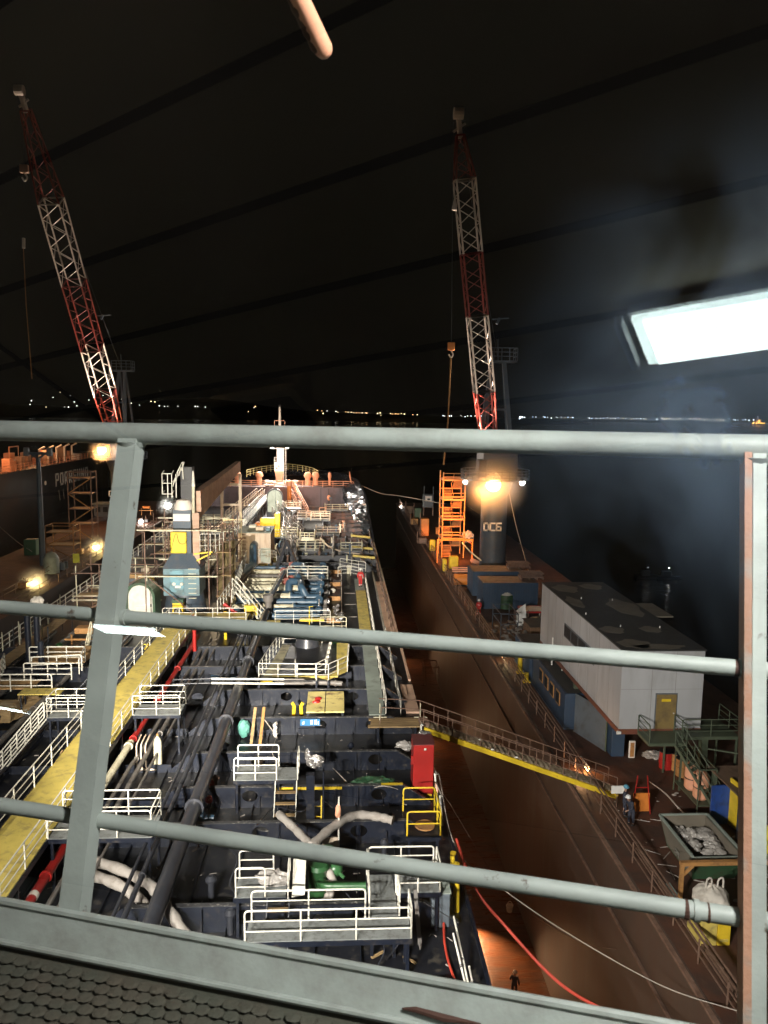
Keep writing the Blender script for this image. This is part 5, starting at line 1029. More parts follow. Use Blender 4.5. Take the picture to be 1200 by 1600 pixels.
# foremast
mxx,my=-12.0,154
fm_=thing('foremast','white floodlit foremast with box platform and thin topmast at the bow','mast',(mxx,my,FZ))
MB().add([(mxx+sx*w,my+sy*w,z) for z,w in ((FZ,.5),(6.2,.85)) for sx,sy in ((-1,-1),(1,-1),(1,1),(-1,1))],[(0,3,2,1),(4,5,6,7),(0,1,5,4),(1,2,6,5),(2,3,7,6),(3,0,4,7)]).build('tapered_base',M['peach'],fm_)
MB().bev(mxx-.95,mxx+.95,my-.9,my+.9,6.21,8.0,.05).build('platform_box',M['white'],fm_)
b=MB(); b.box(mxx-.6,mxx-.3,my-.92,my-.905,6.7,7.0); b.box(mxx-.2,mxx+.1,my-.92,my-.905,7.1,7.4); b.build('opening',M['black'],fm_)
MB().box(mxx-.45,mxx+.75,my-.5,my+.5,8.01,12.6).build('trunk',M['white'],fm_)
MB().tube([(mxx+.1,my,12.6),(mxx+.1,my,18.9)],[.35,.2],10).build('topmast',M['white'],fm_,True)
MB().tube([(mxx+.1,my,18.9),(mxx+.1,my,19.3)],.3,8).build('top_light_box',M['black'],fm_)
frm=MB()
for a,b_ in (((-.9,14.6),(1.1,14.6)),((-.9,16.2),(1.1,16.2)),((-.9,14.6),(-.9,16.2)),((1.1,14.6),(1.1,16.2))): frm.beam((mxx+a[0],my-.5,a[1]),(mxx+b_[0],my-.5,b_[1]),.1)
frm.box(mxx-.9,mxx+1.1,my-.5,my+.5,14.5,14.6); frm.build('crow_nest_rail',M['peach'],fm_)
MB().box(mxx-1.6,mxx+1.8,my-.3,my+.3,10.6,10.75).build('lamp_crossarm',M['white'],fm_)
railing([(mxx-.95,my-.95,8.0),(mxx+.95,my-.95,8.0)],None,parent=fm_,h=1,step=.6,r=.04)
ladder((mxx+1.1,my-.6,FZ),(mxx+1.1,my-.6,12.4),.45,'white ladder on the starboard side of the foremast','white',r=.05)
# bow rails
ring2=[(-18,150,5.3),(-16.8,157,5.3),(-14.6,164,5.3),(-11.3,169,5.3),(-7.9,164,5.3),(-5.4,157,5.3),(-4.25,150,5.3)]
railing(ring2,'curved yellow handrail on top of the bow bulwark',1.35,step=2.2,m='bowrail',r=.06)
railing([(-22.5,146.1,FZ),(xs(146)-1.2,146.1,FZ)],'peach lit handrail along the front edge of the forecastle',step=2.0,m='peach',r=.05,h=1.15)
railing([(xs(146)-1.6,147,FZ),(xs(150)-1.2,152,FZ+1.4)],'short peach handrail climbing to the starboard bulwark',step=1,m='peach',r=.06,h=1.2)
ladder((-5.9,131.5,.3),(-9.3,145.6,FZ),1.3,'peach lit stair with double handrails up to the forecastle','peach',rungs=.8,side=(1,.25,0),rail=1.2,treads='peach',name='sloping_stair',r=.06)
x0=P(478,813,.8).x;x1=P(510,813,.8).x;yq=P(490,813,.8).y; platform(x0,x1,yq,yq+3,.8,'peach railed stage at the foot of the forecastle stair',rails='sne',railm='peach',r=.055,step=1.3)
x0=P(499,806,1.6).x;x1=P(509,806,1.6).x;yq=P(500,806,1.6).y; railing([(x0,yq,1.4),(x1,yq,1.4),(x1,yq+3,1.4)],'taller peach handrail cage at the right of the stair foot',m='peach',r=.06,h=1.5,step=1)
# round bodies on the forecastle
for i,(px,lb) in enumerate(((371,'orange round ventilator at the port end of the forecastle'),(405,'orange round ventilator left of the foremast'),(452,'large orange ventilator post right of the foremast'),(481,'pair orange drum on the forecastle, left'),(493,'orange drum on the forecastle, right'),(515,'small red drum on the forecastle near the black sheet'))):
    big=px==452; c=PY(px,757 if not big else 800,150 if not big else 140); z0=FZ if not big else .0; r=.75 if not big else .55
    if px==515: r=.35
    v_=thing('ventilator',lb,'ventilator',(c.x,c.y,z0)); h=1.5 if not big else 4.6
    MB().tube([(c.x,c.y,z0),(c.x,c.y,z0+h)],r*.7,12).build('trunk',M['orange'] if big else M['peach'],v_,True); MB().tube([(c.x,c.y,z0+h),(c.x,c.y,z0+h+.3),(c.x,c.y,z0+h+.9),(c.x,c.y,z0+h+1.1)],[r*.9,r*1.05,r*.8,r*.2],12).build('cowl',M['peach'],v_,True)
c=PY(513,781,143.5); lb_=thing('lifebuoy_lamp','orange lit round fitting on a bracket by the plum bulkhead','fitting',(c.x,143.5,0)); MB().tube([(c.x,143.3,0),(c.x,143.3,3.8)],.07,6).build('post',M['girder'],lb_,True); MB().ball((c.x+.1,143.3,2.1),.45,2,(.8,.4,1.2)).build('body',M['peach'],lb_,True)
b=MB()
for i in range(26): b.ball((-12.2+random.uniform(-2,4.5),147+random.uniform(-.5,3),FZ+random.uniform(.2,1)),random.uniform(.2,.5),1,(1.6,1,.5),.3)
tag(b.build('white_machinery',M['white'],None),'cluster of white lit windlass gear at the foot of the foremast','windlass')
# forward starboard frames, ropes, small fittings
for i in range(9):
    x=random.uniform(-3,2.5); y=90+i*6; pipe([(x,y,.2),(x,y,random.uniform(.8,1.6))],.09,'creampipe','small pale vent pipe on the forward starboard deck',name='vent_pipe',group='small vent pipes forward')
rope([(-2.5,100,1.6),(-1.5,96,1.3),(.2,93,1.1),(2.6,92,.9)],.10,'cream','thick pale hose draped across the forward starboard girders','pale_hose','hose',8)
for i,(y,lb) in enumerate(((89,'yellow chock at the forward ship side, nearest'),(95,'yellow chock at the forward ship side, middle'),(104,'yellow chock at the forward ship side, farthest'))):
    ch=thing('side_chock',lb,'chock',(3,y,0)); MB().beam((1.6,y,1.3),(4.2,y+.3,1.0),.35,.25).build('yellow_beam',M['yellow'],ch); MB().box(3.9,4.5,y-.4,y+.6,0,.9).build('foot',M['girder'],ch)
for i in range(5):
    y=86+i*4.5; MB().tube([(3.9,y,.1),(2.6,y+1.0,1.3)],.05,6).build('brace',M['rustrail'],tk)
for y0,y1 in ((60,84),(86,112)):
    railing([(4.35,y0,0),(4.35,y1,0)],'thin rusty side railing along the starboard deck edge, %s part'%('nearer' if y0==60 else 'farther'),m='rustrail',step=2.6,h=1.0,r=.035,mids=1)
for i,(px,py) in enumerate(((500,902),(478,868),(520,861),(455,876),(446,840),(520,930),(545,892))):
    c=P(px,py,.3); o=thing('deck_fitting','small pale deck fitting among the forward pipes','fitting',(c.x,c.y,0),'small deck fittings'); MB().tube([(c.x,c.y,0),(c.x,c.y,.7)],.22,10).build('base',M['creampipe'],o,True); MB().ball((c.x,c.y,.8),.3,2,(1,1,.7)).build('cap',M['white'],o,True)
# black crossed legs (davit tripod) between tank and stage
tp=thing('tripod_davit','black crossed leg tripod between the cream tank house and the stages','tripod',(-5.5,92,0)); c=P(448,858,3)
tp.location=(c.x,c.y,0)
for dx in (-1.4,1.6): MB().beam((c.x,c.y,4),(c.x+dx,c.y-.5,0),.35,.3).build('leg',M['pipe'],tp)
# ============================================================ PORT SIDE OF THE SHIP
railing([(-24.9,54,0),(-24.9,86,0)],'white port side railing, nearer part behind the left window post',step=2.0,h=1.15,r=.045)
railing([(-24.9,86.5,0),(-24.9,118,0)],'white port side railing, farther part left of the deck crane',step=2.2,h=1.15,r=.05)
for i in range(11):
    y=38+i*2.9; s_=thing('port_stanchion','bare pale stanchion on the port deck edge, number %d from the viewer'%(i+1),'stanchion',(-24.3,y,0),'port stanchions'); MB().tube([(-24.3,y,0),(-24.3,y,1.9)],.05,6).build('post',M['creampipe'],s_,True); MB().box(-24.45,-24.15,y-.15,y+.15,0,.06).build('base',M['girder'],s_)
for i,(x0,x1,y0,y1,z,m_,lb) in enumerate(((-22.6,-21.6,44,62.5,1.3,'ply','long timber gangway plank on the port side, behind the left post'),(-22.6,-21.4,31,43,1.2,'plyo','orange timber plank path on the port side, nearer'),(-20.5,-16.8,50.5,54,1.3,'plyo','orange boarded stage on the port side with white rail'),(-22.3,-18.4,45.5,47.0,1.3,'plyo','orange boarded strip in front of the port stage'),(-22.6,-20.3,36.2,38.0,1.1,'plyo','orange plank square at the left edge'),(-18.6,-16.2,44,45,1.5,'yellow','small yellow step by the port stage'))):
    s_=thing('plank_stage',lb,'stage',((x0+x1)/2,y0,0)); n=max(2,int((x1-x0)/.45))
    for k in range(n): MB().box(x0+(x1-x0)*k/n,x0+(x1-x0)*(k+.95)/n,y0,y1,z-.06,z).build('board',M[m_],s_)
    for x in (x0+.1,x1-.1):
        for y in (y0+.2,y1-.2): MB().tube([(x,y,0),(x,y,z-.07)],.05,6).build('leg',M['girder'],s_,True)
railing([(-22.2,45.2,1.3),(-20.6,45.0,1.3),(-17.0,45.0,1.3)],'curved white handrail in front of the orange port stage',step=1.3,r=.04)
railing([(-20.4,50.4,1.3),(-16.8,50.4,1.3),(-16.4,48,1.3)],'white handrail along the orange boarded port stage',step=1.3,r=.04)
railing([P(38,1062,1.4),P(112,1062,1.4)],'long white double handrail at the left edge, below the orange stage',step=1.4,r=.04); railing([P(50,1052,1.4),P(128,1048,1.4)],'white handrail with raised corner just behind the long double one',step=1.5,r=.04,mids=1)
x0,x1,y0,y1=px_rect(-30,38,1073,1058,1.2); platform(x0,x1,y0,y0+1.6,1.2,'grey grating landing at the left edge under the orange boards',rails='')
railing([P(-4,1075,1.2),P(8,1045,1.2)],'white hooped handrail at the extreme left edge',step=.7,r=.045)
c=P(16,1120,.6); ot=thing('tan_tarpaulin','tan covered box at the left edge below the grating landing','box',(c.x,c.y,0)); MB().bev(c.x-1.6,c.x+.0,c.y,c.y+1.4,.2,1.1,.08).build('box',M['ply'],ot); b=MB(); b.sheet((c.x+.1,c.y,.3),(c.x+1.1,c.y+1.6,.5),(c.x+.6,c.y+3,.6),(c.x-.6,c.y+2.6,.9),6,6,.06); b.build('sheet',M['ply'],ot)
for i,(px,py,h,lb) in enumerate(((46,1040,4.2,'dark navy post on the port deck, left of three'),(60,1035,4.6,'dark navy post on the port deck, middle of three, wrapped top'),(66,1060,3.0,'dark navy post on the port deck, right of three'))):
    c=P(px,py,.5); s_=thing('navy_post',lb,'post',(c.x,c.y,0)); MB().tube([(c.x,c.y,0),(c.x,c.y,h)],.2,10).build('column',M['girder'],s_,True)
    if i<2: MB().ball((c.x+.1*i,c.y,h+.2),.42,3,(1,.8,.9),.22).build('wrapped_top',M['bag'],s_)
for i in range(7):
    c=P(22+i*9,1010+random.uniform(-6,10),.5); s_=thing('thin_post','thin pale post among the port side pipes','post',(c.x,c.y,0),'thin posts on the port deck'); MB().tube([(c.x,c.y,0),(c.x,c.y,2.2)],.05,6).build('post',M['creampipe'] if i%2 else M['pipe'],s_,True); MB().tube([(c.x,c.y,0),(c.x,c.y,.12)],.12,8).build('foot',M['girder'],s_)
c=P(93,1022,.5); gv=thing('green_valve','green valve with round black wheel on the port deck','valve',(c.x,c.y,0)); MB().tube([(c.x,c.y,0),(c.x,c.y,1.0)],.22,10).build('body',M['green'],gv,True); MB().ball((c.x,c.y,1.1),.27,2).build('bonnet',M['green'],gv,True); MB().tube([(c.x-.3,c.y-.1,.6),(c.x-.3,c.y-.05,.6)],.35,14).build('wheel',M['black'],gv,True)
# small stair behind the left post and orange lift unit
p=P(143,1025,.3); q=P(152,985,2.0); ladder(p,q,.8,'small grey stair with white rails partly behind the left window post','creampipe',rungs=.35,side=(1,0,0),rail=.9,treads='grate',name='sloping_stair',r=.035)
for i,(y,lb) in enumerate(((60,'orange machine with scaffold rails on the far port deck, nearer'),(118,'orange lift unit among scaffold rails on the port dock side'))):
    c=PX(130,970,-19) if i==0 else P(228,792,-1)
    o=thing('orange_unit',lb,'machine',(c.x,c.y,c.z)); z=c.z-.3 if i else 1.3
    MB().bev(c.x-.7,c.x+.7,c.y,c.y+1.0,z,z+.45,.08).build('casing',M['ochre'] if i==0 else M['orange'],o); MB().tube([(c.x-1.4,c.y,z-.4),(c.x+1.4,c.y,z-.4)],.08,6).build('rail',M['ochre'],o,True)
    for dx in (-.9,.9): MB().tube([(c.x+dx,c.y,z-1.4),(c.x+dx,c.y,z)],.07,6).build('leg',M['ochre'],o,True)
# port deck pipes and cross members seen between post and crane
for i in range(6):
    y=64+i*5; pipe([(-24,y,.9),(-16,y,.9)],.09,'creampipe','pale thin cross pipe on the port deck beyond the catwalk, number %d'%(i+1),name='cross_pipe',group='port cross pipes',n=8)
for i in range(5):
    x=-16.2-i*1.5; pipe([(x,20,.6),(x,60,.6)],.13+.03*(i%2),'greypipe' if i%2 else 'pipe','deck pipe on the port side, number %d out from the catwalk'%(i+1),[.3,.6,.8],group='port deck pipes',n=8)
# ------------------------------------------------------------ extra density: scaffolds, pipes and rails amidships and forward
def scaf0(lb,x0,x1,y0,y1,z0,lev,h,m='rustrail',r=.05,nx=3):
    root=thing('scaffold_bay',lb,'scaffold',((x0+x1)/2,y0,z0))
    for i in range(nx+1):
        x=x0+(x1-x0)*i/nx
        for y in (y0,y1): MB().tube([(x,y,z0),(x+random.uniform(-.06,.06),y,z0+h*lev+random.uniform(.3,1.2))],r,6).build('upright',M[m if (i+int(y))%3 else 'creampipe'],root,True)
    for k in range(1,lev+1):
        z=z0+h*k
        for y in (y0,y1): MB().tube([(x0-.4,y,z),(x1+.4,y,z+random.uniform(-.06,.06))],r,6).build('ledger',M['creampipe' if k%2 else m],root,True)
        for i in range(nx+1): x=x0+(x1-x0)*i/nx; MB().tube([(x,y0-.3,z-.08),(x,y1+.3,z-.08)],r,6).build('transom',M[m],root,True)
        if k<lev or nx>3: MB().box(x0,x0+(x1-x0)*.7,y0+.1,y0+1.0,z+.02,z+.07).build('plank',M['ply'],root)
    MB().tube([(x0,y0-.06,z0+.2),(x1,y0-.06,z0+h*lev)],r,6).build('brace',M[m],root,True)
    return root
scaf0('tan tube scaffold with planks left of the deck crane, by the port rail',-22.5,-16.6,66,70,0,2,2.0)
scaf0('tall tan tube scaffold behind the deck crane',-17.5,-10.5,73,79,0,3,2.2,nx=4)
scaf0('tan scaffold bay between the deck crane and the cream tank house',-12.6,-10.8,78,85,0,3,2.0,nx=2)
scaf0('low tan scaffold bay on the port deck ahead of the crane',-23.5,-16,92,98,0,2,2.0)
for i in range(16):
    x=-9.2+i*.78+random.uniform(-.2,.2); y0=random.uniform(87,100); y1=y0+random.uniform(14,38); m_=random.choice(['pipe','greypipe','creampipe','bluepipe','greypipe','rustrail'])
    z=random.choice([.6,.9,1.4]); pipe(rounded([(x,y0,z-.4),(x,y0,z),(x,min(y1,143),z)],.3,3),random.uniform(.06,.17),m_,'fore and aft pipe on the forward deck beyond the manifold',[.5,.8],group='forward deck pipes',n=8,name='forward_pipe')
for i,(x0,x1,y,z) in enumerate(((-8.5,-5.5,100,1.6),(-3.2,0,104,1.4),(-6.5,-2.5,118,1.5),(.2,2.8,92,1.3),(-4.2,-1.4,112,2.2),(-20,-15.5,104,1.4),(-21,-16,112,1.6),(-19.5,-15.2,86,2.4),(-8.8,-6.2,124,2.4),(-2.5,1.4,130,1.4))):
    platform(x0,x1,y,y+2.2,z,'small pale railed grating stage on the forward deck',rails='swe' if i%2 else 'sne',railm='cream' if i%3 else 'creampipe',r=.045,step=1.3,group='small forward stages',name='forward_stage')
for i in range(26):
    x=random.uniform(-9,2.4); y=random.uniform(88,140); h_=random.uniform(.7,2.2)
    o=thing('pipe_riser','short pipe riser with a cap among the forward deck pipes','riser',(x,y,0),'pipe risers forward'); m_=random.choice(['cream','greypipe','peach','bluepipe','white','rustrail'])
    MB().tube([(x,y,0),(x,y,h_)],.1,7).build('pipe',M[m_],o,True); MB().tube([(x,y,h_),(x,y,h_+.12)],.22,9).build('flange',M[m_],o,True)
    if i%2: MB().tube([(x-.3,y,h_*.7),(x+.3,y,h_*.7)],.06,6).build('arm',M[m_],o,True)
for i in range(14):
    x=random.uniform(-23,-15.8); y=random.uniform(64,120); w=random.uniform(.4,1.0); h_=random.uniform(.5,1.6)
    o=thing('deck_box','small box on the port deck among pipes and scaffold','box',(x,y,0),'small boxes on the port deck'); MB().bev(x-w/2,x+w/2,y,y+w,.1,h_,.05).build('body',M[random.choice(['orange','cream','greybox','bluegreen','yellowp'])],o); MB().box(x-w/2,x+w/2,y,y+w,0,.09).build('base',M['girder'],o)
rope([P(405,880,1.6),P(380,905,1.2),P(372,930,1.0),P(360,950,1.6)],.03,'rope','slack pale line between the stair top and the cream tank house')
# ============================================================ DOCK CRANES
def lattice(root,p,q,w0,w1,secs,chord=.2,brace=.10):
    """square lattice boom from p to q; secs: list of (t0,t1,mat,w_start,w_end)"""
    p=V(p);q=V(q); d=(q-p).normalized(); a=d.cross(V((0,1,0))).normalized(); b=d.cross(a).normalized(); L=(q-p).length
    for t0,t1,m,wa,wb in secs:
        c0=p.lerp(q,t0); c1=p.lerp(q,t1)
        cor=lambda c,w,i: c+a*(w/2*(-1,1,1,-1)[i])+b*(w/2*(-1,-1,1,1)[i])
        mb=MB()
        for i in range(4): mb.beam(cor(c0,wa,i),cor(c1,wb,i),chord)
        n=max(4,int((t1-t0)*L/(max(wa,wb)*.62)))
        for k in range(n):
            u,v=k/n,(k+1)/n; A=c0.lerp(c1,u);B=c0.lerp(c1,v); wA=wa+(wb-wa)*u; wB=wa+(wb-wa)*v
            for i in range(4):
                j=(i+1)%4; 
                if k%2: mb.beam(cor(A,wA,i),cor(B,wB,j),brace)
                else: mb.beam(cor(A,wA,j),cor(B,wB,i),brace)
        for c,w in ((c0,wa),(c1,wb)):
            for i in range(4): mb.beam(cor(c,w,i),cor(c,w,(i+1)%4),chord*.9)
        mb.build('boom_section',M[m],root)
def dock_crane(name_lb,cxy,rad,ringz,boom_p,boom_q,wid,secs,af,word,cath):
    x,y=cxy; root=thing('dock_crane',name_lb,'crane',(x,y,DT))
    MB().tube([(x,y,DT),(x,y,ringz-.6)],rad,28).build('column',M['craneblue'],root,True)
    b=MB(); text(b,word,(x-rad*.92,y-rad-.02,ringz-7.6),(1,0,0),(0,0,1),.62,.2,gap=.42,depth=.12)
    b.build('lettering',M['letter'],root)
    rr=rad*2.6; pr=[(x+rr*math.cos(a),y+rr*math.sin(a)) for a in [2*math.pi*i/28 for i in range(28)]]
    MB().prism(pr,ringz-.6,ringz-.45).build('ring_platform',M['craneblue'],root)
    MB().tube([(x,y,ringz-3),(x,y,ringz-.61)],[rad*1.02,rad*1.45],24).build('flare',M['craneblue'],root,True)
    railing([(*p_,ringz-.45) for p_ in pr+[pr[0]]],None,parent=root,m='craneblue',r=.06,h=1.2,step=2,closed_ends=False)
    MB().bev(x-rad*1.1,x+rad*1.5,y-rad,y+rad*2,ringz-.44,ringz+3.6,.1).build('machine_house',M['craneblue'],root)
    MB().bev(x-rad*1.5,x-rad*.9,y-rad*1.3,y-.2,ringz-.2,ringz+2.2,.1).build('cab',M['glassdark'],root)
    # A-frame
    (l0,r0,z0),(l1,r1,z1)=af
    ym=y+1
    for sx0,sx1 in ((l0,l1),(r0,r1)):
        MB().beam((sx0,ym-1,z0),(sx1,ym,z1),.55,.5).build('a_frame_leg',M['craneblue'],root)
        MB().beam((sx0*.7+r0*.3+.4,ym+3,z0),(sx1,ym+.6,z1),.3).build('back_stay',M['craneblue'],root)
    zc=z0+(z1-z0)*.42; MB().beam((l0*.58+l1*.42,ym-.5,zc),(r0*.58+r1*.42,ym-.5,zc),.3).build('cross_beam',M['craneblue'],root)
    MB().box(l1-1.1,r1+1.6,ym-1.2,ym+1.2,z1,z1+.25).build('top_platform',M['craneblue'],root)
    railing([(l1-1.1,ym-1.2,z1+.25),(r1+1.6,ym-1.2,z1+.25),(r1+1.6,ym+1.2,z1+.25)],None,parent=root,m='craneblue',r=.07,h=1.7,step=1,closed_ends=True)
    MB().tube([((l1+r1)/2,ym,z1),((l1+r1)/2-.1,ym,z1+3.2)],.07,5).build('aerial',M['craneblue'],root)
    lattice(root,boom_p,boom_q,wid,wid,secs)
    # head
    bq=V(boom_q); d=(bq-V(boom_p)).normalized()
    h=MB(); h.beam(bq-d*.3,bq+d*2.6,.5,.8); h.beam(bq+d*.4+V((-.8,0,0)),bq+d*1.4+V((.8,0,0)),.25); h.tube([bq+d*2.4+V((-.6,-.3,0)),bq+d*2.4+V((.6,-.3,0))],.7,12); h.build('boom_head',M['cranewhite'],root)
    mid=V(boom_p).lerp(bq,.35); 
    b=MB(); b.beam(mid+V((1.6,0,3)),mid+V((3.8,0,3.2)),.15); b.beam(mid+V((2.2,0,2.4)),mid+V((2.6,0,3.2)),.3); b.build('lamp_bracket',M['craneblue'],root)
    st=MB(); st.tube([V(((l1+r1)/2,ym,z1+.3)),bq+d*1.0],.035,5); st.build('luffing_wire',M['pipe'],root)
    return root
# starboard crane (white letters DC6)
y6=106.5; x6=P(768,890,DT).x; zz=lambda px,py,y: PY(px,py,y)
bp=zz(764,692,104); bq=zz(719,212,99)
T=lambda py: (692-py)/(692-212)
c6=dock_crane('tall dock crane marked DC6 with a red and white lattice boom, at the right',(x6,y6),1.83,zz(768,742,y6).z,bp,bq,2.4,
  [(0,T(605),'cranered',1.9,2.4),(T(605),T(482),'cranewhite',2.4,2.4),(T(482),T(385),'cranered',2.4,2.4),(T(385),T(275),'cranewhite',2.4,2.4),(T(275),1,'cranered',2.4,.9)],
  ((zz(750,692,y6).x,zz(798,692,y6).x,zz(750,692,y6).z),(zz(771,566,y6).x,zz(790,566,y6).x,zz(780,566,y6).z)),'DC6',None)
hk=thing('hook_block','small orange lit hook block hanging on a cable left of the DC6 boom','hook',tuple(zz(705,547,99)))
c=zz(705,545,99); MB().bev(c.x-.45,c.x+.45,c.y-.25,c.y+.25,c.z-.2,c.z+.8,.1).build('block',M['orange'],hk); MB().tube(spline([c+V((0,0,-.2)),c+V((.25,0,-.7)),c+V((0,0,-1.1)),c+V((-.3,0,-.7))],4),.1,6).build('hook',M['cranewhite'],hk,True)
t_=bq+V((-.9,-.2,1.5)); MB().tube([t_,V((c.x,c.y,c.z+.8))],.025,5).build('wire',M['pipe'],hk)
MB().tube([c+V((0,0,-1)),zz(700,660,99),zz(693,726,99)],.10,6).build('sling',M['ochre'],hk)
c=zz(710,322,99); s_=thing('boom_counterweight','tiny pale weight hanging left of the upper DC6 boom','weight',tuple(c)); MB().tube([c+V((0,0,-.5)),c+V((0,0,.0)),c+V((0,0,.9))],[.35,.3,.06],8).build('ball',M['cranewhite'],s_,True); MB().tube([c+V((0,0,.9)),V((c.x,c.y,t_.z))],.02,4).build('wire',M['pipe'],s_)
tw=thing('tag_line','thin cable slanting from the DC6 crane ring down to the dock containers','cable',(x6,y6,0)); MB().tube(spline([zz(795,768,104),zz(806,820,103),zz(826,893,100)],5),.05,5).build('line',M['rope'],tw)
# port crane
y5=150.0; x5=zz(189,745,y5).x
bp5=zz(178,664,147); bq5=zz(40,172,118)
T5=lambda py:(664-py)/(664-172)
c5=dock_crane('tall dock crane with a red and white lattice boom leaning left, behind the left post',(x5,y5),1.9,zz(189,712,y5).z,bp5,bq5,2.9,
  [(0,T5(600),'cranered',2.5,3.1),(T5(600),T5(516),'cranewhite',3.1,3.1),(T5(516),T5(408),'cranered',3.1,3.1),(T5(408),T5(288),'cranewhite',3.1,3.1),(T5(288),1,'cranered',3.1,1.2)],
  ((zz(176,664,y5).x,zz(196,664,y5).x,zz(189,664,y5).z),(zz(184,580,y5).x,zz(192,580,y5).x,zz(189,580,y5).z)),'DC5',None)
c=zz(38,268,116); s_=thing('hook_block','orange and grey hook block high up left of the leaning boom','hook',tuple(c)); MB().bev(c.x-.6,c.x+.6,c.y-.3,c.y+.3,c.z-.2,c.z+.9,.1).build('block',M['beige'],s_); MB().tube(spline([c+V((0,0,-.2)),c+V((.35,0,-.8)),c+V((0,0,-1.3)),c+V((-.35,0,-.8))],4),.12,6).build('hook',M['cranewhite'],s_,True)
MB().tube([bq5+V((-.3,-.2,2)),c+V((0,0,.9))],.03,5).build('wire',M['pipe'],s_)
MB().tube([zz(36,376,116),zz(41,480,116),zz(50,592,116)],.07,5).build('sling',M['ochre'],s_); MB().tube([zz(37,372,116),zz(37,388,116)],.25,6).build('pale_shackle',M['cranewhite'],s_)
# orange lamp box on port crane
c=zz(163,708,147); ob=thing('orange_control_cab','orange lit box beside the lamp of the left dock crane','cab',tuple(c)); MB().bev(c.x-.9,c.x+.8,c.y+.5,c.y+2,c.z-.6,c.z+1.6,.1).build('box',M['orange'],ob)
# ============================================================ PORT DOCK TOP
c=P(67,884,DT); lm=thing('lamp_mast','tall grey mast with two raised floodlight arms on the left dock wall','mast',(c.x,c.y,DT)); zt_=PY(62,715,c.y).z
MB().tube([(c.x,c.y,DT),(c.x,c.y,zt_)],[.42,.30],12).build('pole',M['craneblue'],lm,True)
for s_ in (-1,1):
    MB().beam((c.x,c.y,zt_-.2),(c.x+s_*.9,c.y,zt_+.5),.25).build('arm',M['craneblue'],lm); MB().bev(c.x+s_*1.55-.35,c.x+s_*1.55+.35,c.y-.3,c.y+.3,zt_+.2,zt_+1.4,.12).build('lamp_head',M['greybox'],lm)
MB().box(c.x-1.5,c.x+1.5,c.y-.2,c.y+.2,zt_+.4,zt_+.75).build('crossbar',M['craneblue'],lm)
MB().beam((c.x-1.3,c.y,zt_+.6),(c.x+1.3,c.y,zt_+.6),.1).build('crossbar',M['craneblue'],lm)
c=P(81,895,DT); tk_=thing('grey_silo','rounded dusty grey tank at the foot of the lamp mast','tank',(c.x,c.y,DT)); MB().tube([(c.x,c.y,DT),(c.x,c.y,DT+2.0),(c.x,c.y,DT+2.7),(c.x,c.y,DT+2.9)],[1.0,1.0,.6,.1],18).build('body',M['greywalk'],tk_,True)
def scaf(lb,x0,x1,y0,y1,z0,lev,h,m='rustrail',planks=True,r=.08):
    root=thing('scaffold_tower',lb,'scaffold',((x0+x1)/2,y0,z0)); 
    for x in (x0,x1):
        for y in (y0,y1): MB().tube([(x,y,z0),(x,y,z0+h*lev+1)],r,6).build('upright',M[m],root,True)
    for k in range(lev+1):
        z=z0+h*(k+ (1 if k<lev else .35+k-k)) if k<lev else z0+h*lev+1
        for a,b in (((x0,y0),(x1,y0)),((x1,y0),(x1,y1)),((x1,y1),(x0,y1)),((x0,y1),(x0,y0))): MB().tube([(*a,z),(*b,z)],r*.85,6).build('ledger',M[m],root,True)
        if k<lev:
            if planks: MB().box(x0,x1,y0,y1,z-.08,z-.02).build('plank',M['ply'],root)
            a,b=((x0,z-h),(x1,z)) if k%2 else ((x1,z-h),(x0,z)); MB().tube([(a[0],y0-.05,a[1]),(b[0],y0-.05,b[1])],r*.85,6).build('brace',M['ochre'] if m=='rustrail' else M[m],root,True)
    return root
c=P(127,843,DT)
scaf('rust brown scaffold stair tower on the left dock wall',c.x-1.9,c.x+1.9,c.y,c.y+3,DT,4,2.6,r=.11)
c=P(92,872,DT); scaf('low scaffold with rails right of the lamp mast',c.x-1.8,c.x+2.2,c.y,c.y+3,DT,2,1.9,'ochre',r=.08)
c=P(47,868,DT); s_=thing('olive_box','dark olive box left of the lamp mast','box',(c.x,c.y,DT)); MB().bev(c.x-.9,c.x+.9,c.y,c.y+1.5,DT,DT+2.4,.08).build('box',M['dgreen'],s_)
c=PX(119,873,-36.5); s_=thing('yellow_notice','small yellow notice board on the left dock wall','sign',(c.x,c.y,DT)); MB().box(c.x-.45,c.x+.45,c.y,c.y+.06,c.z-.6,c.z+.7).build('board',mat('yellow green board',(.55,.55,.05),.5),s_); MB().tube([(c.x,c.y+.08,DT),(c.x,c.y+.08,c.z)],.06,6).build('post',M['rustrail'],s_)
c=P(168,815,DT); s_=thing('long_shed','pale low shed with windows on the left dock wall beyond the scaffold','shed',(c.x,c.y,DT)); MB().bev(c.x-2.6,c.x+2,c.y,c.y+3,DT+1,DT+3.4,.1).build('walls',M['greybox'],s_); MB().box(c.x-2.8,c.x+2.2,c.y-.2,c.y+3.2,DT+3.41,DT+3.6).build('roof',M['greywalk'],s_)
for k in range(3): MB().box(c.x-2.2+k*1.4,c.x-1.3+k*1.4,c.y-.03,c.y-.01,DT+1.9,DT+2.9).build('window',M['glassdark'],s_)
for i in range(9):
    y=64+i*11+random.uniform(-2,2); x=PXI-1.6-random.uniform(0,3); s_=thing('dock_fitting','low rusty fitting on the left dock wall','fitting',(x,y,DT),'low fittings on the left dock wall'); MB().bev(x-.5,x+.5,y-.6,y+.6,DT+.03,DT+random.uniform(.4,1.1),.08).build('body',M['ochre'] if i%2 else M['greybox'],s_); MB().tube([(x,y,DT+.4),(x,y,DT+1.3)],.08,6).build('stub',M['rustrail'],s_)
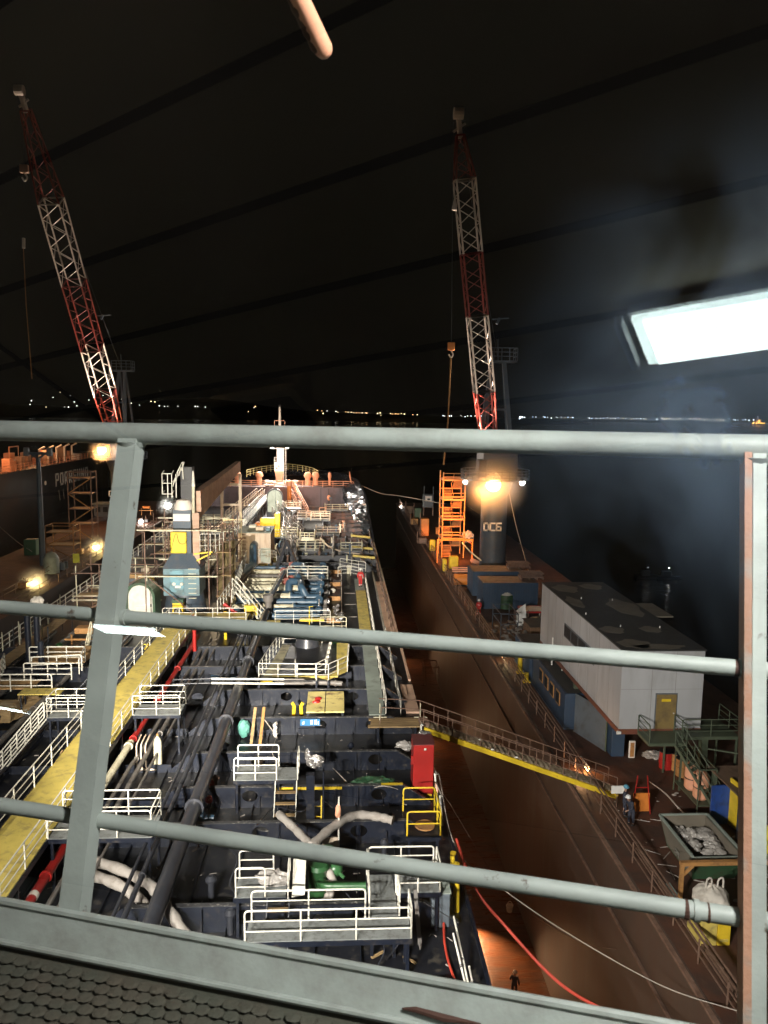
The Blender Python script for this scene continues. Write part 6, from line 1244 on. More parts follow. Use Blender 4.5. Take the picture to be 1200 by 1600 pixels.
# rope on far left
rope([PY(-10,815,140),PY(25,845,125),PY(50,862,112)],.05,'rope','faint rope slanting down at the far left behind the mast','rope')
# ============================================================ STARBOARD DOCK TOP
# white hut on stilts
bx0,bx1,by0,by1=16.75,21.75,43.0,61.2; bz0,bz1=-.55,4.25
h=thing('white_hut','grey white flat roofed hut raised above the dock, dark roof with dusty patches','hut',((bx0+bx1)/2,by0,DT))
MB().box(bx0,bx1,by0,by1,bz0,bz1).build('wall',M['hutwall'],h)
MB().box(bx0-.05,bx1+.08,by0-.06,by1+.1,bz1+.003,bz1+.09).build('roof',M['hutroof'],h)
b=MB(); 
def blob(cx_,cy_,rx,ry,z,n=14): return [(cx_+rx*math.cos(2*math.pi*i/n)*(1+.18*math.sin(i*2.3)),cy_+ry*math.sin(2*math.pi*i/n)*(1+.15*math.cos(i*1.7))) for i in range(n)]
for cx_,cy_,rx,ry in ((18.0,58.9,1.0,1.3),(20.3,59.6,.9,1.0),(17.4,54.5,.55,1.6),(20.6,53.0,1.05,2.4),(17.6,47.2,.8,.8),(20.2,47.3,.7,.7),(17.9,44.2,1.0,.9),(19.2,43.6,1.6,.5)): b.prism(blob(cx_,cy_,rx,ry,0),bz1+.091,bz1+.096)
b.build('roof_patch',M['roofpatch'],h)
MB().box(bx1+.085,bx1+1.35,50.5,54.2,bz1+.0,bz1+.08).build('roof_overhang',M['roofpatch'],h)
b=MB()
for (x,y) in ((18.2,55.5),(20.4,55.0),(18.4,47.9),(20.9,47.6),(17.1,51.0)): b.tube([(x,y,bz1+.09),(x,y,bz1+.22)],.035,6)
b.build('roof_bolt',M['letter'],h)
b=MB(); b.box(bx0-.03,bx1+.02,by0-.03,by1,bz0-.32,bz0-.004); b.build('base_beam',mat('red brown beam',(.16,.05,.03),.7,c2=RUST),h)
# wall seams
b=MB(); 
for x in (bx0+1.85,bx0+3.3): b.box(x,x+.03,by0-.012,by0-.002,bz0,bz1)
b.box(bx0,bx1,by0-.010,by0-.002,bz0+2.45,bz0+2.47)
for y in range(45,61,2): b.box(bx0-.012,bx0-.002,y,y+.03,bz0,bz1)
b.build('panel_seam',mat('seam grey',(.28,.27,.26),.7),h)
# window strip on left side
w0=PX(930,1008,bx0); w1=PX(883,972,bx0); 
wf=MB().box(bx0-.05,bx0-.013,w0.y,w1.y,1.75,2.75).build('window',M['greybox'],h)
for k in range(4):
    L=(w1.y-w0.y)/4; MB().box(bx0-.07,bx0-.051,w0.y+L*k+.12,w0.y+L*(k+1)-.1,1.85,2.65).build('pane',M['glassdark'],wf)
# door
dx0=PY(1023,1130,by0).x; dx1=PY(1054,1130,by0).x
d_=MB().box(dx0,dx1,by0-.08,by0-.015,bz0+.02,bz0+2.15).build('door',M['door'],h); MB().box(dx0+.3,dx1-.35,by0-.095,by0-.082,bz0+1.72,bz0+1.88).build('door_plate',M['yellowp'],d_); MB().ball((dx1-.15,by0-.12,bz0+1.0),.045,2).build('door_handle',M['letter'],d_)
MB().box(dx0-.06,dx1+.06,by0-.05,by0-.013,bz0,bz0+2.22).build('door_frame',M['greybox'],h)
for x in (bx0+.2,bx1-.2):
    for y in (by0+9,by1-.4): MB().box(x-.15,x+.15,y-.15,y+.15,DT,bz0-.33).build('stilt',M['gsteel'],h)
c=P(976,1132,bz0); MB().bev(bx0-.15,bx0+.1,by0-.2,by0-.04,bz0-.25,bz0-.08,.02).build('corner_lamp',M['letter'],h)
# green landing + stairs
pA=PY(1006,1165,41.3)
gl_=platform(17.9,20.1,41.2,42.9,bz0-.1,'green steel landing with rails in front of the hut door',rails='we',m='gsteel',frame='gsteel',railm='gsteel',base=DT,legs=False,h=1.05,thick=.2,name='door_landing',r=.035)
platform(20.12,23.6,41.9,44.4,bz0-.05,'green steel side landing reaching right past the hut corner',rails='es',m='gsteel',frame='gsteel',railm='gsteel',base=DT,legs=True,name='side_landing',r=.035)
ladder((21.3,38.4,DT+.05),(19.6,41.1,bz0-.1),.9,'green steel stair down from the hut landing','gsteel',rungs=.3,side=(.6,.5,0),treads='gsteel',rail=.95,name='steel_stair',r=.03)
MB().box(21.6,22.0,42.4,42.8,DT,bz0-.2).build('support_column',M['gsteel'],h)
# blue cabin container with windows
def container(x0,x1,y0,y1,z0,z1,lb,m='bluebox',roof='greybox',name='container',corr=True):
    r_=thing(name,lb,'container',((x0+x1)/2,y0,z0)); MB().box(x0,x1,y0,y1,z0+.1,z1).build('body',M[m],r_)
    f=MB()
    for x in (x0,x1):
        for y in (y0,y1): f.box(x-.07,x+.07,y-.07,y+.07,z0,z1+.03)
    for z in (z0+.08,z1-.02):
        for a,b in (((x0,y0),(x1,y0)),((x1,y0),(x1,y1)),((x1,y1),(x0,y1)),((x0,y1),(x0,y0))): f.beam((*a,z),(*b,z),.12,.13)
    f.build('corner_frame',M[m],r_)
    if corr:
        b=MB(); y=y0+.3
        while y<y1-.3: b.box(x0-.035,x0-.003,y,y+.14,z0+.2,z1-.15); y+=.28
        x=x0+.3
        while x<x1-.3: b.box(x,x+.14,y0-.035,y0-.003,z0+.2,z1-.15); x+=.28
        b.build('corrugation',M[m],r_)
    MB().box(x0+.1,x1-.1,y0+.1,y1-.1,z1+.047,z1+.055).build('roof_sheet',M[roof],r_)
    return r_
cb=container(15.95,18.3,51,60.4,DT,-1.4,'blue cabin container with four small windows under the white hut','bluebox','hutroof','cabin_container',False)
for k in range(4):
    y=52.2+k*1.55; w_=MB().bev(15.86,15.93,y,y+1.0,-2.75,-1.75,.02).build('window',M['ochre'],cb); MB().box(15.84,15.858,y+.12,y+.88,-2.63,-1.87).build('pane',M['glassdark'],w_)
c=P(887,1058,-1.3); MB().tube([(16.6,57.0,-1.3),(16.6,57.0,.9)],.06,8).build('vent_stack',M['letter'],cb,True); MB().tube(rounded([(17.0,55.6,-1.3),(17.0,55.6,-.7),(17.2,55.6,-.7),(17.2,55.6,-.95)],.08),.04,6).build('vent_hook',M['letter'],cb,True)
container(15.9,18.2,60.9,66,DT,-1.5,'dark blue crate container behind the four windowed cabin','bluebox','hutroof')
s_=thing('grey_screen','dark grey sheet screen between the blue cabin and the blue toilet box','screen',(17.2,48.4,DT)); MB().add([(16.5,50.6,DT),(17.6,47.4,DT),(17.6,47.4,-1.2),(16.5,50.6,-1.2),(16.56,50.65,DT),(17.66,47.45,DT),(17.66,47.45,-1.2),(16.56,50.65,-1.2)],[(0,1,2,3),(4,7,6,5),(0,4,5,1),(1,5,6,2),(2,6,7,3),(3,7,4,0)]).build('sheet',M['greybox'],s_); MB().tube([(17.63,47.35,DT),(17.63,47.35,-.9)],.05,6).build('post',M['gsteel'],s_)
tb=thing('toilet_box','small dark blue cabinet with grey lid under the hut corner','cabinet',(18,47.2,DT)); MB().bev(17.75,18.6,46.6,47.6,DT,DT+2.05,.03).build('body',M['bluebox'],tb); MB().box(17.66,18.7,46.5,47.7,DT+2.06,DT+2.14).build('lid',M['greybox'],tb); MB().box(18.0,18.3,46.585,46.597,DT+1.55,DT+1.68).build('plate',M['letter'],tb)
ht=thing('panel_heater','small tan and white heater frame beside the blue cabinet','heater',(19,46.5,DT)); MB().bev(18.8,19.2,46.3,46.4,DT+.05,DT+1.2,.02).build('frame',M['letter'],ht); MB().box(18.87,19.13,46.27,46.298,DT+.15,DT+1.1).build('grille',M['ochre'],ht)
# drums and bags under landing
for i,(px,py,m_,lb) in enumerate(((1040,1200,'red','dark red drum under the green landing, left'),(1056,1202,'ochre','orange drum under the green landing, middle'),(1066,1212,'ochre','orange sacked drum under the green landing, right'))):
    c=P(px,py,DT); d_=thing('drum',lb,'drum',(c.x,c.y,DT)); MB().tube([(c.x,c.y,DT),(c.x,c.y,DT+.3),(c.x,c.y,DT+.32),(c.x,c.y,DT+.62),(c.x,c.y,DT+.64),(c.x,c.y,DT+1.1)],[.42,.42,.45,.45,.42,.42],16).build('body',M[m_],d_,True); MB().tube([(c.x,c.y,DT+1.11),(c.x,c.y,DT+1.14)],.43,16).build('lid',M['black'],d_,True)
c=P(1020,1185,DT); b=MB(); b.ball((c.x,c.y,DT+.25),.5,3,(1.3,.8,.5),.25); tag(b.build('white_rubbish',M['plastic'],None),'pale crumpled rubbish under the hut landing','rubbish')
# gas bottle rack and shed roof at the right
c=P(1083,1275,DT); x0=P(1082,1268,DT).x; rk_=thing('bottle_rack','grey steel rack holding tall rounded orange tanks beside the shed','rack',(x0,35.5,DT))
ry=P(1090,1275,DT).y
frame_box(rk_,x0,x0+1.0,ry,ry+3.0,DT,DT+2.7,.06,M['gsteel'],'rack_bar')
MB().box(x0,x0+1,ry,ry+3,DT+.55,DT+.6).build('rack_shelf',M['gsteel'],rk_)
for i,(yy,lb) in enumerate(((ry+.8,'nearer rounded orange tank in the grey rack'),(ry+1.9,'farther rounded orange tank in the grey rack'))):
    t_=thing('orange_tank',lb,'tank',(x0+.5,yy,DT+.6)); MB().tube([(x0+.55,yy,z) for z in (DT+.61,DT+.75,DT+1.9,DT+2.2,DT+2.3)],[.3,.42,.42,.25,.05],16).build('body',M['peach'],t_,True); MB().tube([(x0+.55,yy,DT+1.3),(x0+.55,yy,DT+1.36)],.43,16).build('strap',M['black'],t_)
sr=[P(1106,1198,-1.55),P(1240,1200,-1.55),P(1250,1320,-1.55),P(1205,1296,-1.55)]
nx0=sr[0].x; fy=sr[0].y; ny=P(1160,1248,-1.55).y
sh_=thing('open_shed','open shed with brown sheet roof, blue and yellow panels below, at the right','shed',(nx0+2,ny,DT)); 
MB().box(nx0,nx0+6,ny-5.2,fy,-1.6,-1.5).build('roof',M['brown'],sh_)
for yy in (fy-.3,ny-1,ny-5): MB().box(nx0+.15,nx0+.3,yy-.1,yy+.1,DT,-1.61).build('post',M['gsteel'],sh_)
MB().ball((nx0+.9,fy-2.9,-1.47),.09,2,(1,1,.4)).build('white_disc',M['letter'],sh_)
for i,((a,b_),(c_,d_),m_,lb,zt2) in enumerate((((1108,1292),(1136,1290),'blue','bright blue panel door standing in front of the yellow panel',2.2),((1137,1290),(1149,1300),'yellowp','yellow stained panel between the two blue panels',2.6),((1150,1312),(1161,1325),'blue','dark blue narrow panel at the right post',2.4))):
    p=P(a,b_,DT); q=P(c_,d_,DT); o=thing('shed_panel',lb,'panel',tuple(p)); MB().beam(V((p.x,p.y,DT+zt2/2+.15)),V((q.x,q.y,DT+zt2/2+.15)),.08,zt2).build('sheet',M[m_] if i<2 else M['bluebox'],o); MB().tube([(p.x,p.y,DT),(p.x,p.y,DT+.3)],.05,6).build('foot',M['gsteel'],o)
MB().tube([(nx0-.2,fy,DT+2.4),(nx0-.2,fy+3,DT+2.4)],.05,6).build('eave_rail',M['gsteel'],sh_,True); MB().tube([(nx0-.2,fy+3,DT+2.4),(nx0+3.2,fy+1.5,DT+2.4)],.05,6).build('eave_rail',M['gsteel'],sh_,True)
for k,(px,py,lb) in enumerate(((1197,1290,'bright yellow sack stack at the right edge, upper'),(1197,1318,'bright yellow sack stack at the right edge, lower'))):
    c=P(px,py,DT+1); o=tag(MB().ball((c.x+.5,c.y,DT+.5+.0),.62,3,(1.2,1,.8),.08).build('yellow_sack',mat('bright yellow sack',(.75,.62,.02),.6,bump=.5,bscale=6) if k==0 else bpy.data.materials['bright yellow sack'],None,True),lb,'sack')
# skip with scrap
rim=[P(996,1274,DT+1.5),P(1060,1273,DT+1.5),P(1113,1340,DT+1.5),P(1042,1342,DT+1.5)]; cc=sum(rim,V((0,0,0)))/4
sk=thing('scrap_skip','open dark green skip filled with silver crumpled scrap, behind the dock railing','skip',(cc.x,cc.y,DT))
L0,L1,y0_,y1_=16.7,19.25,rim[3].y,rim[0].y
top_=[(L0,y0_),(L1,y0_),(L1,y1_),(L0,y1_)]; bot_=[(L0+.25,y0_+.5),(L1-.25,y0_+.5),(L1-.25,y1_-.5),(L0+.25,y1_-.5)]
b=MB(); vs=[(*p_,DT+1.5) for p_ in top_]+[(*p_,DT+.12) for p_ in bot_]; ins=[(cc.x+(x-cc.x)*.94,cc.y+(y-cc.y)*.96,z) for x,y,z in vs]
b.add(vs,[(i,i+4,(i+1)%4+4,(i+1)%4) for i in range(4)]+[(4,7,6,5)]); b.build('shell',M['dgreen'],sk,fixn=False)
b=MB(); b.add(ins[:4]+[(x,y,z+.1) for x,y,z in ins[4:]],[((i+1)%4,(i+1)%4+4,i+4,i) for i in range(4)]+[(4,5,6,7)]); b.build('lining',M['roofpatch'],sk,fixn=False)
b=MB()
for i in range(4): b.beam(vs[i],vs[(i+1)%4],.1,.12)
b.build('rim',M['greywalk'],sk)
b=MB(); text(b,'PS',(L0+.03,y0_+1.6,DT+.55),(0,1,-.05),(0,0,1),.16,.05,depth=.02); b.build('side_lettering',M['oldletter'],sk)
b=MB()
for i in range(70):
    u,v=random.uniform(.12,.9),random.uniform(.12,.9); x=L0+(L1-L0)*u; y=y0_+(y1_-y0_)*v; b.ball((x,y,DT+.75+.45*math.sin(u*3.1)*math.sin(v*3.1)+random.uniform(-.1,.15)),random.uniform(.1,.28),2,(random.uniform(.7,1.5),random.uniform(.7,1.5),.7),.28)
tag(b.build('silver_scrap',M['plastic'],None),'heap of silvery plastic and foil scrap inside the green skip','scrap',kind='stuff')
# orange board at gangway foot, red tripod, crate
c=P(1000,1273,DT); o=thing('orange_board','orange board hanging in a red frame at the gangway foot','board',(c.x,c.y,DT)); MB().box(c.x-.42,c.x+.5,c.y,c.y+.08,DT+.2,DT+1.25).build('board',M['orange'],o)
for dx in (-.5,.58): MB().tube([(c.x+dx,c.y,DT),(c.x+dx*.5,c.y,DT+2.3)],.035,6).build('frame_leg',M['red'],o,True)
MB().tube([(c.x-.35,c.y,DT+1.6),(c.x+.4,c.y,DT+1.6)],.03,6).build('frame_bar',M['red'],o,True)
c=P(965,1236,DT+1); o=thing('white_notice','white notice plate at the lower end of the gangway','sign',(c.x,c.y,DT)); MB().box(c.x-.35,c.x+.4,c.y,c.y+.05,c.z-.15,c.z+.3).build('plate',M['letter'],o); MB().tube([(c.x,c.y+.06,DT),(c.x,c.y+.06,c.z)],.03,6).build('post',M['rustrail'],o)
# ochre frame + bag + yellow skip
c=P(1066,1395,DT); X0=P(1066,1352,DT+1.9).x; Yf=P(1066,1352,DT+1.9).y
fr_=thing('ochre_gantry','ochre rusty goal post frame in front of the green skip','frame',(X0,Yf,DT)); MB().box(X0-.08,X0+.08,Yf-.08,Yf+.08,DT,DT+1.9).build('post',M['ochre'],fr_); MB().box(X0+6-.08,X0+6.08,Yf-.08,Yf+.08,DT,DT+1.9).build('post',M['ochre'],fr_); MB().box(X0-.1,X0+6.1,Yf-.1,Yf+.1,DT+1.901,DT+2.08).build('crossbeam',M['ochre'],fr_); MB().beam((X0+.09,Yf,DT+1.45),(X0+.5,Yf,DT+1.87),.12,.1).build('gusset',M['ochre'],fr_)
c=P(1120,1478,DT); x0=c.x; yb_=c.y
o=thing('yellow_bin','two yellow steel bins side by side under the white bulk bag','bin',(x0,yb_,DT)); MB().bev(x0-.75,x0-.02,yb_,yb_+1.2,DT,DT+1.15,.03).build('left_bin',M['yellow'],o); MB().bev(x0+.0,x0+.55,yb_-.02,yb_+1.15,DT,DT+1.2,.03).build('right_bin',M['yellowp'],o); MB().box(x0+.1,x0+.45,yb_-.05,yb_-.021,DT+.2,DT+.32).build('rib',M['yellow'],o)
MB().tube([(x0+1.0,yb_,DT),(x0+1.0,yb_,DT+1.3),(x0+1.3,yb_+.3,DT+1.3)],.05,6).build('yellow_pipe',M['yellowp'],o,True)
bgz=DT+1.2; bag=thing('bulk_bag','big white crumpled bulk bag with a lifting loop on the yellow bins','bag',(x0-.1,yb_+.55,bgz))
bm=bmesh.new(); bmesh.ops.create_uvsphere(bm,u_segments=40,v_segments=24,radius=1)
for v in bm.verts:
    a=math.atan2(v.co.y,v.co.x); k=1+.05*math.sin(a*5+v.co.z*4)+.045*math.sin(a*11-v.co.z*7)+random.uniform(-.02,.02); zz_=v.co.z; rr=.72*k*(1 if zz_<0 else 1-.35*zz_**3)
    v.co=V((x0-.1+v.co.x*rr,yb_+.55+v.co.y*rr,bgz+.62+zz_*.62*(1-.12*(1 if zz_>.75 else 0)*math.sin(a*3)**2)))
b=MB(); bm.verts.index_update(); b.add([v.co.copy() for v in bm.verts],[[v.index for v in f.verts] for f in bm.faces]); bm.free(); b.build('sack',M['bag'],bag,True)
for dx in (-.2,.3): MB().tube(spline([(x0-.1+dx-.1,yb_+.5,bgz+1.1),(x0-.1+dx-.08,yb_+.45,bgz+1.5),(x0-.1+dx+.1,yb_+.45,bgz+1.55),(x0-.1+dx+.16,yb_+.5,bgz+1.12)],5),.04,6).build('lifting_loop',M['bag'],bag,True)
# container rows near the crane
container(16.3,22.4,90.8,94.6,DT,-1.0,'dark blue container with a pallet frame on its roof, farther of the pair','bluebox','brown')
container(16.4,22.6,84.6,88.2,DT,-1.0,'blue container with brown roof, nearer of the pair in front of the crane','bluebox','brown')
for i,(px,py,y,lb) in enumerate(((811,889,92,'stack of rusty bar frames on the farther blue container'),(831,908,86,'stack of rusty bar frames on the nearer blue container'))):
    c=PY(px,py,y); o=thing('bar_frame',lb,'frame',(c.x,c.y,-.95))
    for k in range(4): MB().beam((c.x-1.3,y+.5*k,-.6),(c.x+1.4,y+.5*k,-.6),.14).build('bar',M['rustrail'],o)
    for x in (-1.2,-.3,.6,1.3): MB().box(c.x+x-.06,c.x+x+.06,y-.2,y+1.7,-.93,-.67).build('bearer',M['rustrail'],o)
    for k in range(4): MB().beam((c.x-1.3,y+.5*k,-.2),(c.x+1.4,y+.5*k,-.2),.12).build('bar',M['rustrail'],o)
    for x in (-1.2,1.3): MB().beam((c.x+x,y,-.55),(c.x+x,y+1.5,-.25),.08).build('bearer',M['rustrail'],o)
# dome tank, white panel, red white crate, brown crate
c=P(790,950,DT); o=thing('dome_tank','dark teal tank with a pale domed top beside the blue container','tank',(c.x,c.y,DT)); MB().tube([(c.x,c.y,z) for z in (DT,DT+1.6)],.85,18).build('body',M['dgreen'],o,True); MB().tube([(c.x,c.y,z) for z in (DT+1.61,DT+1.9,DT+2.05)],[.8,.5,.1],18).build('dome',M['bag'],o,True)
c=P(812,985,DT); o=thing('white_sheet_panel','pointed white sheet leaning in a rusty frame','panel',(c.x,c.y,DT)); MB().add([(c.x-.5,c.y,DT+.6),(c.x+.6,c.y-.4,DT+.1),(c.x+.6,c.y+.4,DT+2.7),(c.x-.5,c.y+.2,DT+2.0),(c.x-.45,c.y+.05,DT+.6),(c.x+.65,c.y-.35,DT+.1),(c.x+.65,c.y+.45,DT+2.7),(c.x-.45,c.y+.25,DT+2.0)],[(0,1,2,3),(4,7,6,5),(0,4,5,1),(1,5,6,2),(2,6,7,3),(3,7,4,0)]).build('sheet',M['letter'],o)
for dx in (-.7,-.55,.75): MB().tube([(c.x+dx,c.y-.3,DT),(c.x+dx,c.y-.3,DT+2.2)],.05,6).build('frame_post',M['rustrail'],o,True)
c=P(832,975,DT); o=thing('red_white_cart','red framed cart with white top right of the leaning sheet','cart',(c.x,c.y,DT)); MB().bev(c.x-1.0,c.x+1.4,c.y,c.y+2.4,DT+1.2,DT+1.35,.03).build('white_top',M['letter'],o)
for a,b_ in (((-1.05,0),(1.45,0)),((-1.05,2.4),(1.45,2.4)),((-1.05,0),(-1.05,2.4)),((1.45,0),(1.45,2.4))): MB().beam((c.x+a[0],c.y+a[1],DT+1.28),(c.x+b_[0],c.y+b_[1],DT+1.28),.12,.2).build('red_rim',M['red'],o)
for dx in (-.95,1.35):
    for dy in (.05,2.3): MB().box(c.x+dx-.06,c.x+dx+.06,c.y+dy-.06,c.y+dy+.06,DT,DT+1.18).build('leg',M['letter'],o)
MB().ball((c.x+.3,c.y-.8,DT+.7),.75,3,(1.3,.7,.45),.15).build('plastic_cover',M['plastic'],o)
c=P(838,1012,DT); o=thing('timber_crate','brown slatted timber crate beside the white hut wall','crate',(c.x,c.y,DT)); MB().box(c.x-.6,c.x+1.5,c.y,c.y+3,DT+.1,DT+2.0).build('box',M['brownwood'],o)
for k in range(7): MB().box(c.x-.6+k*.33,c.x-.45+k*.33,c.y-.05,c.y-.003,DT+.1,DT+2.0).build('slat',M['brownwood'],o)
MB().box(c.x-.7,c.x+1.6,c.y-.1,c.y+3.1,DT+2.01,DT+2.06).build('lid',M['hutroof'],o)
c=P(788,1000,DT); scaf('grey pipe scaffold cage with hoses near the timber crate',c.x-.4,c.x+1.3,c.y,c.y+4,DT,1,1.6,'craneblue',False,.05)
b=MB()
for i in range(40): b.ball((c.x+random.uniform(-.6,2.6),c.y+random.uniform(-3,3),DT+random.uniform(.2,1.2)),random.uniform(.1,.3),1,(1.3,1,.7),.4)
tag(b.build('scrap_heap',M['greypipe'],None),'heap of grey hoses and scrap in front of the pipe scaffold cage','scrap',kind='stuff')
for px,py,lb in ((812,1052,'yellow post behind the dock railing, left of the blue cabin'),(822,1066,'low yellow bollard next to the yellow post by the dock railing')):
    c=P(px,py,DT); o=thing('yellow_bollard',lb,'post',(c.x,c.y,DT)); hh=1.6 if px==812 else .8; MB().tube([(c.x,c.y,DT),(c.x,c.y,DT+hh)],.2,10).build('post',M['yellowp'],o,True); MB().box(c.x-.3,c.x+.3,c.y-.3,c.y+.3,DT+.04,DT+.1).build('base',M['yellowp'],o)
# stair tower (orange in the sodium light)
c0=P(690,872,DT); c1=P(722,870,DT)
x0,x1,yy0=c0.x,c1.x,c0.y; yy1=yy0+3.6
stt=thing('stair_tower','tall stair tower lit deep orange beside the DC6 crane','stair tower',((x0+x1)/2,yy0,DT))
th_=PY(690,750,yy0).z-DT; H_=th_/4
for x in (x0,x1):
    for y in (yy0,yy1): MB().tube([(x,y,DT),(x,y,DT+th_+1.2)],.1,8).build('upright',M['towero'],stt,True)
for k in range(1,5):
    z=DT+H_*k; 
    MB().box(x0,x1,yy0,yy0+.9,z-.1,z).build('landing',M['towero'],stt); MB().box(x0,x1,yy1-.9,yy1,z-H_*.5-.1,z-H_*.5).build('landing',M['towero'],stt)
    for a,b_ in (((x0,yy0),(x1,yy0)),((x1,yy0),(x1,yy1)),((x1,yy1),(x0,yy1)),((x0,yy1),(x0,yy0))): MB().beam((*a,z),(*b_,z),.12,.25).build('floor_beam',M['towero'],stt)
    xm=(x0+x1)/2
    t1=MB(); t2=MB()
    for j in range(8):
        u=(j+.5)/8; t1.beam((x0+.15,yy1-.9-(yy1-yy0-1.8)*(1-u),z-H_+H_*.5*u),(xm-.1,yy1-.9-(yy1-yy0-1.8)*(1-u),z-H_+H_*.5*u),.2,.06)
        t2.beam((xm+.1,yy1-.9-(yy1-yy0-1.8)*u,z-H_*.5+H_*.5*u),(x1-.15,yy1-.9-(yy1-yy0-1.8)*u,z-H_*.5+H_*.5*u),.2,.06)
    t1.build('stair_flight',M['towero'],stt); t2.build('stair_flight',M['towero'],stt)
    for x in (xm-.08,xm+.08): MB().tube([(x,yy0+.9,z-H_+.9 if x<xm else z+.9),(x,yy1-.9,z-H_*.5+.9)],.05,6).build('hand_rail',M['towero'],stt,True)
    for dz in (.5,1.0): MB().tube([(x0,yy0,z+dz),(x1,yy0,z+dz)],.05,6).build('hand_rail',M['towero'],stt,True)
for i,(px,py,w,hh,m_,lb) in enumerate(((676,862,.9,1.9,'yellowp','upright yellow box left of the stair tower foot'),(695,894,.55,1.8,'yellowp','rounded yellow box at the dock railing below the stair tower'),(709,890,1.3,1.9,'yellowp','larger yellow box in front of the stair tower'),(684,836,.7,1.4,'orange','small orange box left of the stair tower, farther'))):
    c=P(px,py,DT); o=thing('yellow_locker',lb,'box',(c.x,c.y,DT)); MB().bev(c.x-w/2,c.x+w/2,c.y,c.y+.9,DT+.1,DT+hh,.12).build('body',M[m_],o); MB().box(c.x-w/2,c.x+w/2,c.y,c.y+.9,DT,DT+.1).build('plinth',M['black'],o)
c=P(710,868,DT); o=thing('portal_frame','yellow orange portal frame around the stair tower foot','frame',(c.x,c.y-1,DT)); xa_,xb_=P(683,880,DT).x,P(737,880,DT).x; yp=P(700,880,DT).y
for x in (xa_,xb_): MB().box(x-.1,x+.1,yp-.1,yp+.1,DT,DT+3.4).build('post',M['orange'],o)
MB().box(xa_-.1,xb_+.1,yp-.12,yp+.12,DT+3.401,DT+3.6).build('crossbeam',M['orange'],o)
for x,s_ in ((xa_,1),(xb_,-1)): MB().beam((x+s_*.1,yp,DT+2.9),(x+s_*.6,yp,DT+3.39),.1).build('gusset',M['orange'],o)
c=P(727,915,DT); o=thing('low_tank','long low tank under orange light between the containers and the stair tower','tank',(c.x,c.y,DT)); MB().tube([(c.x-1.6,c.y,DT+.8),(c.x-1.5,c.y,DT+.8),(c.x+1.7,c.y,DT+.8)],[.3,.75,.75],16).build('body',M['orange'],o,True); MB().box(c.x-1.4,c.x+1.6,c.y-.5,c.y+.5,DT,DT+.2).build('skid',M['black'],o)
c=P(728,903,DT); o=thing('flat_rack','flat orange lit rack of boards behind the low tank','rack',(c.x,c.y,DT)); 
for k in range(3): MB().box(c.x-1.7,c.x+1.7,c.y+1+k*.3,c.y+1.2+k*.3,DT+.6+.2*k,DT+.75+.2*k).build('board',M['peach'],o)
MB().box(c.x-1.7,c.x+1.7,c.y+1,c.y+2.2,DT+.03,DT+.58).build('base',M['rustrail'],o)
c=P(730,868,DT); o=tag(MB().ball((c.x,c.y,DT+3.0),1.0,3,(.9,.8,.9),.18).build('covered_load',M['bag'],None),'pale wrapped load standing right of the stair tower','load')
rope([PY(722,848,108),PY(735,862,106),PY(752,876,105)],.1,'creampipe','pale hose drooping right of the stair tower','pale_hose','hose',8)
for i in range(6):
    c=P(738+i*2.2,882+i*1.0,DT); o=thing('coil','small coil on the rail right of the stair tower','coil',(c.x,c.y,DT),'coils right of the stair tower'); MB().tube([(c.x,c.y,DT),(c.x,c.y,DT+.9)],.07,6).build('peg',M['rustrail'],o,True); MB().tube([(c.x,c.y,DT+.6),(c.x,c.y+.05,DT+.62)],.35,10).build('loop',M['peach'],o,True)
# far dock end items
c=P(669,806,DT); o=thing('control_hut','small grey control hut with a white window on legs at the far dock end','hut',(c.x,c.y,DT)); z=PY(669,793,c.y).z
MB().bev(c.x-1.1,c.x+1.1,c.y,c.y+2,DT+1.8,DT+4.6,.1).build('walls',M['greybox'],o); MB().box(c.x-.7,c.x+.7,c.y-.05,c.y-.01,DT+3.2,DT+4.3).build('white_window_frame',M['letter'],o); MB().box(c.x-.25,c.x+.35,c.y-.08,c.y-.06,DT+3.45,DT+3.8).build('pane',M['glassdark'],o)
for dx in (-1,1): MB().box(c.x+dx-.12,c.x+dx+.12,c.y,c.y+.2,DT,DT+1.8).build('leg',M['rustrail'],o); MB().tube([(c.x+dx,c.y,DT+4.6),(c.x+dx,c.y,DT+6.4)],.08,6).build('mast',M['greybox'],o)
for i,(px,py,h_,m_,lb) in enumerate(((648,820,1.2,'ochre','ochre box among the fittings at the far dock end'),(653,812,2.4,'dgreen','dark green box at the far dock end'),(664,838,3.2,'orange','bent orange pipe stand at the far dock end'),(640,802,1.6,'brown','brown roofed box at the very far dock end'),(660,850,1.0,'rustrail','rusty reel by the far dock railing'))):
    c=P(px,py,DT); o=thing('dock_box',lb,'box',(c.x,c.y,DT)); MB().bev(c.x-.7,c.x+.7,c.y,c.y+1.6,DT+.03,DT+h_,.1).build('body',M[m_],o); MB().tube([(c.x-.8,c.y+.8,DT),(c.x-.8,c.y+.8,DT+h_+1)],.09,6).build('pipe',M['rustrail'],o,True)
b=MB()
for i in range(110):
    x=random.uniform(15.4,24); y=random.uniform(26,42); s=random.uniform(.03,.12); b.ball((x,y,DT+.05),s,1,(1.5,1,.5),.4)
for i in range(30):
    x=random.uniform(16,23); y=random.uniform(28,40); a=random.uniform(0,3); b.tube([(x,y,DT+.06),(x+math.cos(a)*.9,y+math.sin(a)*.9,DT+.06)],.02,5)
tag(b.build('dock_litter',M['hose'],None),'scraps and offcuts littering the rusty dock top','litter',kind='stuff')
rope([P(1015,1222,DT),P(1040,1240,DT+.05),P(1060,1262,DT+.05),P(1078,1280,DT+.05)],.05,'hose','pale hose lying on the red brown dock top behind the skip','pale_hose','hose',6)
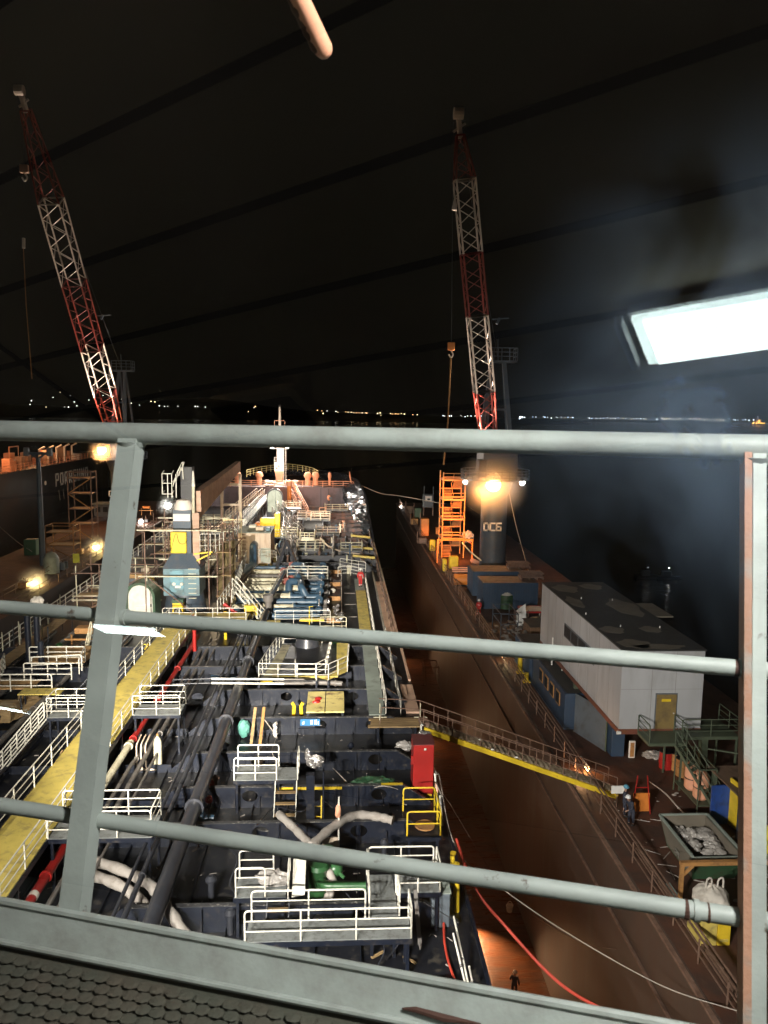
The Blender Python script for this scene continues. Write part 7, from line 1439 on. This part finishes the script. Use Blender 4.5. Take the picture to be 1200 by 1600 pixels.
# plank walk beside the rail
for k,(y0,y1,lb) in enumerate(((24,36,'long steel channel lying along the dock railing, nearest'),(30,33,'short grey plank beside the dock railing near the skip'))):
    tag(MB().box(15.25+.3*k,15.45+.3*k,y0,y1,DT+.04,DT+.12).build('steel_channel',M['rustrail'] if k==0 else M['greywalk'],None),lb,'channel')
# ============================================================ PEOPLE
def limb(mb,pts,rs): mb.tube(pts,rs,10); mb.ball(pts[-1],rs[-1]*1.02,1); mb.ball(pts[0],rs[0]*1.0,1)
def skinned(name,verts,edges,m,root):
    """one continuous surface grown from a skeleton of joints [(co, radius)]"""
    me=bpy.data.meshes.new(name); me.from_pydata([v[0] for v in verts],edges,[]); o=bpy.data.objects.new(name,me); COL.objects.link(o); o.parent=root
    me.materials.append(m); md=o.modifiers.new('Skin','SKIN'); md.use_smooth_shade=True; md.use_x_symmetry=False
    for i,v in enumerate(verts): me.skin_vertices[0].data[i].radius=(v[1],v[1]*(v[2] if len(v)>2 else 1)); 
    me.skin_vertices[0].data[0].use_root=True
    s_=o.modifiers.new('Subdivision','SUBSURF'); s_.levels=1; s_.render_levels=2; return o
def person(loc,rot,suit,hel,label,pose='stand'):
    root=thing('person',label,'person',tuple(loc)); root.rotation_euler=(0,0,rot)
    # joints, facing -y
    lean=.0 if pose!='bend' else .35
    hip=V((0,0,.95)); ch=V((0,-lean*.5,1.28)); nk=V((0,-lean*.8,1.48)); hd=V((0,-lean*1.0-.02,1.64))
    st=.16 if pose=='walk' else .05
    fl,fr=V((-.11,-st,.08)),V((.11,st,.08)); kl,kr=V((-.11,-st*.7-.04,.5)),V((.11,st*.3-.04,.5))
    arms={'stand':((-.30,-.02,1.12),(-.30,-.16,.90),(.30,-.02,1.12),(.30,-.14,.90)),'walk':((-.29,.06,1.14),(-.30,-.02,.88),(.29,-.10,1.14),(.28,-.26,.95)),'bend':((-.26,-.32,1.14),(-.14,-.52,1.02),(.26,-.32,1.14),(.14,-.52,1.05))}[pose]
    sl_,sr_=V((-.19,-lean*.7,1.42)),V((.19,-lean*.7,1.42)); el_,wl,er,wr=map(V,arms)
    vs=[(hip,.13,.8),(ch,.155,.75),(nk,.055),(hd,.085,1.1),(hd+V((0,0,.10)),.075),(sl_,.07),(el_,.05),(wl,.036),(sr_,.07),(er,.05),(wr,.036),(V((-.1,0,.86)),.09),(kl,.065),(fl,.045),(V((.1,0,.86)),.09),(kr,.065),(fr,.045)]
    hands=[]; ed=[(0,1),(1,2),(2,3),(3,4),(1,5),(5,6),(6,7),(1,8),(8,9),(9,10),(0,11),(11,12),(12,13),(0,14),(14,15),(15,16)]
    for w_i,el2 in ((7,el_),(10,er)):
        w_=vs[w_i][0]; d=(w_-el2).normalized(); pi=len(vs); vs.append((w_+d*.07,.032,.6)); ed.append((w_i,pi))
        sd_=d.cross(V((0,1,.2))).normalized()
        for k,ln in ((-1.5,.055),(-.5,.068),(.5,.065),(1.5,.05)):
            vs.append((w_+d*.09+sd_*k*.018,.010)); vs.append((w_+d*(.09+ln)+sd_*k*.021+V((0,-.012,0)),.008)); ed+= [(pi,len(vs)-2),(len(vs)-2,len(vs)-1)]
        vs.append((w_+d*.05+V((0,-.045,0)),.010)); ed.append((pi,len(vs)-1))
    skinned('body',vs,ed,M['skin'],root)
    cs=[(hip,.165,.8),(ch,.185,.78),(nk-V((0,0,.03)),.075),(sl_,.092),(el_,.07),(el_.lerp(wl,.92),.052),(sr_,.092),(er,.07),(er.lerp(wr,.92),.052),(V((-.1,0,.86)),.115),(kl,.088),(kl.lerp(fl,.9),.075),(V((.1,0,.86)),.115),(kr,.088),(kr.lerp(fr,.9),.075)]
    skinned('coverall',cs,[(0,1),(1,2),(1,3),(3,4),(4,5),(1,6),(6,7),(7,8),(0,9),(9,10),(10,11),(0,12),(12,13),(13,14)],M[suit],root)
    def lp(mb,n,m): # build in root space
        me=bpy.data.meshes.new(n); me.from_pydata([tuple(v) for v in mb.v],[],mb.f); me.materials.append(M[m]); 
        for p_ in me.polygons: p_.use_smooth=True
        o=bpy.data.objects.new(n,me); COL.objects.link(o); o.parent=root; return o
    hc=hd+V((0,0,.10)); b=MB(); b.ball(hc,.135,2,(1,1.15,.9)); b.tube([hc+V((0,-.03,-.04)),hc+V((0,-.03,-.025))],.165,16); lp(b,'helmet',hel)
    for f in (fl,fr): b=MB(); b.ball(f+V((0,-.06,-.02)),.09,2,(.62,1.5,.62)); lp(b,'boot','boot')
    b=MB(); b.ball(hd+V((0,-.10,.0)),.02,1,(.8,1,1.2)); lp(b,'nose','skin')
    b=MB(); b.ball(hd+V((-.032,-.083,.03)),.012,1); b.ball(hd+V((.032,-.083,.03)),.012,1); lp(b,'eyes','black')
    if suit=='redsuit':
        b=MB()
        for k_,f_ in ((kl,fl),(kr,fr)): b.tube([k_.lerp(f_,.55),k_.lerp(f_,.7)],.086,10)
        b.tube([ch+V((0,0,-.1)),ch+V((0,0,-.06))],.18,12); lp(b,'reflective_band','letter')
    return root
c=P(563,917,SWZ); person((2.05,c.y if 60<c.y<76 else 72,SWZ),R_(20),'redsuit','helmet','person in red coverall and white helmet standing on the starboard walkway')
c=P(748,962,DT); person((c.x,c.y,DT+.03),R_(-30),'redsuit','helmet','person in red coverall and white helmet beside the blue container on the dock','walk')
c=P(975,1276,DT); person((c.x,c.y,DT+.03),R_(60),'darksuit','bluehelmet','person in dark clothes and blue helmet at the gangway foot, left of two','stand')
c=P(986,1290,DT); person((c.x,c.y,DT+.03),R_(-60),'darksuit','helmet','person in dark clothes leaning forward at the gangway foot, right of two','bend')
c=P(803,1557,DF); person((c.x,c.y,DF+.02),R_(160),'darksuit','helmet','person in dark clothes walking on the wet dock floor near the hull','walk')
c=P(796,1424,DF); o=thing('white_bucket','small white bucket with handle standing on the dock floor','bucket',(c.x,c.y,DF)); MB().tube([(c.x,c.y,DF),(c.x,c.y,DF+.5)],[.2,.28],12).build('pail',M['white'],o,True); MB().tube(spline([(c.x-.28,c.y,DF+.5),(c.x,c.y,DF+.85),(c.x+.28,c.y,DF+.5)],5),.03,6).build('handle',M['white'],o,True)
# ============================================================ WORK LIGHTS
# ship floodlights on the accommodation front, just below the bridge walkway, outside the view
flood((-7.2,.9,14.6),(-3,30,0),'white floodlight on the deckhouse front below the bridge, middle',w=30000,size=.5,cone=95,blend=.7)
flood((-15,.9,14.6),(-13,38,0),'white floodlight on the deckhouse front below the bridge, port',w=34000,size=.5,cone=95,blend=.7)
flood((-9.0,.9,14.2),(15,46,-3),'white floodlight on the deckhouse front below the bridge, starboard',c=(1,.96,.9),w=36000,size=.5,cone=70,blend=.8)
flood((-8.0,.9,15.3),(-7,80,0),'long range white floodlight on the deckhouse front',w=330000,size=.5,cone=34,blend=.8,c=(1,.92,.80))
for s_ in (-1.4,1.6): flood((mxx+s_,my-.5,11.0),(mxx+s_*2,my-25,0),'white floodlight on the foremast crossarm, %s'%('port' if s_<0 else 'starboard'),w=15000,size=.6,cone=120)
lamp_light((-9.5,141,7.5),(1,.55,.33),3800,.3); lamp_light((mxx,my-5,9.5),(1,.8,.72),2500,.3)
lamp_light((-13.0,83,7.5),(1,.75,.45),1500,.3)
def bulb(px,py,y,r,em,c,w,lb,off=(0,-.6,0)):
    p=PY(px,py,y); o=thing('work_lamp',lb,'lamp',tuple(p)); MB().ball(p,r,3).build('lamp_glass',em,o,True); MB().tube([p+V((0,.1,r*.6)),p+V((0,.15,r*1.6))],[r*1.2,r*.5],10).build('lamp_hood',M['greybox'],o); MB().tube([p+V((0,.15,r*1.5)),p+V((0,1.2,r*1.5))],.06,6).build('arm',M['greybox'],o)
    if w: lamp_light(p+V(off),c,w,r,parent=o)
    return o
sod=bulb(771,757,103.2,1.0,E_SOD,(1,.38,.09),1200,'big glowing orange sodium lamp under the DC6 crane ring',(-1.5,-3,-1.0))
lamp_light(sod.location+V((-1.2,-.9,-.4)),(1,.30,.055),46000,.5,'SPOT',(16,114,1.5),66,.5,sod)
lw=bulb(262,790,71,.3,E_WHITE,(1,.97,.88),1200,'bright white lamp left of the deck crane head',(-.6,1.6,.4))
bulb(816,754,104,.36,E_WHITE,(1,.9,.75),300,'white lamp at the right under the DC6 crane ring',(0,-.8,0))
bulb(727,753,104,.3,E_WHITE,(1,.9,.75),0,'small white lamp at the left under the DC6 crane ring')
bulb(159,703,146,.8,E_SOD,(1,.42,.12),3500,'orange sodium lamp on the left dock crane',(0,-1.5,-1))
bulb(190,706,146,.6,E_WHITE,(1,.95,.85),900,'white lamp on the left dock crane beside the orange one',(0,-1.2,0))
bulb(53,912,97,.42,E_YEL,(1,.68,.25),420,'bright yellow lamp on the left dock wall railing, nearest',(.8,-.6,.3))
bulb(150,855,121,.48,E_YEL,(1,.68,.25),420,'yellow lamp on the left dock wall, beyond the notice board',(.8,-.6,.3))
bulb(220,815,150,.42,E_WHITE,(1,.75,.6),800,'pinkish white lamp on the left dock wall, farthest',(.8,-.6,.3))
bulb(628,794,181,.4,E_WHITE,(1,.95,.85),1600,'white lamp at the far end of the right dock wall',(-.3,-.8,.5))
bulb(706,904,103,.26,E_WHITE,(1,.92,.8),900,'white lamp on the right dock railing below the stair tower',(-.3,-.5,.3))
bulb(917,1201,44.5,.16,E_SOD,(1,.55,.25),220,'small orange lamp on the dock railing at the gangway',(-.5,-.4,.25))
bulb(791,1021,66,.10,E_YEL,(1,.75,.4),80,'tiny yellow lamp on the dock railing near the yellow post',(-.3,-.3,.1))
# lamps low in the dock beside the hull
for i,(px,py,w,lb) in enumerate(((733,1405,9000,'nearest'),(652,1130,700,'middle'),(618,1010,700,'farthest'))):
    c=P(px,py,DF+2.0); o=thing('dock_work_lamp','sodium work lamp on a short stand on the dock floor beside the hull, '+lb,'lamp',(c.x,c.y,DF)); MB().tube([(c.x,c.y,DF),(c.x,c.y,DF+2.1)],.05,6).build('stand',M['rustrail'],o,True); MB().bev(c.x-.2,c.x+.2,c.y-.15,c.y+.15,DF+2.1,DF+2.35,.03).build('housing',M['greybox'],o); lamp_light((c.x,c.y-.1,DF+2.0),(1,.58,.30),w,.15,'SPOT',(c.x-(.6 if i==0 else -1.5),c.y-4.5,DF-(0 if i==0 else .3)),120 if i==0 else 150,.9,o)
for y in (38,60,84,110,136):  # fill lamps added for red-brown ambient light in the dock
    o=thing('hull_fill_lamp','added amber fill lamp hung low on the hull side inside the dock','lamp',(HS,y,-14.5),'added amber fill lamps along the hull side'); MB().bev(HS-.2,HS+.25,y-.15,y+.15,-14.4,-14.1,.03).build('housing',M['greybox'],o); MB().tube([(HS,y,-14.1),(HS,y,-9)],.02,5).build('cord',M['pipe'],o); lamp_light((HS+.5,y,-14.6),(1,.46,.22),520,.4,parent=o)

for i,(x,y,aim,w,lb) in enumerate(((-6.6,93.5,(-3,112,0),5000,'added fill light on a pole beyond the cream tank house'),(-15.2,100,(-14,128,0),6000,'added fill light on a pole at the port forward deck'),(-1.2,106,(-3,132,1),7000,'added fill light on a pole among the forward deck pipes'),(-9.8,118,(-8,146,3),6000,'added fill light on a pole near the forecastle stair'))):
    flood((x,y,6.2),aim,lb,c=(1,.88,.72),w=w,size=.4,cone=140,blend=.7,pole=(x,y,0))  # pole lights added to brighten the dim forward deck
# fill spots added on the crane rings to brighten the booms
for loc,aim,w,lb in ((zz(752,700,102.5),bp.lerp(bq,.85),50000,'added fill light on the DC6 crane ring shining up its boom'),(zz(196,702,144),bp5.lerp(bq5,.85),100000,'added fill light on the left dock crane shining up its boom')):
    flood(loc,aim,lb,c=(1,.80,.66),w=w,size=.5,cone=75,blend=.8)
# scatter spheres added to imitate lens glare round the strongest lamps
def halo(loc,r,dens,w,c,label):
    m=bpy.data.materials.new('lamp glare'); m.use_nodes=True; t=m.node_tree; t.nodes.clear()
    o_=t.nodes.new('ShaderNodeOutputMaterial'); pv=t.nodes.new('ShaderNodeVolumeScatter'); pv.inputs['Color'].default_value=(1,1,1,1); pv.inputs['Anisotropy'].default_value=.3
    tc=t.nodes.new('ShaderNodeTexCoord'); ln=t.nodes.new('ShaderNodeVectorMath'); ln.operation='LENGTH'; t.links.new(tc.outputs['Object'],ln.inputs[0])
    mr=t.nodes.new('ShaderNodeMapRange'); mr.inputs['From Max'].default_value=r*.97; mr.inputs['To Min'].default_value=dens; mr.inputs['To Max'].default_value=0; mr.interpolation_type='SMOOTHSTEP'; t.links.new(ln.outputs['Value'],mr.inputs['Value']); t.links.new(mr.outputs[0],pv.inputs['Density']); t.links.new(pv.outputs[0],o_.inputs['Volume'])
    b=MB(); b.ball((0,0,0),r,3); o=b.build('lamp_halo',m,None,True); o.location=loc; tag(o,label,'halo',kind='stuff')
    lamp_light(V(loc)+V((0,-.2,0)),c,w,.25)  # extra point lamp added to light the scatter sphere
halo(PY(771,757,101.3),5.4,.2,1100,(1,.46,.14),'added sphere of glare round the big sodium lamp under the DC6 ring')
halo(PY(159,703,144.5),3.0,.12,260,(1,.5,.2),'added sphere of glare round the orange lamp of the left dock crane')
halo(PY(53,912,96.0),2.6,.24,230,(1,.74,.3),'added sphere of glare round the nearest yellow lamp on the left dock wall')
halo(PY(150,855,120.0),2.4,.2,170,(1,.74,.3),'added sphere of glare round the farther yellow lamp on the left dock wall')
halo(PY(190,706,144.5),2.0,.1,120,(1,.95,.85),'added sphere of glare round the white lamp of the left dock crane')
halo(PY(262,790,70.2),1.2,.25,40,(1,.97,.88),'added sphere of glare round the white lamp beside the deck crane')
